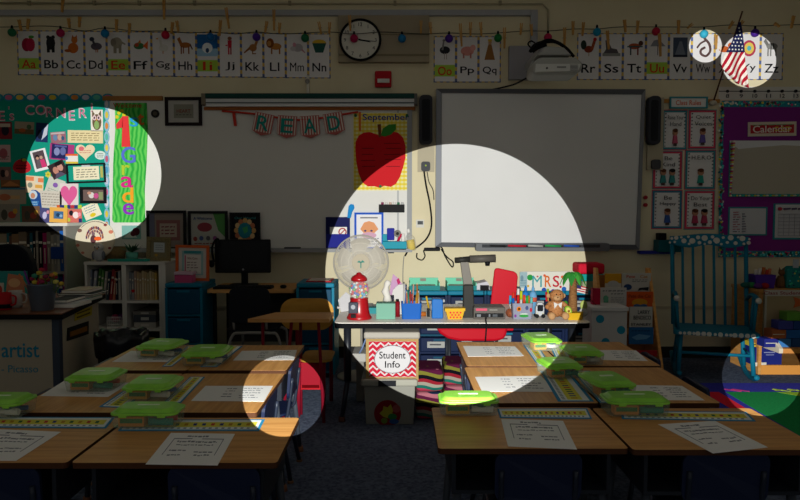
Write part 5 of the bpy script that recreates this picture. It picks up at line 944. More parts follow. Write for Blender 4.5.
# ---------------------------------------------------------------- drawer carts and computer table
def cart(name, lab, X0, X1, Y0, Y1, ztop, n, body, drawer, labels=False, group=None):
    t = thing(name, lab, 'drawer cart', ((X0 + X1) / 2, (Y0 + Y1) / 2, 0), group)
    m = MB(); m.box(X0, X1, Y0, Y1, ztop - .035, ztop, body); m.build('top', t, bevel=.008)
    fr2 = drawer if labels else body
    for a in (X0, X1 - .02): m = MB(); m.box(a, a + .02, Y0, Y1, .03, ztop - .036, fr2); m.build('side_frame', t)
    m = MB(); m.box(X0 + .02, X1 - .02, Y1 - .02, Y1, .03, ztop - .036, body); m.build('back_panel', t)
    h = (ztop - .036 - .04) / n
    for k in range(n):
        z0 = .04 + k * h; m = MB(); m.box(X0 + .02, X1 - .02, Y0 + .005, Y1 - .02, z0, z0 + .015, body if not labels or k == n - 1 else fr2); m.build('rail', t)
        m = MB(); m.box(X0 + .022, X1 - .022, Y0 - .004, Y1 - .05, z0 + .017, z0 + h - .012, drawer); d = m.build('drawer', t, bevel=.006)
        m = MB(); m.box((X0 + X1) / 2 - .05, (X0 + X1) / 2 + .05, Y0 - .012, Y0 - .0045, z0 + h - .035, z0 + h - .02, body); m.build('handle', d)
        if labels:
            m = MB(); m.box((X0 + X1) / 2 - .1, (X0 + X1) / 2 + .04, Y0 - .006, Y0 - .0045, z0 + h * .35, z0 + h * .35 + .05, '#b8b8b4'); m.box((X0 + X1) / 2 - .08, (X0 + X1) / 2 + .01, Y0 - .0068, Y0 - .006, z0 + h * .35 + .02, z0 + h * .35 + .032, '#5a5a60'); m.build('label_card', d, 'white label card')
    for a in (X0 + .03, X1 - .03):
        for y in (Y0 + .04, Y1 - .04): m = MB(); m.cyl((a, y, 0), (a, y, .03), .016, .016, BLK, 8); m.build('foot', t)
    return t
cart('drawer_cart', 'turquoise plastic drawer cart left of the computer table', X_(164, 5.4), -1.555, 5.4, 5.8, .755, 3, mat('#126e8c', .4), mat('#0e4664', .4))
cart('drawer_cart', 'turquoise plastic drawer cart behind the yellow wooden chair', -.815, X_(334, 5.4), 5.4, 5.8, .755, 3, mat('#157c9a', .4), mat('#0e4664', .4))
panel('framed_sign', 'orange-framed welcome sign standing on the left turquoise cart', 'framed sign', (176, 245, 209.5, 280.7), 5.6, '#c8c0b8', [('r', .12, .1, .88, .9, '#8fb0b0'), ('r', .2, .14, .8, .78, '#d0c8c0'), ('r', .22, .2, .26, .75, '#b8406a'), ('t', 'We Care', .5, .65, .35, .08, '#8c4a40'), ('s', .3, .3, .7, .56, 3, '#8a7a78'), ('e', .42, .2, .05, .05, '#3a3a3a'), ('e', .6, .2, .05, .05, '#3a3a3a'), ('r', .2, .82, .8, .9, '#3a8a90')], frame=mat('#c85a28'), fw=.08, ang=-1)
m = MB(); pbx(m, 174.5, 192, 275, 283, 5.44, 5.54, mat('#c04a78', .3)); pbx(m, 174, 192.5, 272, 275, 5.435, 5.545, mat('#c8a8b8', .3)); m.build('pink_box', None, 'small pink lidded box in front of the orange-framed sign', 'box', bevel=.004)
m = MB(); pbx(m, 306, 331, 281, 284.6, 5.5, 5.75, RED); pbx(m, 308, 329, 280.6, 281.2, 5.52, 5.74, mat('#c8bcb0')); m.build('red_tray', None, 'red-rimmed tray lying on the turquoise cart behind the yellow chair', 'tray')
CT = .70; xa, xb = X_(206, 5.45), X_(294, 5.45)
t = thing('computer_table', 'tan-topped computer table under the black monitor', 'table', ((xa + xb) / 2, 5.7, 0))
m = MB(); m.prism(rrect(xa, 5.45, xb, 5.98, .02), CT - .028, CT, M_wood, 'z'); m.build('tabletop', t)
for a in (xa + .05, xb - .05):
    for y in (5.5, 5.93): m = MB(); m.cyl((a, y, 0), (a, y, CT - .028), .016, .016, BLK, 10); m.build('leg', t)
m = MB(); m.box(xa + .06, xb - .06, 5.9, 5.915, .2, CT - .03, mat('#3f3c38')); m.build('modesty_panel', t)
t = thing('monitor', 'black computer monitor, screen dark, on the tan computer table', 'monitor', (X_(243, 5.75), 5.78, CT))
m = MB(); a = W(215, 273, 5.75); b = W(270, 239.5, 5.75); m.prism(rrect(a[0], a[1], b[0], b[1], .01), 5.75, 5.79, mat('#0f1013', .5)); m.build('casing', t, bevel=.004)
m = MB(); m.box(a[0] + .015, b[0] - .015, 5.7485, 5.7495, a[1] + .025, b[1] - .015, mat('#0a0c10', .25)); m.build('screen', t)
m = MB(); m.box(X_(243, 5.75) - .025, X_(243, 5.75) + .025, 5.791, 5.82, CT + .012, a[1] + .12, BLK); m.box(X_(243, 5.75) - .022, X_(243, 5.75) + .022, 5.77, 5.79, CT + .012, a[1], BLK); m.build('stand', t)
m = MB(); m.prism(rrect(X_(243, 5.75) - .11, 5.68, X_(243, 5.75) + .11, 5.86, .03), CT + .001, CT + .012, BLK, 'z'); m.build('base', t)
m = MB(); c_ = W(243, 269.5, 5.745); m.ell(c_[0], c_[1], .009, .009, 5.7465, 5.7485, '#8a8c90', 10); m.build('logo_badge', t)
t = thing('keyboard', 'black keyboard in front of the monitor', 'keyboard', (X_(245, 5.52), 5.52, CT))
m = MB(); m.box(X_(214, 5.52), X_(272, 5.52), 5.47, 5.6, CT + .001, CT + .018, BLK); m.build('keyboard_base', t, bevel=.003)
for r in range(4):
    m = MB()
    for k in range(14): x = X_(215, 5.52) + .01 + k * .032; m.box(x, x + .026, 5.48 + r * .028, 5.502 + r * .028, CT + .0175, CT + .024, mat('#24262b'))
    m.build('key_row', t)
m = MB(); m.ball((X_(283, 5.55), 5.55, CT + .014), .035, BLK, 12, (.8, 1.2, .42)); m.build('mouse', None, 'black mouse right of the keyboard', 'mouse')
t = thing('headphones', 'black headphones hung on the left corner of the monitor', 'headphones', (X_(213, 5.72), 5.72, Z_(266, 5.72)))
m = MB(); m.tube(smooth(pw([(214, 262, 5.73), (212, 250, 5.73), (214, 242, 5.73), (218, 239, 5.74), (219, 247, 5.735)])), .009, BLK, 8); m.build('headband', t)
m = MB(); a = W(211, 264, 5.7); m.ball((a[0], 5.72, a[1]), .032, mat('#14151a'), 12, (.8, .6, 1)); m.build('ear_cup', t)
m = MB(); a = W(207.5, 262, 5.7); m.ball((a[0], 5.72, a[1]), .026, mat('#14151a'), 12, (.7, .6, 1)); m.build('ear_cup', t)
# computer chair with grey tube frame
t = thing('computer_chair', 'black plastic chair with grey tube legs pulled up to the computer table', 'chair', (X_(250, 5.1), 5.1, 0)); cx = X_(248, 5.0)
m = MB(); m.prism(rrect(cx - .15, .5, cx + .15, .76, .05), 5.02, 5.035, mat('#15171d', .5)); m.build('backrest', t, bevel=.004)
m = MB(); m.prism(rrect(cx - .18, 5.03, cx + .18, 5.36, .05), .43, .45, mat('#15171d', .5), 'z'); m.build('seat', t)
GT = mat('#8e8a84', .45)
m = MB(); xl, xr2 = X_(226, 4.95), X_(279.5, 4.95); m.tube(smooth([(xl - .01, 4.95, .0), (xl, 4.97, .3), (xl + .03, 4.99, .415), (xl + .09, 5.0, .43), (xr2 - .09, 5.0, .43), (xr2 - .03, 4.99, .415), (xr2, 4.97, .3), (xr2 + .01, 4.95, .0)], 4), .011, GT); m.build('front_leg_frame', t)
m = MB(); m.tube(smooth([(xl, 5.38, .0), (xl + .02, 5.36, .3), (xl + .05, 5.34, .415), (xr2 - .05, 5.34, .415), (xr2 - .02, 5.36, .3), (xr2, 5.38, .0)], 4), .011, GT); m.build('rear_leg_frame', t)
for s_ in (-1, 1): m = MB(); m.tube([(cx + s_ * .12, 5.3, .428), (cx + s_ * .12, 5.05, .435), (cx + s_ * .12, 5.036, .5), (cx + s_ * .12, 5.036, .7)], .009, GT); m.build('back_upright', t)
# yellow wooden chair, small desk in front, red bin
YW2 = noisemat('yellow_ply', '#b8842e', '#c8943c', (2, 20, 8), 3, .5)
RL = mat('#821428', .5)
t = thing('wooden_chair', 'yellow plywood chair with dark red legs behind the small tan desk', 'chair', (X_(306, 4.6), 4.5, 0))
a = W(280.5, 330, 4.7); b = W(333.5, 298.5, 4.7); m = MB(); m.prism(rrect(a[0], a[1], b[0], b[1], .09, 6), 4.7, 4.714, YW2); m.build('backrest', t)
a2 = W(299, 364, 4.35); m = MB(); m.prism(rrect(a2[0], 4.36, X_(327, 4.35) + .02, 4.69, .06), .352, .367, YW2, 'z'); m.build('seat', t)
for px_, Y, yt in ((297, 4.37, .35), (322, 4.37, .35)):
    m = MB(); x = X_(px_, Y); m.cyl((x, Y, 0), (x + .005, Y + .02, yt), .014, .014, RL, 10); m.build('leg', t)
for px_ in (296, 330): m = MB(); x = X_(px_, 4.7); m.tube([(x, 4.74, 0), (x, 4.725, .36), (x, 4.725, .66)], .013, RL); m.build('rear_leg', t)
t = thing('red_bin', 'red plastic bin hung below the seat of the yellow wooden chair', 'bin', (X_(310, 4.37), 4.5, .2))
m = MB(); q0, q1 = X_(299, 4.39), X_(320, 4.39); m.box(q0, q1, 4.39, 4.4, .2, .345, mat('#9c1226', .6)); m.box(q0, q1, 4.66, 4.67, .18, .345, RED); m.box(q0, q0 + .01, 4.4, 4.66, .18, .345, RED); m.box(q1 - .01, q1, 4.4, 4.66, .18, .345, RED); m.box(q0, q1, 4.39, 4.67, .17, .18, RED); m.build('bin_body', t)
t = thing('small_table', 'narrow tan-topped desk with dark red legs beside the computer chair', 'desk', (X_(290, 4.3), 4.3, 0))
q0, q1 = X_(247, 4.17), X_(329, 4.17); m = MB(); m.prism([(q0, 4.17), (q1, 4.17), (q1, 4.45), (q0 + .12, 4.45)], .64, .662, M_wood, 'z'); m.build('tabletop', t)
for (x, y, xx) in ((X_(262, 4.25), 4.25, 0), (X_(291, 4.22), 4.22, -.06), (X_(318, 4.24), 4.24, .03), (X_(300, 4.42), 4.42, 0)):
    m = MB(); m.cyl((x + xx, y, 0), (x, y, .64), .010, .010, RL, 10); m.build('leg', t)
# black bagged trash bin
t = thing('trash_bin', 'black trash bin with a plastic liner beside the teacher desk', 'trash bin', (-1.8, 4.4, 0))
m = MB(); m.lathe([(.12, 0), (.15, .5), (.155, .53), (.14, .53), (.12, .06)], (-1.79, 4.4, 0), mat('#121318', .5), 24); m.build('bin_body', t)
m = MB(); pr = [(.158, .4), (.166, .5), (.162, .545), (.13, .53), (.1, .35)]; m.lathe(pr, (-1.79, 4.4, 0), mat('#1a1b20', .3, 0, .4), 40)
rr_ = random.Random(5)
for v in m.v: a = math.atan2(v.y - 4.4, v.x + 1.79); v.z += .012 * math.sin(a * 7 + 1); v.x += .006 * math.sin(a * 11); v.y += .006 * math.cos(a * 9)
m.build('liner', t, 'crumpled black liner')
m = MB(); m.ball((X_(149, 4.6), 4.6, .44), .05, '#6a5a20', 12, (1.2, 1, .6)); m.box(X_(140, 4.6), X_(160, 4.6), 4.53, 4.66, 0, .42, mat('#15161a'))
m.build('backpack', None, 'dark bag with a dull yellow top on the floor behind the far left green box', 'bag', bevel=.02)
# ---------------------------------------------------------------- teacher table in the middle
TT = .633
LIGHT_TONE = .56  # table things get darker colours to counter the strong light this near
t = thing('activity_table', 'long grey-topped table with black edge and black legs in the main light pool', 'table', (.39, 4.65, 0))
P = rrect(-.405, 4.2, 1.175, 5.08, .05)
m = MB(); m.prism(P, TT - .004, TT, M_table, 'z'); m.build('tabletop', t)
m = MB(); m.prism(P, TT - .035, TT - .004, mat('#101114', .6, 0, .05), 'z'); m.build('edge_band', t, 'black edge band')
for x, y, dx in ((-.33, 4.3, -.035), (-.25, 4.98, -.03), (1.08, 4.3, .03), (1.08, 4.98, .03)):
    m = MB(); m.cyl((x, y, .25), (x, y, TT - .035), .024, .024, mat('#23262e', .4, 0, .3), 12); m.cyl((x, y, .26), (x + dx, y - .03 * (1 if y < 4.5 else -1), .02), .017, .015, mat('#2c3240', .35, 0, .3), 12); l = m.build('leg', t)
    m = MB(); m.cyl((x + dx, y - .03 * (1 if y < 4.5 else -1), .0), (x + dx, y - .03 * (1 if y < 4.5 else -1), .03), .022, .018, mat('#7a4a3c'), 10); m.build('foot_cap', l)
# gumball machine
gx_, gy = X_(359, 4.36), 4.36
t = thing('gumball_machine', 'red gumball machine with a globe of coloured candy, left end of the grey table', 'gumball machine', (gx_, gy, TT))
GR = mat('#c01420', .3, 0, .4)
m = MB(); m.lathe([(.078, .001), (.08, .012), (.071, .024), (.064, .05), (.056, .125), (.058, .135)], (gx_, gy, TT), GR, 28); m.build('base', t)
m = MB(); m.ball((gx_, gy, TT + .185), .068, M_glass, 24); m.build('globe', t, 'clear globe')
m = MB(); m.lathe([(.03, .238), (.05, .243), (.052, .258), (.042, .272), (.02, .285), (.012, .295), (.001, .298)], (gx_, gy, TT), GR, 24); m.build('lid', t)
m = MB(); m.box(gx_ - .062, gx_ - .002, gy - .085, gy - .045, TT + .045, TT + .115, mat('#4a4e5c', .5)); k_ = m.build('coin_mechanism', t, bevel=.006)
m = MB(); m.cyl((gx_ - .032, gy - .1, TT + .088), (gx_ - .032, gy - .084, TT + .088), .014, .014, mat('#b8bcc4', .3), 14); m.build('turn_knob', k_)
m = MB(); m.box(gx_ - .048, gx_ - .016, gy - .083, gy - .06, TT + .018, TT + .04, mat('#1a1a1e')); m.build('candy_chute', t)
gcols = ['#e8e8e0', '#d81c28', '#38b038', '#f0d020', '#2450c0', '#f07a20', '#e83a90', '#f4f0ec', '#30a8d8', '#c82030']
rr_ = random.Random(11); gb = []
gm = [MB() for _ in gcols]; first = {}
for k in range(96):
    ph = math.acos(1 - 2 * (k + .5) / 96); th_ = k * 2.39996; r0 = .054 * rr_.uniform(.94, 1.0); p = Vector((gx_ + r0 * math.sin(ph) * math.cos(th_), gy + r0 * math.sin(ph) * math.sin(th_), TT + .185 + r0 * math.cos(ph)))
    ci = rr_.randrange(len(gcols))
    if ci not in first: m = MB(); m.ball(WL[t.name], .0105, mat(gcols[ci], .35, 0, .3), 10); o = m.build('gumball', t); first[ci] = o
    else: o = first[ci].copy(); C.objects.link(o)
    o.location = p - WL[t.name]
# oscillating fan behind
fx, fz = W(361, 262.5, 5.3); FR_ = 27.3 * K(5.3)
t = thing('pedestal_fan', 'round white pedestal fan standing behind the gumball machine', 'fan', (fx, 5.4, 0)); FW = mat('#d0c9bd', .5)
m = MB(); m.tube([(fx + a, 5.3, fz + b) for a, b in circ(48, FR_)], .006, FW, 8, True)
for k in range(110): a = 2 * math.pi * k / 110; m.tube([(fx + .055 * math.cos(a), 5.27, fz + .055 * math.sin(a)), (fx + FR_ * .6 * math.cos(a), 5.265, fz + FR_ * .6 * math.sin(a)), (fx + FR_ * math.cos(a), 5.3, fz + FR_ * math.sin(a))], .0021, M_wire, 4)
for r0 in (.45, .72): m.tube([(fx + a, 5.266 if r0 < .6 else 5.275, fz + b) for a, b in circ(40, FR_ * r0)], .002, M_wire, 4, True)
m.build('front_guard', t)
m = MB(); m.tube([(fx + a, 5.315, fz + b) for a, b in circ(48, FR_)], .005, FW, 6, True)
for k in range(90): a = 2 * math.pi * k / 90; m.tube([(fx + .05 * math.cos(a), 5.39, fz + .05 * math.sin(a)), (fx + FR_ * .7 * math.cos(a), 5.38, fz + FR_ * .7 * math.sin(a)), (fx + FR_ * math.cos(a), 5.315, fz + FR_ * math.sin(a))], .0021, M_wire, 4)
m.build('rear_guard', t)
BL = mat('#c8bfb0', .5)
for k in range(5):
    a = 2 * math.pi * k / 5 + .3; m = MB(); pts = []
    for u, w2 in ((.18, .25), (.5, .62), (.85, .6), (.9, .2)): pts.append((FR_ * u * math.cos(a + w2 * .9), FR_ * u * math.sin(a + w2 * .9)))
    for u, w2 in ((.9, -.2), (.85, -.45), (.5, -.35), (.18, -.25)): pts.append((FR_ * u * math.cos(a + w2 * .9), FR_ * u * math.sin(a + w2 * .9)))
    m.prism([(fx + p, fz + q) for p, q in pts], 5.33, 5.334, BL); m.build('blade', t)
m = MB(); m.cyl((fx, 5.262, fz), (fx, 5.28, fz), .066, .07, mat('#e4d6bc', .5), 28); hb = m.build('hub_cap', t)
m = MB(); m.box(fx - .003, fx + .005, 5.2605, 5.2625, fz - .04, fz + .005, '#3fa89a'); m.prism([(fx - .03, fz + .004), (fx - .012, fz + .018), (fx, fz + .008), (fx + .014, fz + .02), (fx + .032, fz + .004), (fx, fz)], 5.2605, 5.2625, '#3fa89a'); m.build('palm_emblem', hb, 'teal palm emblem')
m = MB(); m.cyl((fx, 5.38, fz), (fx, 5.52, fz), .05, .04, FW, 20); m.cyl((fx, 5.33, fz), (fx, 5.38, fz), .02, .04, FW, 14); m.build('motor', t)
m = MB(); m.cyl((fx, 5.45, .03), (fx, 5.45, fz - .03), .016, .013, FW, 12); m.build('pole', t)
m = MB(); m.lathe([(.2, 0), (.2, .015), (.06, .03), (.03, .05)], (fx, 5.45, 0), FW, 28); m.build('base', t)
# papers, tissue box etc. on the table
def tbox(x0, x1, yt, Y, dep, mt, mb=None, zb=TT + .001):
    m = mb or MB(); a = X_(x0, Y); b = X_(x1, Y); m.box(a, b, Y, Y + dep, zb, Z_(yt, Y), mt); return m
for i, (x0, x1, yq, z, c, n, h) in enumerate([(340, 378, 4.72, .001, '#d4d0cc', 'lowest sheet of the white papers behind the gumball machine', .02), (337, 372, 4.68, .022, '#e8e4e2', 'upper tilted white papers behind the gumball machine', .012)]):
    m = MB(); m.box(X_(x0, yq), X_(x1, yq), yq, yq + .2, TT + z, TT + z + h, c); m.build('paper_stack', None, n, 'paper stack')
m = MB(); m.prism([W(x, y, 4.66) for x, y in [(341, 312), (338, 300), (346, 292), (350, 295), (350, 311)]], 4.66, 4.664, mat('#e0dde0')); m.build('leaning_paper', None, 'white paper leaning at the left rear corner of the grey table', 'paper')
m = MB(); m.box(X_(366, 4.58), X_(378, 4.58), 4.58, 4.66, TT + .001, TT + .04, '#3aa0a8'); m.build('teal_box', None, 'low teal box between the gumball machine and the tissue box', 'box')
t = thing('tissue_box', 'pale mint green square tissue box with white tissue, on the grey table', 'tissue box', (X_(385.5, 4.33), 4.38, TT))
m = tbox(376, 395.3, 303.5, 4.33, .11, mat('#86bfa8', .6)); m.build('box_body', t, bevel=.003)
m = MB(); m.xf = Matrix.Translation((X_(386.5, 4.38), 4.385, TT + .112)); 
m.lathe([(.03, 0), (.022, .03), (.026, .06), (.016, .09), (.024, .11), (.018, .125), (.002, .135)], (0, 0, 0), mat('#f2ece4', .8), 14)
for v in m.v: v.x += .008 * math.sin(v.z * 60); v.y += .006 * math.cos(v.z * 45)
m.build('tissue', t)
m = MB(); m.prism([W(x, y, 4.62) for x, y in [(389, 296), (391, 283), (393, 274), (398, 278), (403, 285), (401, 297)]], 4.62, 4.624, mat('#d8a8d0')); m.prism([W(x, y, 4.61) for x, y in [(396.5, 280), (399, 278), (400.5, 283), (398, 285)]], 4.615, 4.62, '#c8286a'); m.build('pink_card', None, 'pink and lilac card standing behind the tissue box', 'card')
m = MB(); m.prism([W(x, y, 4.56) for x, y in [(391, 300), (393, 290), (398, 285), (405, 284), (407, 290), (406, 316), (399, 316), (397, 300)]], 4.56, 4.575, mat('#ece8e4')); m.build('folded_papers', None, 'folded white papers between the tissue box and the blue pencil cup', 'papers')
m = MB(); m.box(X_(388, 4.52), X_(394, 4.52), 4.5, 4.55, Z_(301, 4.52), Z_(295.5, 4.52), mat('#1c1f30')); m.box(X_(390, 4.52), X_(392, 4.52), 4.51, 4.54, TT + .001, Z_(301, 4.52), BLK); m.build('black_clip', None, 'small black stand peeking out behind the tissue box', 'stand')
m = MB(); m.cyl((X_(397.5, 4.45), 4.45, TT + .001), (X_(397.5, 4.45), 4.45, TT + .1), .016, .016, '#981824', 14); m.cyl((X_(397.5, 4.45), 4.45, TT + .1), (X_(397.5, 4.45), 4.45, TT + .115), .01, .01, BLK, 10); m.build('red_bottle', None, 'slim dark red bottle beside the blue pencil cup', 'bottle')
def cupthing(name, lab, cat, x0, x1, ytop, Y, mt, rim=.006, taper=.006):
    a, b = X_(x0, Y), X_(x1, Y); c = ((a + b) / 2, Y + (b - a) / 2); h = Z_(ytop, Y) - TT; w2 = (b - a) / 2
    t = thing(name, lab, cat, (c[0], c[1], TT)); m = MB()
    o1 = rrect(c[0] - w2 + taper, c[1] - w2 + taper, c[0] + w2 - taper, c[1] + w2 - taper, .012); o2 = rrect(c[0] - w2, c[1] - w2, c[0] + w2, c[1] + w2, .012)
    i1 = rrect(c[0] - w2 + taper + rim, c[1] - w2 + taper + rim, c[0] + w2 - taper - rim, c[1] + w2 - taper - rim, .01); i2 = rrect(c[0] - w2 + rim, c[1] - w2 + rim, c[0] + w2 - rim, c[1] + w2 - rim, .01)
    n = len(o1); v = [(*p, TT + .001) for p in o1] + [(*p, TT + h) for p in o2] + [(*p, TT + h) for p in i2] + [(*p, TT + .008) for p in i1]
    f = [list(range(n)), list(range(3 * n, 4 * n))]
    for L0 in range(3):
        for i in range(n): j = (i + 1) % n; f.append((L0 * n + i, L0 * n + j, (L0 + 1) * n + j, (L0 + 1) * n + i))
    m.add(v, f, mt); m.build('cup_body', t); return t, c, h, w2
t, c, h, w2 = cupthing('pencil_cup', 'square bright blue cup crammed with pencils and pens on the grey table', 'pencil cup', 401, 422, 303.5, 4.33, mat('#1668c8', .5))
PC = [('#c8c4c0', 'white pen'), ('#3a5aa8', 'blue pen'), ('#203a78', 'dark blue pen'), ('#c87a50', 'copper pencil'), ('#b03a30', 'red pencil'), ('#2f8a78', 'teal pencil'), ('#d8a898', 'pink pencil'), ('#c84a40', 'red pen'), ('#e0b030', 'yellow pencil'), ('#e8c040', 'yellow highlighter'), ('#b87838', 'brown pencil'), ('#d0ccc8', 'grey ruler')]
rr_ = random.Random(21)
for i, (cc, n) in enumerate(PC):
    x = c[0] - w2 * .75 + 2 * w2 * .75 * i / 11; y = c[1] + rr_.uniform(-.6, .6) * w2; top = TT + h + rr_.uniform(.06, .15) * (1 if i < 6 else .8); tx = x + rr_.uniform(-.02, .015)
    m = MB(); m.cyl((x, y, TT + .012), (tx, y + .01, top), .0052 if i != 9 else .009, .0052 if i != 9 else .009, cc, 7); m.cyl((tx, y + .01, top), (tx + .0003, y + .0105, top + .012), .005, .001, '#e0c8a0' if 'pencil' in n else '#2a2a30', 7)
    m.build('pencil' if 'pencil' in n else 'pen' if 'ruler' not in n else 'ruler', None, n + ' standing in the blue cup', 'pencil' if 'pencil' in n else 'pen' if 'ruler' not in n else 'ruler', 'pencils and pens in the blue cup')
t = thing('pencil_sharpener', 'upright bright blue pencil sharpener with a crank on the grey table', 'pencil sharpener', (X_(437.5, 4.36), 4.4, TT)); SB = mat('#1f78d0', .4)
m = MB(); a, b = X_(432, 4.36), X_(443.5, 4.36); m.prism([(a, TT + .001), (b, TT + .001), (b - .003, TT + .118), (b - .012, TT + .125), (a + .008, TT + .128), (a, TT + .12)], 4.36, 4.44, SB); m.build('housing', t, bevel=.006)
m = MB(); m.cyl((a - .01, 4.4, TT + .07), (a, 4.4, TT + .07), .02, .026, mat('#9a9ea8', .3), 14); m.build('front_plate', t)
m = MB(); m.box(a - .03, a - .012, 4.38, 4.42, TT + .01, TT + .06, BLK); m.build('clamp', t)
m = MB(); m.cyl((b - .001, 4.4, TT + .11), (b + .012, 4.4, TT + .11), .01, .01, mat('#c8ccd2', .3), 12); m.build('crank_knob', t)
m = MB(); m.cyl((a - .02, 4.36, TT + .07), (a - .036, 4.35, TT + .145), .006, .006, '#e0b420', 7); m.build('pencil', None, 'yellow pencil stuck in the blue sharpener', 'pencil')
m = MB(); m.cyl((a - .08, 4.45, TT + .018), (a - .034, 4.45, TT + .018), .016, .016, '#c87028', 12); m.build('orange_roll', None, 'small orange roll behind the clamp of the blue sharpener', 'roll')
t = thing('yellow_basket', 'small yellow basket with red dots on the grey table', 'basket', (X_(455.5, 4.33), 4.36, TT)); a, b = X_(445.5, 4.33), X_(465.5, 4.33)
m = MB(); m.prism([(a + .018, TT + .001), (b - .02, TT + .001), (b - .004, TT + .058), (a, TT + .068)], 4.33, 4.41, mat('#f0b81c', .5)); m.build('basket_body', t)
m = MB(); m.prism([(a - .002, TT + .052), (b, TT + .056), (b, TT + .072), (a - .002, TT + .07)], 4.325, 4.415, mat('#f4c020', .5)); m.build('rim', t)
m = MB()
for r in range(3):
    for k in range(4 - (r % 2)): m.ell(a + .033 + k * .021 + (r % 2) * .01, TT + .014 + r * .015, .006, .006, 4.3285, 4.33, RED, 8)
m.build('red_dots', t)
# document camera
t = thing('document_camera', 'grey document camera with a tall post and horizontal arm on the grey table', 'document camera', (X_(475, 4.4), 4.42, TT))
DG_ = mat('#6a645e', .5); DD = mat('#33322f', .5)
m = MB(); a, b = X_(474, 4.33), X_(506, 4.33); m.box(a, b, 4.33, 4.5, TT + .001, TT + .078, DG_); m.build('base_unit', t, bevel=.006)
m = MB(); m.box(a + .008, b - .012, 4.3285, 4.33, TT + .014, TT + .04, mat('#1a1b1e')); m.build('port_strip', t)
m = MB(); m.box(a + .02, a + .045, 4.3275, 4.3285, TT + .018, TT + .034, mat('#8a8e94')); m.box(a + .095, a + .105, 4.3275, 4.3285, TT + .018, TT + .034, mat('#8a8e94')); m.box(a + .12, a + .15, 4.3275, 4.3285, TT + .018, TT + .034, mat('#5a5e64')); m.build('ports', t)
m = MB(); m.box(a + .014, a + .085, 4.3285, 4.33, TT + .056, TT + .071, mat('#e8607c')); m.build('pink_sticker', t)
m = MB(); m.box(a + .1, a + .15, 4.3285, 4.33, TT + .058, TT + .064, mat('#a8a49c')); m.build('badge', t)
m = MB(); m.prism([W(x, y, 4.4) for x, y in [(463, 319), (463.5, 285), (473.5, 285), (475, 319)]], 4.4, 4.45, DD); m.build('lower_post', t, bevel=.006)
m = MB(); m.prism([W(x, y, 4.4) for x, y in [(463.5, 284.6), (460.5, 262), (468.5, 261), (473, 284.6)]], 4.41, 4.44, mat('#88827a', .5)); m.build('upper_post', t, bevel=.004)
m = MB(); m.cyl((X_(455, 4.4), 4.42, Z_(260.5, 4.4)), (X_(470, 4.4), 4.42, Z_(259.5, 4.4)), .018, .02, DD, 16); m.cyl((X_(470, 4.4), 4.42, Z_(259.3, 4.4)), (X_(496, 4.4), 4.42, Z_(258.5, 4.4)), .024, .025, mat('#5e5953', .5), 18); m.build('arm', t)
m = MB(); m.cyl((X_(488, 4.4), 4.42, Z_(266, 4.4)), (X_(488, 4.4), 4.42, Z_(261.5, 4.4)), .013, .019, BLK, 14); m.build('lens', t)
cable('camera_cable', 'black cable hanging from the document camera over the table edge', [(X_(487, 4.3), 4.32, TT + .015), (X_(487, 4.2), 4.24, TT + .012), (X_(487, 4.18), 4.185, TT - .02), (X_(486, 4.18), 4.185, TT - .12), (X_(486, 4.3), 4.3, .45)], .005)
m = MB(); m.ball((X_(510.5, 4.42), 4.42, TT + .03), .028, noisemat('cone_brown', '#5a2c1a', '#8a4a2c', (1, 1, 1), 60, .9, .8), 12, (1, 1, 1.05)); m.build('pine_cone', None, 'small brown pine cone beside the marker tin', 'pine cone')
# marker tin
t, c, h, w2 = cupthing('marker_tin', 'grey tin with colourful stickers holding bright markers on the grey table', 'marker tin', 513, 534, 303.5, 4.33, mat('#9c9fb4', .4), taper=.006)
m = MB(); yy = 4.329
for x, y, c2, r1, r2 in ((519, 309, '#e88020', .015, .016), (519, 309, '#f0e0c0', .006, .008), (527, 308, '#4a5a8a', .01, .014), (531, 310, '#c82840', .008, .014), (524, 316, '#38a048', .03, .009), (524, 314, '#d8e8d8', .028, .004), (515.5, 316, '#8a3a9c', .007, .01)):
    a = W(x, y, yy); m.ell(a[0], a[1], r1, r2, yy, yy + .004 + r1 * .05, c2, 12)
m.build('stickers', t)
MK = [('#28a8d8', 'cyan'), ('#1c60c0', 'blue'), ('#e83a24', 'red'), ('#d82018', 'scarlet'), ('#f0ece8', 'white'), ('#c8d820', 'lime'), ('#18181c', 'black'), ('#e84a28', 'orange-red'), ('#e82050', 'pink-red'), ('#38b048', 'green'), ('#f08020', 'orange'), ('#6ac8c0', 'aqua')]
rr_ = random.Random(31)
for i, (cc, n) in enumerate(MK):
    x = c[0] - w2 * .8 + 2 * w2 * .8 * i / 11; y = c[1] + (-.4 if i % 2 else .4) * w2; top = TT + h + [.04, .03, .06, .05, .085, .075, .045, .05, .04, .045, .04, .035][i]; tx = x + (-.012 if i < 3 else .008 if i > 9 else 0)
    m = MB(); m.cyl((x, y, TT + .012), (tx, y, top - .055), .0075, .0075, '#e8e4e0', 8); m.cyl((tx, y, top - .055), (tx, y, top), .0095, .0085, cc, 8); m.build('marker', None, n + ' marker standing in the stickered tin', 'marker', 'markers in the stickered tin')
for i, (px_, yt, c1, c2, n) in enumerate([(526, 284, '#2a88e0', '#e8f0f8', 'blue and white glue bottle'), (533.5, 286, '#78b8e8', '#e86a50', 'pale blue bottle with a coral band')]):
    x = X_(px_, 4.6); t = thing('glue_bottle', n + ' behind the marker tin', 'bottle', (x, 4.6, TT)); m = MB(); m.lathe([(.026, .001), (.026, .12), (.02, .14), (.01, .15)], (x, 4.6, TT), c1, 16); m.build('bottle_body', t)
    m = MB(); m.lathe([(.0265, .08), (.0265, .11)], (x, 4.6, TT), c2, 16); m.build('label_band', t); m = MB(); m.lathe([(.01, .15), (.011, .165), (.004, .185)], (x, 4.6, TT), c1, 12); m.build('nozzle', t)
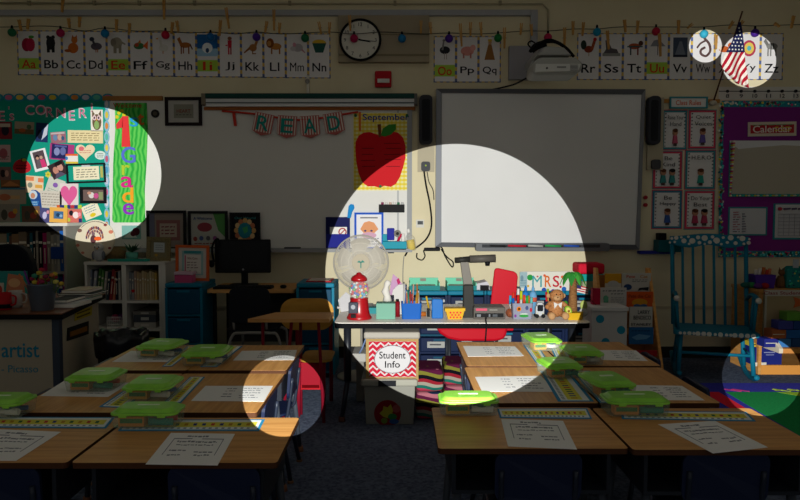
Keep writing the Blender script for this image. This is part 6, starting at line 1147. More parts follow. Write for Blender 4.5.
# toy car standing on its end
t = thing('toy_car', 'small white toy car between the marker tin and the monkey', 'toy car', (X_(540.5, 4.4), 4.4, TT)); x = X_(540.5, 4.4)
m = MB(); m.prism(rrect(x - .028, TT + .012, x + .028, TT + .08, .014), 4.39, 4.43, mat('#d8dade', .4), ax='y'); m.prism([(x - .022, TT + .08), (x + .022, TT + .08), (x + .015, TT + .1), (x - .015, TT + .1)], 4.39, 4.43, mat('#d8dade', .4)); m.build('car_body', t, bevel=.006)
m = MB(); m.prism(rrect(x - .018, TT + .045, x + .018, TT + .085, .006), 4.386, 4.392, mat('#1c2028', .3)); m.build('windscreen', t)
for s_ in (-1, 1): m = MB(); m.cyl((x + s_ * .02, 4.385, TT + .014), (x + s_ * .02, 4.435, TT + .014), .013, .013, BLK, 12); m.build('wheel', t)
for s_ in (-1, 1): m = MB(); m.ball((x + s_ * .018, 4.388, TT + .03), .005, '#f0e8c0', 8); m.build('headlight', t)
# plush monkey
mx_, my_ = X_(557.5, 4.36), 4.38; FACE = mat('#d0a070', .8)
t = thing('plush_monkey', 'brown plush monkey with a white bow sitting on the grey table', 'plush toy', (mx_, my_, TT))
m = MB(); m.ball((mx_, my_ + .01, TT + .066), .05, M_fur, 18, (1.0, .85, 1.2)); m.ball((mx_ + .004, my_, TT + .145), .042, M_fur, 18, (1.1, .95, 1))
for s_, e in ((-1, (-.02, -.025, .06)), (1, (.035, -.025, .03))):
    m.tube(smooth([(mx_ + s_ * .035, my_, TT + .1), (mx_ + s_ * .06, my_ - .02, TT + .08), (mx_ + s_ * .058 + e[0] * .3, my_ - .05, TT + e[2] + .02)]), .015, M_fur, 10)
    m.tube(smooth([(mx_ + s_ * .03, my_ + .0, TT + .03), (mx_ + s_ * .045, my_ - .04, TT + .03), (mx_ + s_ * .042, my_ - .065, TT + .03)]), .02, M_fur, 10)
m.build('body', t)
for s_ in (-1, 1):
    m = MB(); m.ball((mx_ + s_ * .043, my_ - .078, TT + .026), .024, FACE, 12, (1, .7, 1)); m.build('foot_pad', t)
    m = MB(); m.ball((mx_ + s_ * .048, my_ + .005, TT + .145), .015, FACE, 10, (1, .5, 1)); m.build('ear', t)
    m = MB(); m.ball((mx_ + .004 + s_ * .012, my_ - .039, TT + .158), .0045, BLK, 8); m.build('eye', t)
m = MB(); m.ball((mx_ - .002, my_ - .034, TT + .134), .023, FACE, 14, (1.1, .7, .8)); m.ball((mx_ - .002, my_ - .052, TT + .14), .0045, '#5a3420', 8); m.build('muzzle', t)
m = MB()
for s_ in (-1, 1): m.prism([(mx_, TT + .098), (mx_ + s_ * .026, TT + .11), (mx_ + s_ * .022, TT + .07), (mx_ + s_ * .008, TT + .085)], my_ - .05, my_ - .046, '#ece8e4')
m.build('bow', t, 'white bow')
t = thing('avocado_toy', 'green and yellow toy avocado held beside the plush monkey', 'toy', (mx_ + .06, my_ - .05, TT + .03)); m = MB(); m.xf = Matrix.Translation((mx_ + .065, my_ - .055, TT + .058)) @ Matrix.Rotation(math.radians(-25), 4, 'Y')
m.ell(0, 0, .021, .03, 0, .012, '#8ab828', 18); m.ell(0, 0, .014, .022, -.003, 0, '#e8e070', 16); m.build('skin', t); x_ = m.xf; m = MB(); m.xf = x_; m.ball((0, -.004, -.004), .008, '#a06a30', 10); m.build('stone', t)
t = thing('small_marker_cup', 'small dark cup of red and green markers behind the monkey', 'marker cup', (X_(548.5, 4.55), 4.55, TT)); x = X_(549, 4.55)
m = MB(); m.lathe([(.026, .001), (.03, .09), (.026, .09), (.022, .01)], (x, 4.55, TT), mat('#22304c'), 18); m.build('cup', t)
for i, (dx, h_, c) in enumerate([(-.014, .15, '#d82030'), (-.002, .17, '#a8d020'), (.012, .15, '#18181c'), (.004, .145, '#e83a60')]): m = MB(); m.cyl((x + dx * .6, 4.55 + (i % 2) * .012, TT + .012), (x + dx, 4.55 + (i % 2) * .012, TT + h_), .0075, .0075, c, 8); m.build('marker', t)
# palm tree ornament
px0 = X_(573.5, 4.5); t = thing('palm_ornament', 'toy palm tree with brown trunk and green leaves on the grey table', 'palm ornament', (px0, 4.5, TT))
m = MB(); m.lathe([(.034, .001), (.03, .03), (.028, .1), (.024, .18), (.022, .245)], (px0, 4.5, TT), M_bark, 16)
m.build('trunk', t)
for k in range(9):
    a = 2 * math.pi * k / 9 + .2; m = MB(); v = []; n = 7; wv_ = .03
    for i in range(n + 1):
        u = i / n; d = .085 * u; z = TT + .26 + .045 * math.sin(u * 2.4) - .085 * u * u; ww = wv_ * math.sin(math.pi * (.12 + .86 * u)) ; cx = px0 + d * math.cos(a); cy = 4.5 + d * math.sin(a) * .8; sx, sy = -math.sin(a), math.cos(a)
        v += [(cx + sx * ww, cy + sy * ww, z - .006), (cx, cy, z + .004), (cx - sx * ww, cy - sy * ww, z - .006), (cx, cy, z - .003)]
    f = []
    for i in range(n):
        for q in range(4): f.append((i * 4 + q, i * 4 + (q + 1) % 4, i * 4 + 4 + (q + 1) % 4, i * 4 + 4 + q))
    f += [(0, 3, 2, 1), (n * 4, n * 4 + 1, n * 4 + 2, n * 4 + 3)]
    m.add(v, f, mat(['#2c8a34', '#46a83c', '#38983a'][k % 3], .7)); m.build('leaf', t)
t = thing('mini_flag', 'tiny striped flag on a stick beside the toy palm tree', 'flag', (X_(586, 4.42), 4.42, TT)); 
m = MB(); m.tube(pw([(576, 281, 4.4), (588, 297, 4.4), (596, 305, 4.42)]), .002, '#5a3a2a', 5); m.build('stick', t)
m = MB()
for k in range(6):
    u0, u1 = k / 6, (k + 1) / 6; y0 = 285 + 7 * u0; y1 = 285 + 7 * u1; m.prism([W(x, y, 4.398) for x, y in [(577, y0), (588, y0 + 2.5), (588, y1 + 2.5), (577, y1)]], 4.396, 4.398, ['#c02434', '#ece4dc'][k % 2])
m.prism([W(x, y, 4.395) for x, y in [(577, 285), (581, 285.8), (581, 288.8), (577, 288)]], 4.393, 4.3958, '#28306c'); m.build('cloth', t)
m = MB(); m.ball((X_(584.5, 4.45), 4.45, TT + .075), .025, '#c0cc70', 12, (1, .5, 1.3)); m.ball((X_(584.5, 4.45), 4.45, TT + .03), .03, '#d8d4cc', 12, (1, .6, 1)); m.build('small_ornament', None, 'pale green and white ornament behind the tiny flag', 'ornament')
m = MB(); m.prism([(X_(569, 4.3), 4.3), (X_(582.5, 4.3), 4.3), (X_(584, 4.38), 4.38), (X_(570, 4.38), 4.38)], TT + .001, TT + .045, mat('#e8b418', .6), 'z'); m.build('yellow_notes', None, 'yellow note block beside the monkey at the table front', 'note block')
m = MB(); m.ball((X_(567, 4.42), 4.44, TT + .09), .016, '#4a9a30', 10); m.cyl((X_(567, 4.42), 4.44, TT + .001), (X_(567, 4.42), 4.44, TT + .08), .008, .008, '#6a8a30', 8); m.build('green_pen', None, 'green ball-topped pen between the monkey and the toy palm', 'pen')
LIGHT_TONE = .82  # things farther back: colours darkened less against the spot light
# ---------------------------------------------------------------- navy drawers along the wall behind the table
NB = mat('#1484a4', .45); ND = mat('#16264c', .45)
xs = [X_(409, 5.7) + i * .325 for i in range(6)]
nm = ['leftmost, behind the pencil sharpener', 'behind the document camera', 'behind the red chair', 'behind the name sign', 'rightmost, below the red-lidded stack']
for i in range(5): cart('drawer_cart', 'navy and teal drawer cart along the wall, ' + nm[i], xs[i], xs[i + 1] - .004, 5.7, 6.1, .66, 4, NB, ND, True, 'navy drawer carts along the wall')
NB = mat('#10506c', .5)
t = cart('drawer_cart', 'navy drawer tower with label cards under the grey table beside the crate', X_(418, 5.47), X_(462, 5.47), 5.47, 5.69, .5, 3, NB, ND, True)
for i, (x0_, x1_, n) in enumerate([(409.5, 440, 'open mint green bin on the leftmost navy cart'), (447.5, 477, 'open mint green bin on the navy cart left of the document camera')]):
    t = thing('mint_bin', n, 'bin', (X_((x0_ + x1_) / 2, 5.74), 5.85, .66)); a, b = X_(x0_, 5.74), X_(x1_, 5.74); m = MB(); MT = mat('#7ee0bc', .5)
    m.box(a, b, 5.99, 6.0, .661, .745, MT); m.box(a, a + .008, 5.75, 5.99, .661, .725, MT); m.box(b - .008, b, 5.75, 5.99, .661, .725, MT); m.box(a, b, 5.74, 5.75, .661, .7, mat('#1a8f90', .5)); m.box(a + .008, b - .008, 5.75, 5.99, .661, .668, mat('#3a9a7c')); m.build('bin_body', t)
    m = MB(); m.box((a + b) / 2 - .03, (a + b) / 2 + .02, 5.986, 5.989, .715, .74, mat('#9c9488')); m.build('label', t)
    m = MB(); m.box(a + .02, b - .03, 5.8, 5.97, .67, .69, '#c8c8b8'); m.build('paper_stack', None, 'papers inside the ' + n, 'papers')
m = MB(); m.prism([W(x, y, 5.8) for x, y in [(476, 291), (476, 284), (487, 281.5), (489, 284), (490, 291)]], 5.8, 6.0, mat('#e0dce4')); m.build('white_papers', None, 'pile of white papers on the navy cart between document camera and red chair', 'papers')
m = MB(); pbx(m, 480.5, 489, 285.5, 290.5, 5.66, 5.69, BLK); m.cyl((X_(484.5, 5.66), 5.68, TT - .3), (X_(484.5, 5.66), 5.68, Z_(290, 5.66)), .004, .004, BLK, 6); m.build('black_gadget', None, 'small black hanger hooked on the navy cart beside the red chair', 'hanger')
# red chair behind the table
t = thing('red_chair', 'red plastic chair, back tilted, behind the grey table', 'chair', (X_(480, 5.3), 5.35, 0)); RC = mat('#d01428', .4)
m = MB(); m.prism([W(x, y, 5.25) for x, y in [(487.5, 331), (494.5, 270), (496, 268.3), (499, 268.3), (514, 271.5), (517, 273.5), (518, 277), (513.5, 331)]], 5.25, 5.275, RC); m.build('backrest', t, bevel=.008)
m = MB(); pts = [(436, 327.5), (508, 327.5), (506.5, 336), (503, 340), (495, 341.5), (460, 341.5), (448, 339), (440, 334)]; m.prism([W(x, y, 5.12) for x, y in pts], 5.12, 5.45, RC); m.build('seat', t, bevel=.02)
for x in (450, 498):
    for y in (5.16, 5.42): m = MB(); m.cyl((X_(x, 5.12), y, .38), (X_(x, 5.12), y, 0), .013, .013, mat('#30343c', .4), 10); m.build('leg', t)
# name sign
t = thing('name_sign', 'white sign reading MRS. with colourful dots, on the navy carts', 'sign', (X_(547, 5.73), 5.73, .66)); a = W(521, 291, 5.73); b = W(573, 271.5, 5.73)
m = MB(); m.box(a[0], b[0], 5.73, 5.75, .661, b[1], mat('#f0ece0')); m.build('board', t)
for ch_, px_, c in (('M', 537, '#48a8b0'), ('R', 548, '#e8702a'), ('S', 556, '#d03040'), ('.', 560.5, '#d03040')):
    q = W(px_, 281.3 if ch_ != '.' else 286.8, 5.73); m = MB()
    if ch_ == '.': m.ell(q[0], q[1], .01, .01, 5.726, 5.73, c, 10)
    else: m.text(ch_, q[0], q[1], 11.5 * K(5.73), 5.7295, c, wd=(9.5 if ch_ == 'M' else 6.5) * K(5.73), bold=ch_ != 'M', th=.003)
    m.build('letter', t)
for x, y, r0, c in ((530, 277.5, 3, '#28a048'), (537.5, 276.5, .9, '#c03848'), (544.5, 275.5, 1.3, '#e8603c'), (562.5, 277, 1.6, '#e86a3c'), (564, 289, 2.4, '#2468c0'), (544, 290, 2.4, '#2c58b8'), (553, 291, 2, '#6a3a9c'), (528, 286, 1.2, '#e0b030')):
    q = W(x, y, 5.73); m = MB(); m.ell(q[0], q[1], r0 * K(5.73), r0 * K(5.73), 5.728, 5.73, c, 14); m.build('dot', t)
panel('blue_patterned_picture', 'pale blue patterned picture leaning left of the MRS. sign', 'picture', (519.5, 272, 527, 287.5), 5.72, '#a8c4cc', [('e', .3, .6, .2, .2, '#7a9aa8'), ('s', .1, .1, .9, .5, 4, '#5a8a98')], th=.01)
LIGHT_TONE = .56  # bin and crate colours darkened again to offset the near spot light
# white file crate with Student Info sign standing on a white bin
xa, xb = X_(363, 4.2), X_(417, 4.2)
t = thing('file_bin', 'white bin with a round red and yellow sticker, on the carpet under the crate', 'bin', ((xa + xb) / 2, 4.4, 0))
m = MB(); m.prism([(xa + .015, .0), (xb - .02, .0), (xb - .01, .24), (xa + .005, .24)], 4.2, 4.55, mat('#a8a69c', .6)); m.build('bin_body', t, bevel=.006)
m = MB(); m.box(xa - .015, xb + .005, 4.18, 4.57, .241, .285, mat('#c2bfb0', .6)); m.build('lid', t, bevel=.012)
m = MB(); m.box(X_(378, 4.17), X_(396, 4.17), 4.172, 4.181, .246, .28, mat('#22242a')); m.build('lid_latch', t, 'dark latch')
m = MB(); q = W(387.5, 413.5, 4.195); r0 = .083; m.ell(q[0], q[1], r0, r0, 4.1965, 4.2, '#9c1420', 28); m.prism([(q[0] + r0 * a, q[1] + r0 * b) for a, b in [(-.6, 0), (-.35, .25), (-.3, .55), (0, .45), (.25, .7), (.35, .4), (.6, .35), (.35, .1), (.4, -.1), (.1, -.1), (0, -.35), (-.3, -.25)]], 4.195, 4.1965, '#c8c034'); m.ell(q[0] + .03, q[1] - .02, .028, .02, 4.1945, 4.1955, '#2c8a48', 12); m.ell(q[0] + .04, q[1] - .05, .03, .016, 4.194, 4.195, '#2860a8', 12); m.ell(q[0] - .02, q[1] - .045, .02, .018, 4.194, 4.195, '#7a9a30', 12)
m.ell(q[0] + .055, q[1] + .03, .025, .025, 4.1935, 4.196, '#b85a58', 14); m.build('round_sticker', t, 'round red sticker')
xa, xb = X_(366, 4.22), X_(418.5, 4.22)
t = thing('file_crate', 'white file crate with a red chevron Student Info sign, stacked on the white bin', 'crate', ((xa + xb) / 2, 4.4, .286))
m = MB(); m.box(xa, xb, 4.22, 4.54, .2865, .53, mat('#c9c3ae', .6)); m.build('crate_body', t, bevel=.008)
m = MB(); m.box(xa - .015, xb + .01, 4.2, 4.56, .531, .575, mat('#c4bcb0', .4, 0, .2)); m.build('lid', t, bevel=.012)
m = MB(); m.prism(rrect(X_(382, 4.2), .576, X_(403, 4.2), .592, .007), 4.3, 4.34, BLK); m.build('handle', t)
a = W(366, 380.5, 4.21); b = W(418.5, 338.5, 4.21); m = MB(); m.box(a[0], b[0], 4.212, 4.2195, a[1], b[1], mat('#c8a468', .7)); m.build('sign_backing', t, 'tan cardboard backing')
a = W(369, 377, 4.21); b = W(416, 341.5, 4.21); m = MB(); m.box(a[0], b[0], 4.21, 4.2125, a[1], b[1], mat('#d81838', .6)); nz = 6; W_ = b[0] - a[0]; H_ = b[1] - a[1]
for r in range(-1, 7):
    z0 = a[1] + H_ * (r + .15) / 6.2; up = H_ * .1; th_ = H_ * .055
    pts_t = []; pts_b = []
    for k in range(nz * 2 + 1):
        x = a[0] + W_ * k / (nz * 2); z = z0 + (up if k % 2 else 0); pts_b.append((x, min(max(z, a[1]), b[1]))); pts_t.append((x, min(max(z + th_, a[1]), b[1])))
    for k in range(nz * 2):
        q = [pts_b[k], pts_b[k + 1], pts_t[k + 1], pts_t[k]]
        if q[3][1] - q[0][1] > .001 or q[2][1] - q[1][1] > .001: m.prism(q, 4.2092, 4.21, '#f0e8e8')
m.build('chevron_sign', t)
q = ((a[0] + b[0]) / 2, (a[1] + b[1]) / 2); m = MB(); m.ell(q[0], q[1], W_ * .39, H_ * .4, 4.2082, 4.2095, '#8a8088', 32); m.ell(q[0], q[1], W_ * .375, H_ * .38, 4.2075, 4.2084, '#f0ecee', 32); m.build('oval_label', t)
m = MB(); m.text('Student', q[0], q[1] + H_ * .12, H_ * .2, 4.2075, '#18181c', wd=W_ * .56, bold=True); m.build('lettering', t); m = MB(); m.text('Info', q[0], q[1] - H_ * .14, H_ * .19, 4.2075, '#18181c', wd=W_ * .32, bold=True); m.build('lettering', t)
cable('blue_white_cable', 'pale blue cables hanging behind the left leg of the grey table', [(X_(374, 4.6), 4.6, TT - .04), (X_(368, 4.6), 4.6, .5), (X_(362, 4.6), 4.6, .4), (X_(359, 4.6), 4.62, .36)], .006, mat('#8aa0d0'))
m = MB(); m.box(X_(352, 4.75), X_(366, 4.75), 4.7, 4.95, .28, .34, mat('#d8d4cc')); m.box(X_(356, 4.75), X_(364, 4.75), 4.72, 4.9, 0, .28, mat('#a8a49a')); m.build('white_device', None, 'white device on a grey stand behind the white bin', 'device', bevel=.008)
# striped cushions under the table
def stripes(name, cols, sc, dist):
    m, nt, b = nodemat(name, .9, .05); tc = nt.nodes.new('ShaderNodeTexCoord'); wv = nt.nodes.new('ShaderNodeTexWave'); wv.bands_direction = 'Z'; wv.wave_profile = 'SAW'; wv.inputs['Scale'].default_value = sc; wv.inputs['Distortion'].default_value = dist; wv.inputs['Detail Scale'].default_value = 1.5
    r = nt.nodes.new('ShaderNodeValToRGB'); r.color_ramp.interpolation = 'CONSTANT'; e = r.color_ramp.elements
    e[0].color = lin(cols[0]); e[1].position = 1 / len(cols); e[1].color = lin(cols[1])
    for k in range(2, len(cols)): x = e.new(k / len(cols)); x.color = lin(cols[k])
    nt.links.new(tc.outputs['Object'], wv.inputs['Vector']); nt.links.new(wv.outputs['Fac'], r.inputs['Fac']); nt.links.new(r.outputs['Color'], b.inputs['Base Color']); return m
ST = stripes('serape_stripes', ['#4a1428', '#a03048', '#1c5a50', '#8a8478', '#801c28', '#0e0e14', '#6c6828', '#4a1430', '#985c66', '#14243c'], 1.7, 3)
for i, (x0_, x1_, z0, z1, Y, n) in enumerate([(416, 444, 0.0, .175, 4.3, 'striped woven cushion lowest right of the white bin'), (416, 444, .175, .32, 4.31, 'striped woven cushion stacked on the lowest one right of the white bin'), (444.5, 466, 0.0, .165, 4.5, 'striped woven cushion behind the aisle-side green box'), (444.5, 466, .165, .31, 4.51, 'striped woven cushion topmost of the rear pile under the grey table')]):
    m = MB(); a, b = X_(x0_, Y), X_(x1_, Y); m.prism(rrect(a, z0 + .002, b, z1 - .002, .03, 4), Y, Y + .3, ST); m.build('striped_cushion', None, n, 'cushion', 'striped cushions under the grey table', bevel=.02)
LIGHT_TONE = 1.0
# ---------------------------------------------------------------- dotted drawers, stacked boxes, magazine rack
t = thing('dotted_drawers', 'white box cabinet with blue dots beside the right end of the grey table', 'cabinet', (1.5, 5.1, 0)); xa, xb = X_(591.5, 4.95), X_(629, 4.95)
m = MB(); m.box(xa + .01, xb - .006, 4.95, 5.2, .0, .6, mat('#c8c4c0', .6)); m.build('cabinet_body', t); m = MB(); m.box(xa, xb, 4.93, 5.22, .601, .63, mat('#d0ccc8', .6)); m.build('lid', t, bevel=.004)
for x, y in ((600, 319), (621, 330), (605.5, 342), (624, 352), (612, 308.7)):
    if y < 310: continue
    q = W(x, y, 4.95); m = MB(); m.ell(q[0], q[1], .03, .03, 4.947, 4.9495, '#1a8aa8', 18); m.build('blue_dot', t)
for i, (x0_, x1_, y0, y1, c, n) in enumerate([(583, 604, 275, 287.6, '#9aa080', 'grey-green box lowest of the stack right of the toy palm'), (582.5, 604.5, 274, 282.3, '#1a9a98', 'teal box in the stack right of the toy palm'), (579, 605.5, 263, 273.8, '#d01a34', 'red lidded box topmost of the stack right of the toy palm')]):
    m = MB(); zz = [(.661, .735), (.736, .795), (.796, .885)][i]; m.box(X_(x0_, 5.75), X_(x1_, 5.75), 5.75, 5.98, zz[0], zz[1], c); m.build('stacked_box', None, n, 'box', 'boxes stacked on the rightmost navy cart', bevel=.02 if i == 2 else .005)
t = thing('magazine_rack', 'wooden magazine rack of face-out picture books, left of the rocking chair', 'magazine rack', (1.83, 5.5, 0)); xa, xb = X_(604, 5.35) , X_(657, 5.45)
for a in (xa, xb - .022):
    m = MB(); m.prism([(5.27, 0), (5.64, 0), (5.64, .86), (5.58, .86), (5.27, .12)], a, a + .022, M_pine, 'x'); m.build('side_panel', t)
m = MB(); m.box(xa + .022, xb - .022, 5.62, 5.635, .02, .8, mat('#a87038')); m.build('back_panel', t)
RKR = mat('#a01c20', .6)
for k, (y, z) in enumerate([(5.29, .06), (5.35, .2), (5.42, .36), (5.5, .52)]):
    m = MB(); m.box(xa + .023, xb - .023, y, y + .07, z - .012, z, M_pine); m.build('ledge', t)
    m = MB(); m.box(xa + .023, xb - .023, y - .006, y, z - .012, z + .035 if k else z + .05, RKR if k < 2 else M_pine); m.build('ledge_lip', t)
panel('picture_book', 'yellow picture book on the top tier of the magazine rack', 'book', (604.5, 273.5, 621, 291), 5.56, '#c8901c', [('t', 'Stories', .5, .8, .8, .18, '#7a3a18', True), ('r', 0, 0, 1, .45, '#c0b8ac'), ('e', .5, .4, .35, .2, '#b8b4b0')][1:], th=.012, group='face-out books on the magazine rack')
panel('picture_book', 'white picture book titled Pete the Cat, top tier of the magazine rack', 'book', (621.5, 273, 650.5, 291.5), 5.55, '#b9b4ac', [('t', 'Pete', .3, .82, .3, .17, '#b84a30', True), ('t', 'Cat', .75, .82, .26, .17, '#b87a28', True), ('s', .35, .5, .9, .68, 2, '#6a6a70'), ('e', .2, .25, .14, .16, '#28406c'), ('p', [(.55, .05), (.7, .1), (.9, .05), (.92, .25), (.6, .2)], '#22242c')], th=.012, group='face-out books on the magazine rack')
panel('picture_book', 'white picture book with green drawing, second tier of the magazine rack', 'book', (600, 287.5, 626, 305.6), 5.2, '#b8b4ae', [('s', .08, .75, .92, .9, 1, '#4a5058'), ('s', .4, .6, .9, .72, 1, '#4a5058'), ('r', .12, .15, .3, .5, '#4a8a6c'), ('e', .2, .4, .1, .18, '#5a9a7c'), ('s', .4, .15, .9, .5, 3, '#8a8a8c')], th=.012)
panel('picture_book', 'orange picture book on the second tier of the magazine rack', 'book', (626, 291.5, 652.5, 307), 5.48, '#c85018', [('t', 'Pete the Cat', .5, .72, .85, .22, '#7a2c18', True), ('e', .5, .3, .3, .25, '#c88a1c'), ('e', .4, .08, .14, .12, '#3a5a8c'), ('e', .65, .08, .14, .12, '#3a5a8c')], th=.012, group='face-out books on the magazine rack')
panel('picture_book', 'white book with bold black title on the third tier of the magazine rack', 'book', (629, 306.5, 652, 327), 5.41, '#b8b4ac', [('t', 'LARRY', .62, .74, .52, .2, '#1c1c20', True), ('t', 'BENDECO', .55, .47, .76, .2, '#1c1c20', True), ('t', 'STANLEY', .5, .14, .9, .12, '#2a2a30', True)], th=.012, group='face-out books on the magazine rack')
panel('picture_book', 'blue picture book on the lowest tier of the magazine rack', 'book', (628.5, 327, 653, 344), 5.34, '#1f5a8c', [('p', [(.1, .4), (.4, .6), (.9, .5), (.7, .3), (.3, .25)], '#5a8ab0'), ('s', .1, .7, .9, .9, 1, '#18406c')], th=.012, group='face-out books on the magazine rack')
m = MB(); m.box(X_(592, 5.1), X_(599.5, 5.1), 5.06, 5.12, .631, Z_(288, 5.1), mat('#a81838')); m.build('red_book', None, 'dark red book standing on the dotted cabinet', 'book')
# ---------------------------------------------------------------- rocking chair
RT = mat('#12708c', .5); RW = mat('#cfcac0', .6)
t = thing('rocking_chair', 'teal painted rocking chair with white dots on its top rail', 'rocking chair', (0, 0, 0))
SW, SD, SZ = .31, .22, .385
m = MB(); m.prism([(-SW + .03, SD), (SW - .03, SD), (SW, -SD + .02), (SW - .02, -SD), (-SW + .02, -SD), (-SW, -SD + .02)], SZ - .032, SZ, RT, 'z'); st = m.build('seat', t, bevel=.006)
rr_ = random.Random(2); m = MB(); x = -SW + .05
while x < SW - .03:
    r0 = rr_.choice([.012, .019, .024]); r0 = min(r0, .0155) if rr_.random() < .4 else min(r0, .018); m.prism([(x + a, SZ - .016 + b) for a, b in circ(12, r0)], -SD - .004, -SD + .004, RW); x += r0 + rr_.uniform(.015, .026)
m.build('white_dots', st, 'row of white dots')
def bk(u, z):  # back plane leaning away
    f = (z - SZ) / .74; return (u * (1 + .03 * f), SD - .03 + .19 * f, z)
N = 9
for k in range(8):
    u = -.28 + .56 * k / 7; m = MB(); top = bk(u, 1.07); r_ = .017 if k in (0, 7) else .011
    m.tube([bk(u, SZ - .01), bk(u, .7), top], r_, RT, 8); m.build('back_post' if k in (0, 7) else 'spindle', t)
v = []; m = MB(); n = 12; zs = []
for i in range(n + 1):
    u = -.3 + .6 * i / n; bow = .03 * math.cos(math.pi * (i / n - .5)); zt_ = 1.12 + .012 * math.cos((i / n - .5) * math.pi * 2); zb_ = 1.025 + .012 * math.cos((i / n - .5) * math.pi * 4) + (.02 if i in (0, n) else 0)
    for (dy, z) in ((-.014, zb_), (-.014, zt_), (.014, zt_), (.014, zb_)): p = bk(u, z); v.append((p[0], p[1] + dy + bow - .02, p[2]))
f = [(0, 1, 2, 3), (n * 4, n * 4 + 3, n * 4 + 2, n * 4 + 1)]
for i in range(n):
    for q in range(4): f.append((i * 4 + q, i * 4 + 4 + q, i * 4 + 4 + (q + 1) % 4, i * 4 + (q + 1) % 4))
m.add(v, f, RT); tr = m.build('top_rail', t, bevel=.004)
m = MB(); dots = [(-.3, 1.055, .011), (-.285, 1.09, .014), (-.262, 1.06, .012), (-.25, 1.095, .02), (-.21, 1.1, .012), (-.19, 1.07, .024), (-.155, 1.105, .013), (-.15, 1.045, .012), (-.125, 1.07, .028), (-.08, 1.1, .019), (-.07, 1.055, .017), (-.03, 1.095, .028), (-.03, 1.045, .011), (.01, 1.06, .018), (.03, 1.105, .016), (.06, 1.075, .03), (.095, 1.045, .012), (.11, 1.1, .013), (.14, 1.06, .014), (.165, 1.1, .026), (.2, 1.055, .018), (.22, 1.105, .011), (.25, 1.095, .026), (.26, 1.05, .012), (.295, 1.06, .018), (.3, 1.09, .011)]
for u, z, r0 in dots:
    i = (u + .31) / .62; bow = .03 * math.cos(math.pi * (i - .5)); p = bk(u, z); y = p[1] - .014 + bow - .02; m.prism([(p[0] + a, z + b) for a, b in circ(14, r0 * .86)], y - .008, y + .003, RW)
m.build('white_dots', tr, 'white painted dots')
for s_ in (-1, 1):
    m = MB(); p = bk(s_ * .28, .6); m.tube(smooth([p, (s_ * .285, .06, .655), (s_ * .29, -.1, .655), (s_ * .29, -.19, .64)], 5), .017, RT, 10); ar = m.build('armrest', t)
    m = MB(); m.ball((s_ * .29, -.205, .638), .024, RW, 12); m.build('arm_knob', ar, 'white knob')
    for y in (-.14, -.02): m = MB(); m.tube([(s_ * .27, y, SZ - .005), (s_ * .288, y - .01, .65)], .012, RT, 8); m.build('arm_spindle', t)
    m = MB(); m.tube([(s_ * .25, -.17, SZ - .02), (s_ * .27, -.2, .06)], .018, RT, 10); m.build('front_leg', t)
    m = MB(); m.tube([(s_ * .24, .16, SZ - .02), (s_ * .27, .2, .06)], .017, RT, 10); m.build('rear_leg', t)
    m = MB(); m.tube(smooth([(s_ * .27, -.33, .075), (s_ * .27, -.2, .038), (s_ * .27, 0, .02), (s_ * .27, .2, .036), (s_ * .27, .42, .095)], 6), .019, RT, 10); m.build('rocker', t)
    m = MB(); m.tube([(s_ * .262, -.185, .2), (s_ * .262, .18, .2)], .01, RT, 8); m.build('side_stretcher', t)
m = MB(); m.tube([(-.26, -.185, .21), (.26, -.185, .21)], .013, RT, 8); m.build('front_stretcher', t)
place(t, (2.51, 5.5, 0), math.radians(-17))
# ---------------------------------------------------------------- right bookcase and display board
BX = 2.9; t = thing('wood_bookcase', 'low pine bookcase with toys on top, right of the rocking chair', 'bookcase', (3.4, 5.75, 0))
m = MB(); m.box(BX, BX + .025, 5.53, 6.0, 0, .665, M_pine); m.build('side_panel', t); m = MB(); m.box(4.0, 4.025, 5.53, 6.0, 0, .665, M_pine); m.build('side_panel', t)
m = MB(); m.box(BX - .01, 4.03, 5.52, 6.0, .666, .69, M_pine); m.build('top_board', t); m = MB(); m.box(BX + .025, 4.0, 5.98, 5.995, .0, .665, mat('#8a5a2c')); m.build('back_panel', t)
for z in (.075, .46): m = MB(); m.box(BX + .026, 3.999, 5.54, 5.98, z - .03, z, M_pine); m.build('shelf', t)
m = MB(); m.box(BX + .026, 3.999, 5.53, 5.539, 0, .075, mat('#e09848', .6)); m.build('kick_board', t)
m = MB(); pbx(m, 755, 782, 347.5, 366, 5.56, 5.8, mat('#1e2878')); pbx(m, 764, 775, 352, 353, 5.557, 5.56, mat('#8a90b8')); pbx(m, 766, 774, 354.5, 355.2, 5.557, 5.56, mat('#8a90b8')); o = m.build('navy_box', None, 'navy blue box on the bottom shelf of the pine bookcase', 'box')
m = MB(); m.box(X_(755, 5.57), X_(769, 5.57), 5.58, 5.75, Z_(347, 5.57), Z_(342.3, 5.57), mat('#d8c038')); m.box(X_(757, 5.57), X_(767, 5.57), 5.577, 5.58, Z_(345.5, 5.57), Z_(344, 5.57), mat('#6a5a20')); m.build('yellow_game', None, 'yellow game box lying on the navy box', 'box')
m = MB(); pbx(m, 754, 766.5, 362.5, 366.3, 5.545, 5.555, mat('#d8d4cc')); m.build('paper_label', None, 'white paper slip in front of the navy box', 'paper')
bt = thing('display_easel', 'white framed display board headed Class Students standing before the pine bookcase', 'display board', (3.2, 5.3, 0))
xa = X_(762, 5.36); m = MB(); m.box(xa, 3.5, 5.3, 5.32, .36, Z_(290, 5.3), mat('#9d8a68')); m.build('board', bt)
m = MB(); m.box(xa, 3.5, 5.295, 5.3, Z_(296, 5.3), Z_(290, 5.3), mat('#b8b0a8')); m.build('header_strip', bt); m = MB(); m.box(xa, xa + .015, 5.295, 5.3, .36, Z_(296, 5.3), mat('#a8a498')); m.build('edge_strip', bt)
m = MB(); a = W(784, 293, 5.29); m.text("Class Students", a[0], a[1], 3.4 * K(5.3), 5.295, '#8c2c34', wd=40 * K(5.3), bold=True); m.build('header_lettering', bt)
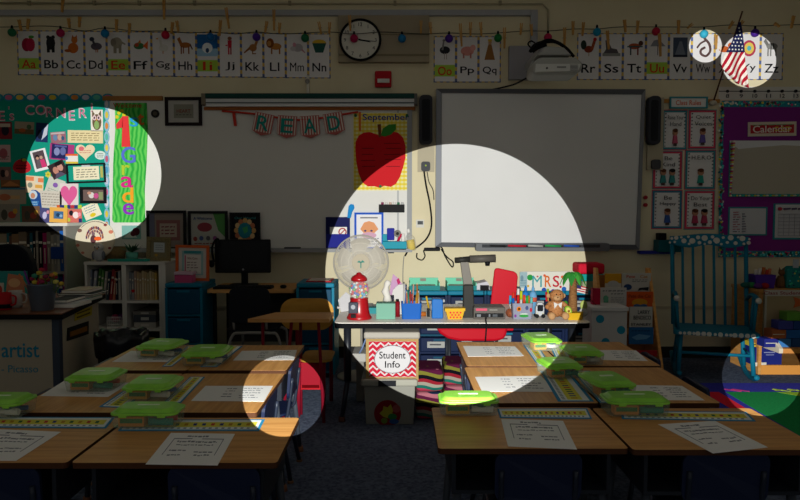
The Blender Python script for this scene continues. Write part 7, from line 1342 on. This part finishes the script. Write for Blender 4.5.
m = MB(); m.box(xa + .03, 3.5, 5.08, 5.515, .265, .3, mat('#d08a48', .6)); m.build('ledge', bt, 'orange-brown ledge'); m = MB(); m.prism([(5.08, .265), (5.3, .265), (5.3, .42), (5.27, .42), (5.1, .31), (5.08, .3)], xa, xa + .03, mat('#ddd0bc'), 'x'); m.build('ledge_cheek', bt)
m = MB(); a = W(800, 300, 5.29); m.prism([W(x, y, 5.29) for x, y in [(794, 297), (800, 299), (806, 298), (803, 303), (806, 309), (800, 306), (794, 308), (796, 303)]], 5.295, 5.3, mat('#b85a2c')); m.build('star_cutout', bt)
for x in (3.42,): m = MB(); m.box(x, x + .03, 5.322, 5.34, 0, .6, mat('#8a5a2c')); m.build('rear_leg', bt)
BKS = [(767, 781, 338.5, 347, '#22287a', 'dark blue block, lowest left on the display ledge'), (782, 794, 338.5, 347, '#3c78b8', 'light blue block, lowest middle on the display ledge'), (795, 812, 338.5, 347, '#26487c', 'mid blue block, lowest right on the display ledge'), (774, 788.5, 329.5, 337.8, '#a85a34', 'terracotta block in the second layer of the block stack'), (789, 806, 329.5, 337.8, '#1f58a0', 'blue block in the second layer of the block stack'), (781, 795.5, 320.3, 328.6, '#3a3c88', 'violet-blue block in the third layer of the block stack'), (796, 812, 320.3, 328.6, '#1c3a78', 'dark blue block at the photo edge, third layer'), (789, 806, 311.3, 319.5, '#5a8a34', 'green block topmost of the block stack')]
for i, (x0_, x1_, y0, y1, c, n) in enumerate(BKS):
    L_ = [0, 0, 0, 1, 1, 2, 2, 3][i]; z0 = .3005 + L_ * .0665; m = MB(); a, b = X_(x0_, 5.13), X_(x1_, 5.13); m.box(a, b, 5.13, 5.24, z0, z0 + .064, mat(c, .6)); m.box(a + .01, b - .01, 5.1285, 5.13, z0 + .028, z0 + .034, mat('#c8c4b8')) if i in (0, 3) else None
    m.build('toy_block', None, n, 'toy block', 'cardboard blocks on the display ledge', bevel=.004)
# toys on the pine bookcase
t = thing('purple_basket', 'purple basket of small toys on the pine bookcase', 'basket', (X_(766, 5.7), 5.7, .69)); a, b = X_(756, 5.62), X_(777, 5.62)
m = MB(); m.prism([(a + .015, .691), (b - .015, .691), (b, .8), (a, .8)], 5.62, 5.76, mat('#4c2a90')); m.build('basket_body', t)
for i, (dx, c) in enumerate([(.03, '#b8b4b0'), (.06, '#c8c4bc'), (.09, '#b05a28'), (.12, '#a83a28'), (.14, '#b86848')]): m = MB(); m.cyl((a + dx, 5.68, .78), (a + dx + .01, 5.68, .84 + .01 * (i % 3)), .014, .014, c, 8); m.build('toy_peg', t)
t = thing('cat_figurine', 'brown cat figurine between the purple basket and the teal bag', 'figurine', (X_(781.5, 5.68), 5.68, .69)); x = X_(781.5, 5.68); CB = mat('#6a4a2c')
m = MB(); m.lathe([(.035, .001), (.04, .03), (.034, .07), (.022, .1)], (x, 5.68, .69), CB, 14); m.ball((x + .005, 5.675, .69 + .125), .028, CB, 12, (1, .9, .9)); m.build('body', t)
for s_ in (-1, 1): m = MB(); m.cyl((x + .005 + s_ * .016, 5.675, .69 + .14), (x + .005 + s_ * .02, 5.675, .69 + .17), .011, .001, CB, 8); m.build('ear', t)
m = MB(); m.tube(smooth([(x - .03, 5.68, .705), (x - .05, 5.68, .73), (x - .045, 5.68, .77)]), .007, CB, 6); m.build('tail', t)
t = thing('patterned_bag', 'teal patterned bag with a white tag at the right photo edge on the pine bookcase', 'bag', (X_(797, 5.65), 5.65, .69)); 
m = MB(); a, b = X_(788, 5.62), X_(812, 5.62); m.prism([(a, .691), (b, .691), (b, .84), (b - .04, .87), (a + .04, .87), (a, .84)], 5.62, 5.72, mat('#147c78')); m.build('bag_body', t, bevel=.01)
rr_ = random.Random(9)
m = MB()
for k in range(30): m.ell(a + rr_.uniform(.015, .18), .7 + rr_.uniform(0, .14), .008, .007, 5.6185, 5.62, rr_.choice(['#3ac090', '#c8c048', '#1c4a6c', '#38a8c8', '#203a50']), 8)
m.build('bag_pattern', t)
m = MB(); q0 = X_(793, 5.62); m.box(q0, q0 + .045, 5.61, 5.617, .86, .93, '#a8b0b8'); m.build('tag', t)
for i, (px_, r0, c, sc, n) in enumerate([(747, .03, '#1f5a50', (1.6, 1, .8), 'dark green soft toy on the pine bookcase behind the chair arm'), (752, .03, '#2f8a4a', (1.5, 1, .8), 'green soft toy on the pine bookcase'), (759, .03, '#5a2c78', (1.2, 1, .8), 'purple ball in front of the purple basket'), (766, .032, '#a01c24', (1, 1, .8), 'red ball in front of the purple basket')]):
    Y = 5.58 if i > 1 else 5.66; m = MB(); m.ball((X_(px_, Y), Y, .691 + r0 * sc[2]), r0, c, 12, sc); m.build('soft_toy' if i < 2 else 'ball', None, n, 'toy')
# ---------------------------------------------------------------- rug
def rp(p, z): a = D(p[0], p[1], z); return (a[0], a[1])
t = thing('play_rug', 'blue, green and red geometric play rug at the lower right', 'rug', (3.0, 4.2, 0)); rz_ = .012
RB_ = noisemat('rug_blue', '#3434a4', '#3d3db8', (1, 1, 1), 70, .95, .2); RG = noisemat('rug_green', '#128a46', '#1a9c52', (1, 1, 1), 70, .95, .2); RR = noisemat('rug_red', '#e81e36', '#f02a40', (1, 1, 1), 70, .95, .2); RY = noisemat('rug_lime', '#9cc02c', '#a8cc38', (1, 1, 1), 70, .95, .2)
m = MB(); m.prism([(2.12, 2.9), (4.5, 2.9), (4.5, 5.2), (2.12, 5.2)], .001, rz_, RB_, 'z'); m.build('rug_base', t)
yb0 = 4.93
m = MB(); a = rp((730, 394.5), rz_); b = rp((776, 394.5), rz_); c_ = rp((800, 412), rz_); m.prism([(a[0], yb0), (4.35, yb0), (4.35, 3.2), (a[0] - .06, 3.2)], rz_ + .0002, rz_ + .002, RG, 'z'); m.build('green_field', t)
m = MB(); m.prism([(2.19, yb0), (a[0] - .05, yb0), (a[0] - .11, 3.2), (2.19, 3.2)], rz_ + .0002, rz_ + .002, RR, 'z'); m.build('red_field', t)
m = MB(); m.prism([(b[0] + .04, yb0 - .01), (4.3, yb0 - .01), (4.3, 4.4), (b[0] + .5, 4.45)], rz_ + .0021, rz_ + .003, RY, 'z'); m.build('lime_field', t)
for i, (x, c) in enumerate([(732, '#c83a80'), (740, '#c83a80'), (781, '#b8cc40'), (796, '#b8cc40')]):
    a = rp((x, 390.5), rz_); m = MB(); m.prism([(a[0] - .05, a[1] + .03), (a[0] + .05, a[1] - .04), (a[0] + .06, a[1] - .02), (a[0] - .03, a[1] + .05)], rz_ + .0002, rz_ + .002, c, 'z')
    if i > 1: m.prism([(a[0] - .05, a[1] - .02), (a[0] + .02, a[1] + .0), (a[0] + .02, a[1] + .02), (a[0] - .05, a[1] + .0)], rz_ + .0021, rz_ + .003, c, 'z')
    m.build('border_motif', t)
# tidy: attach nothing else
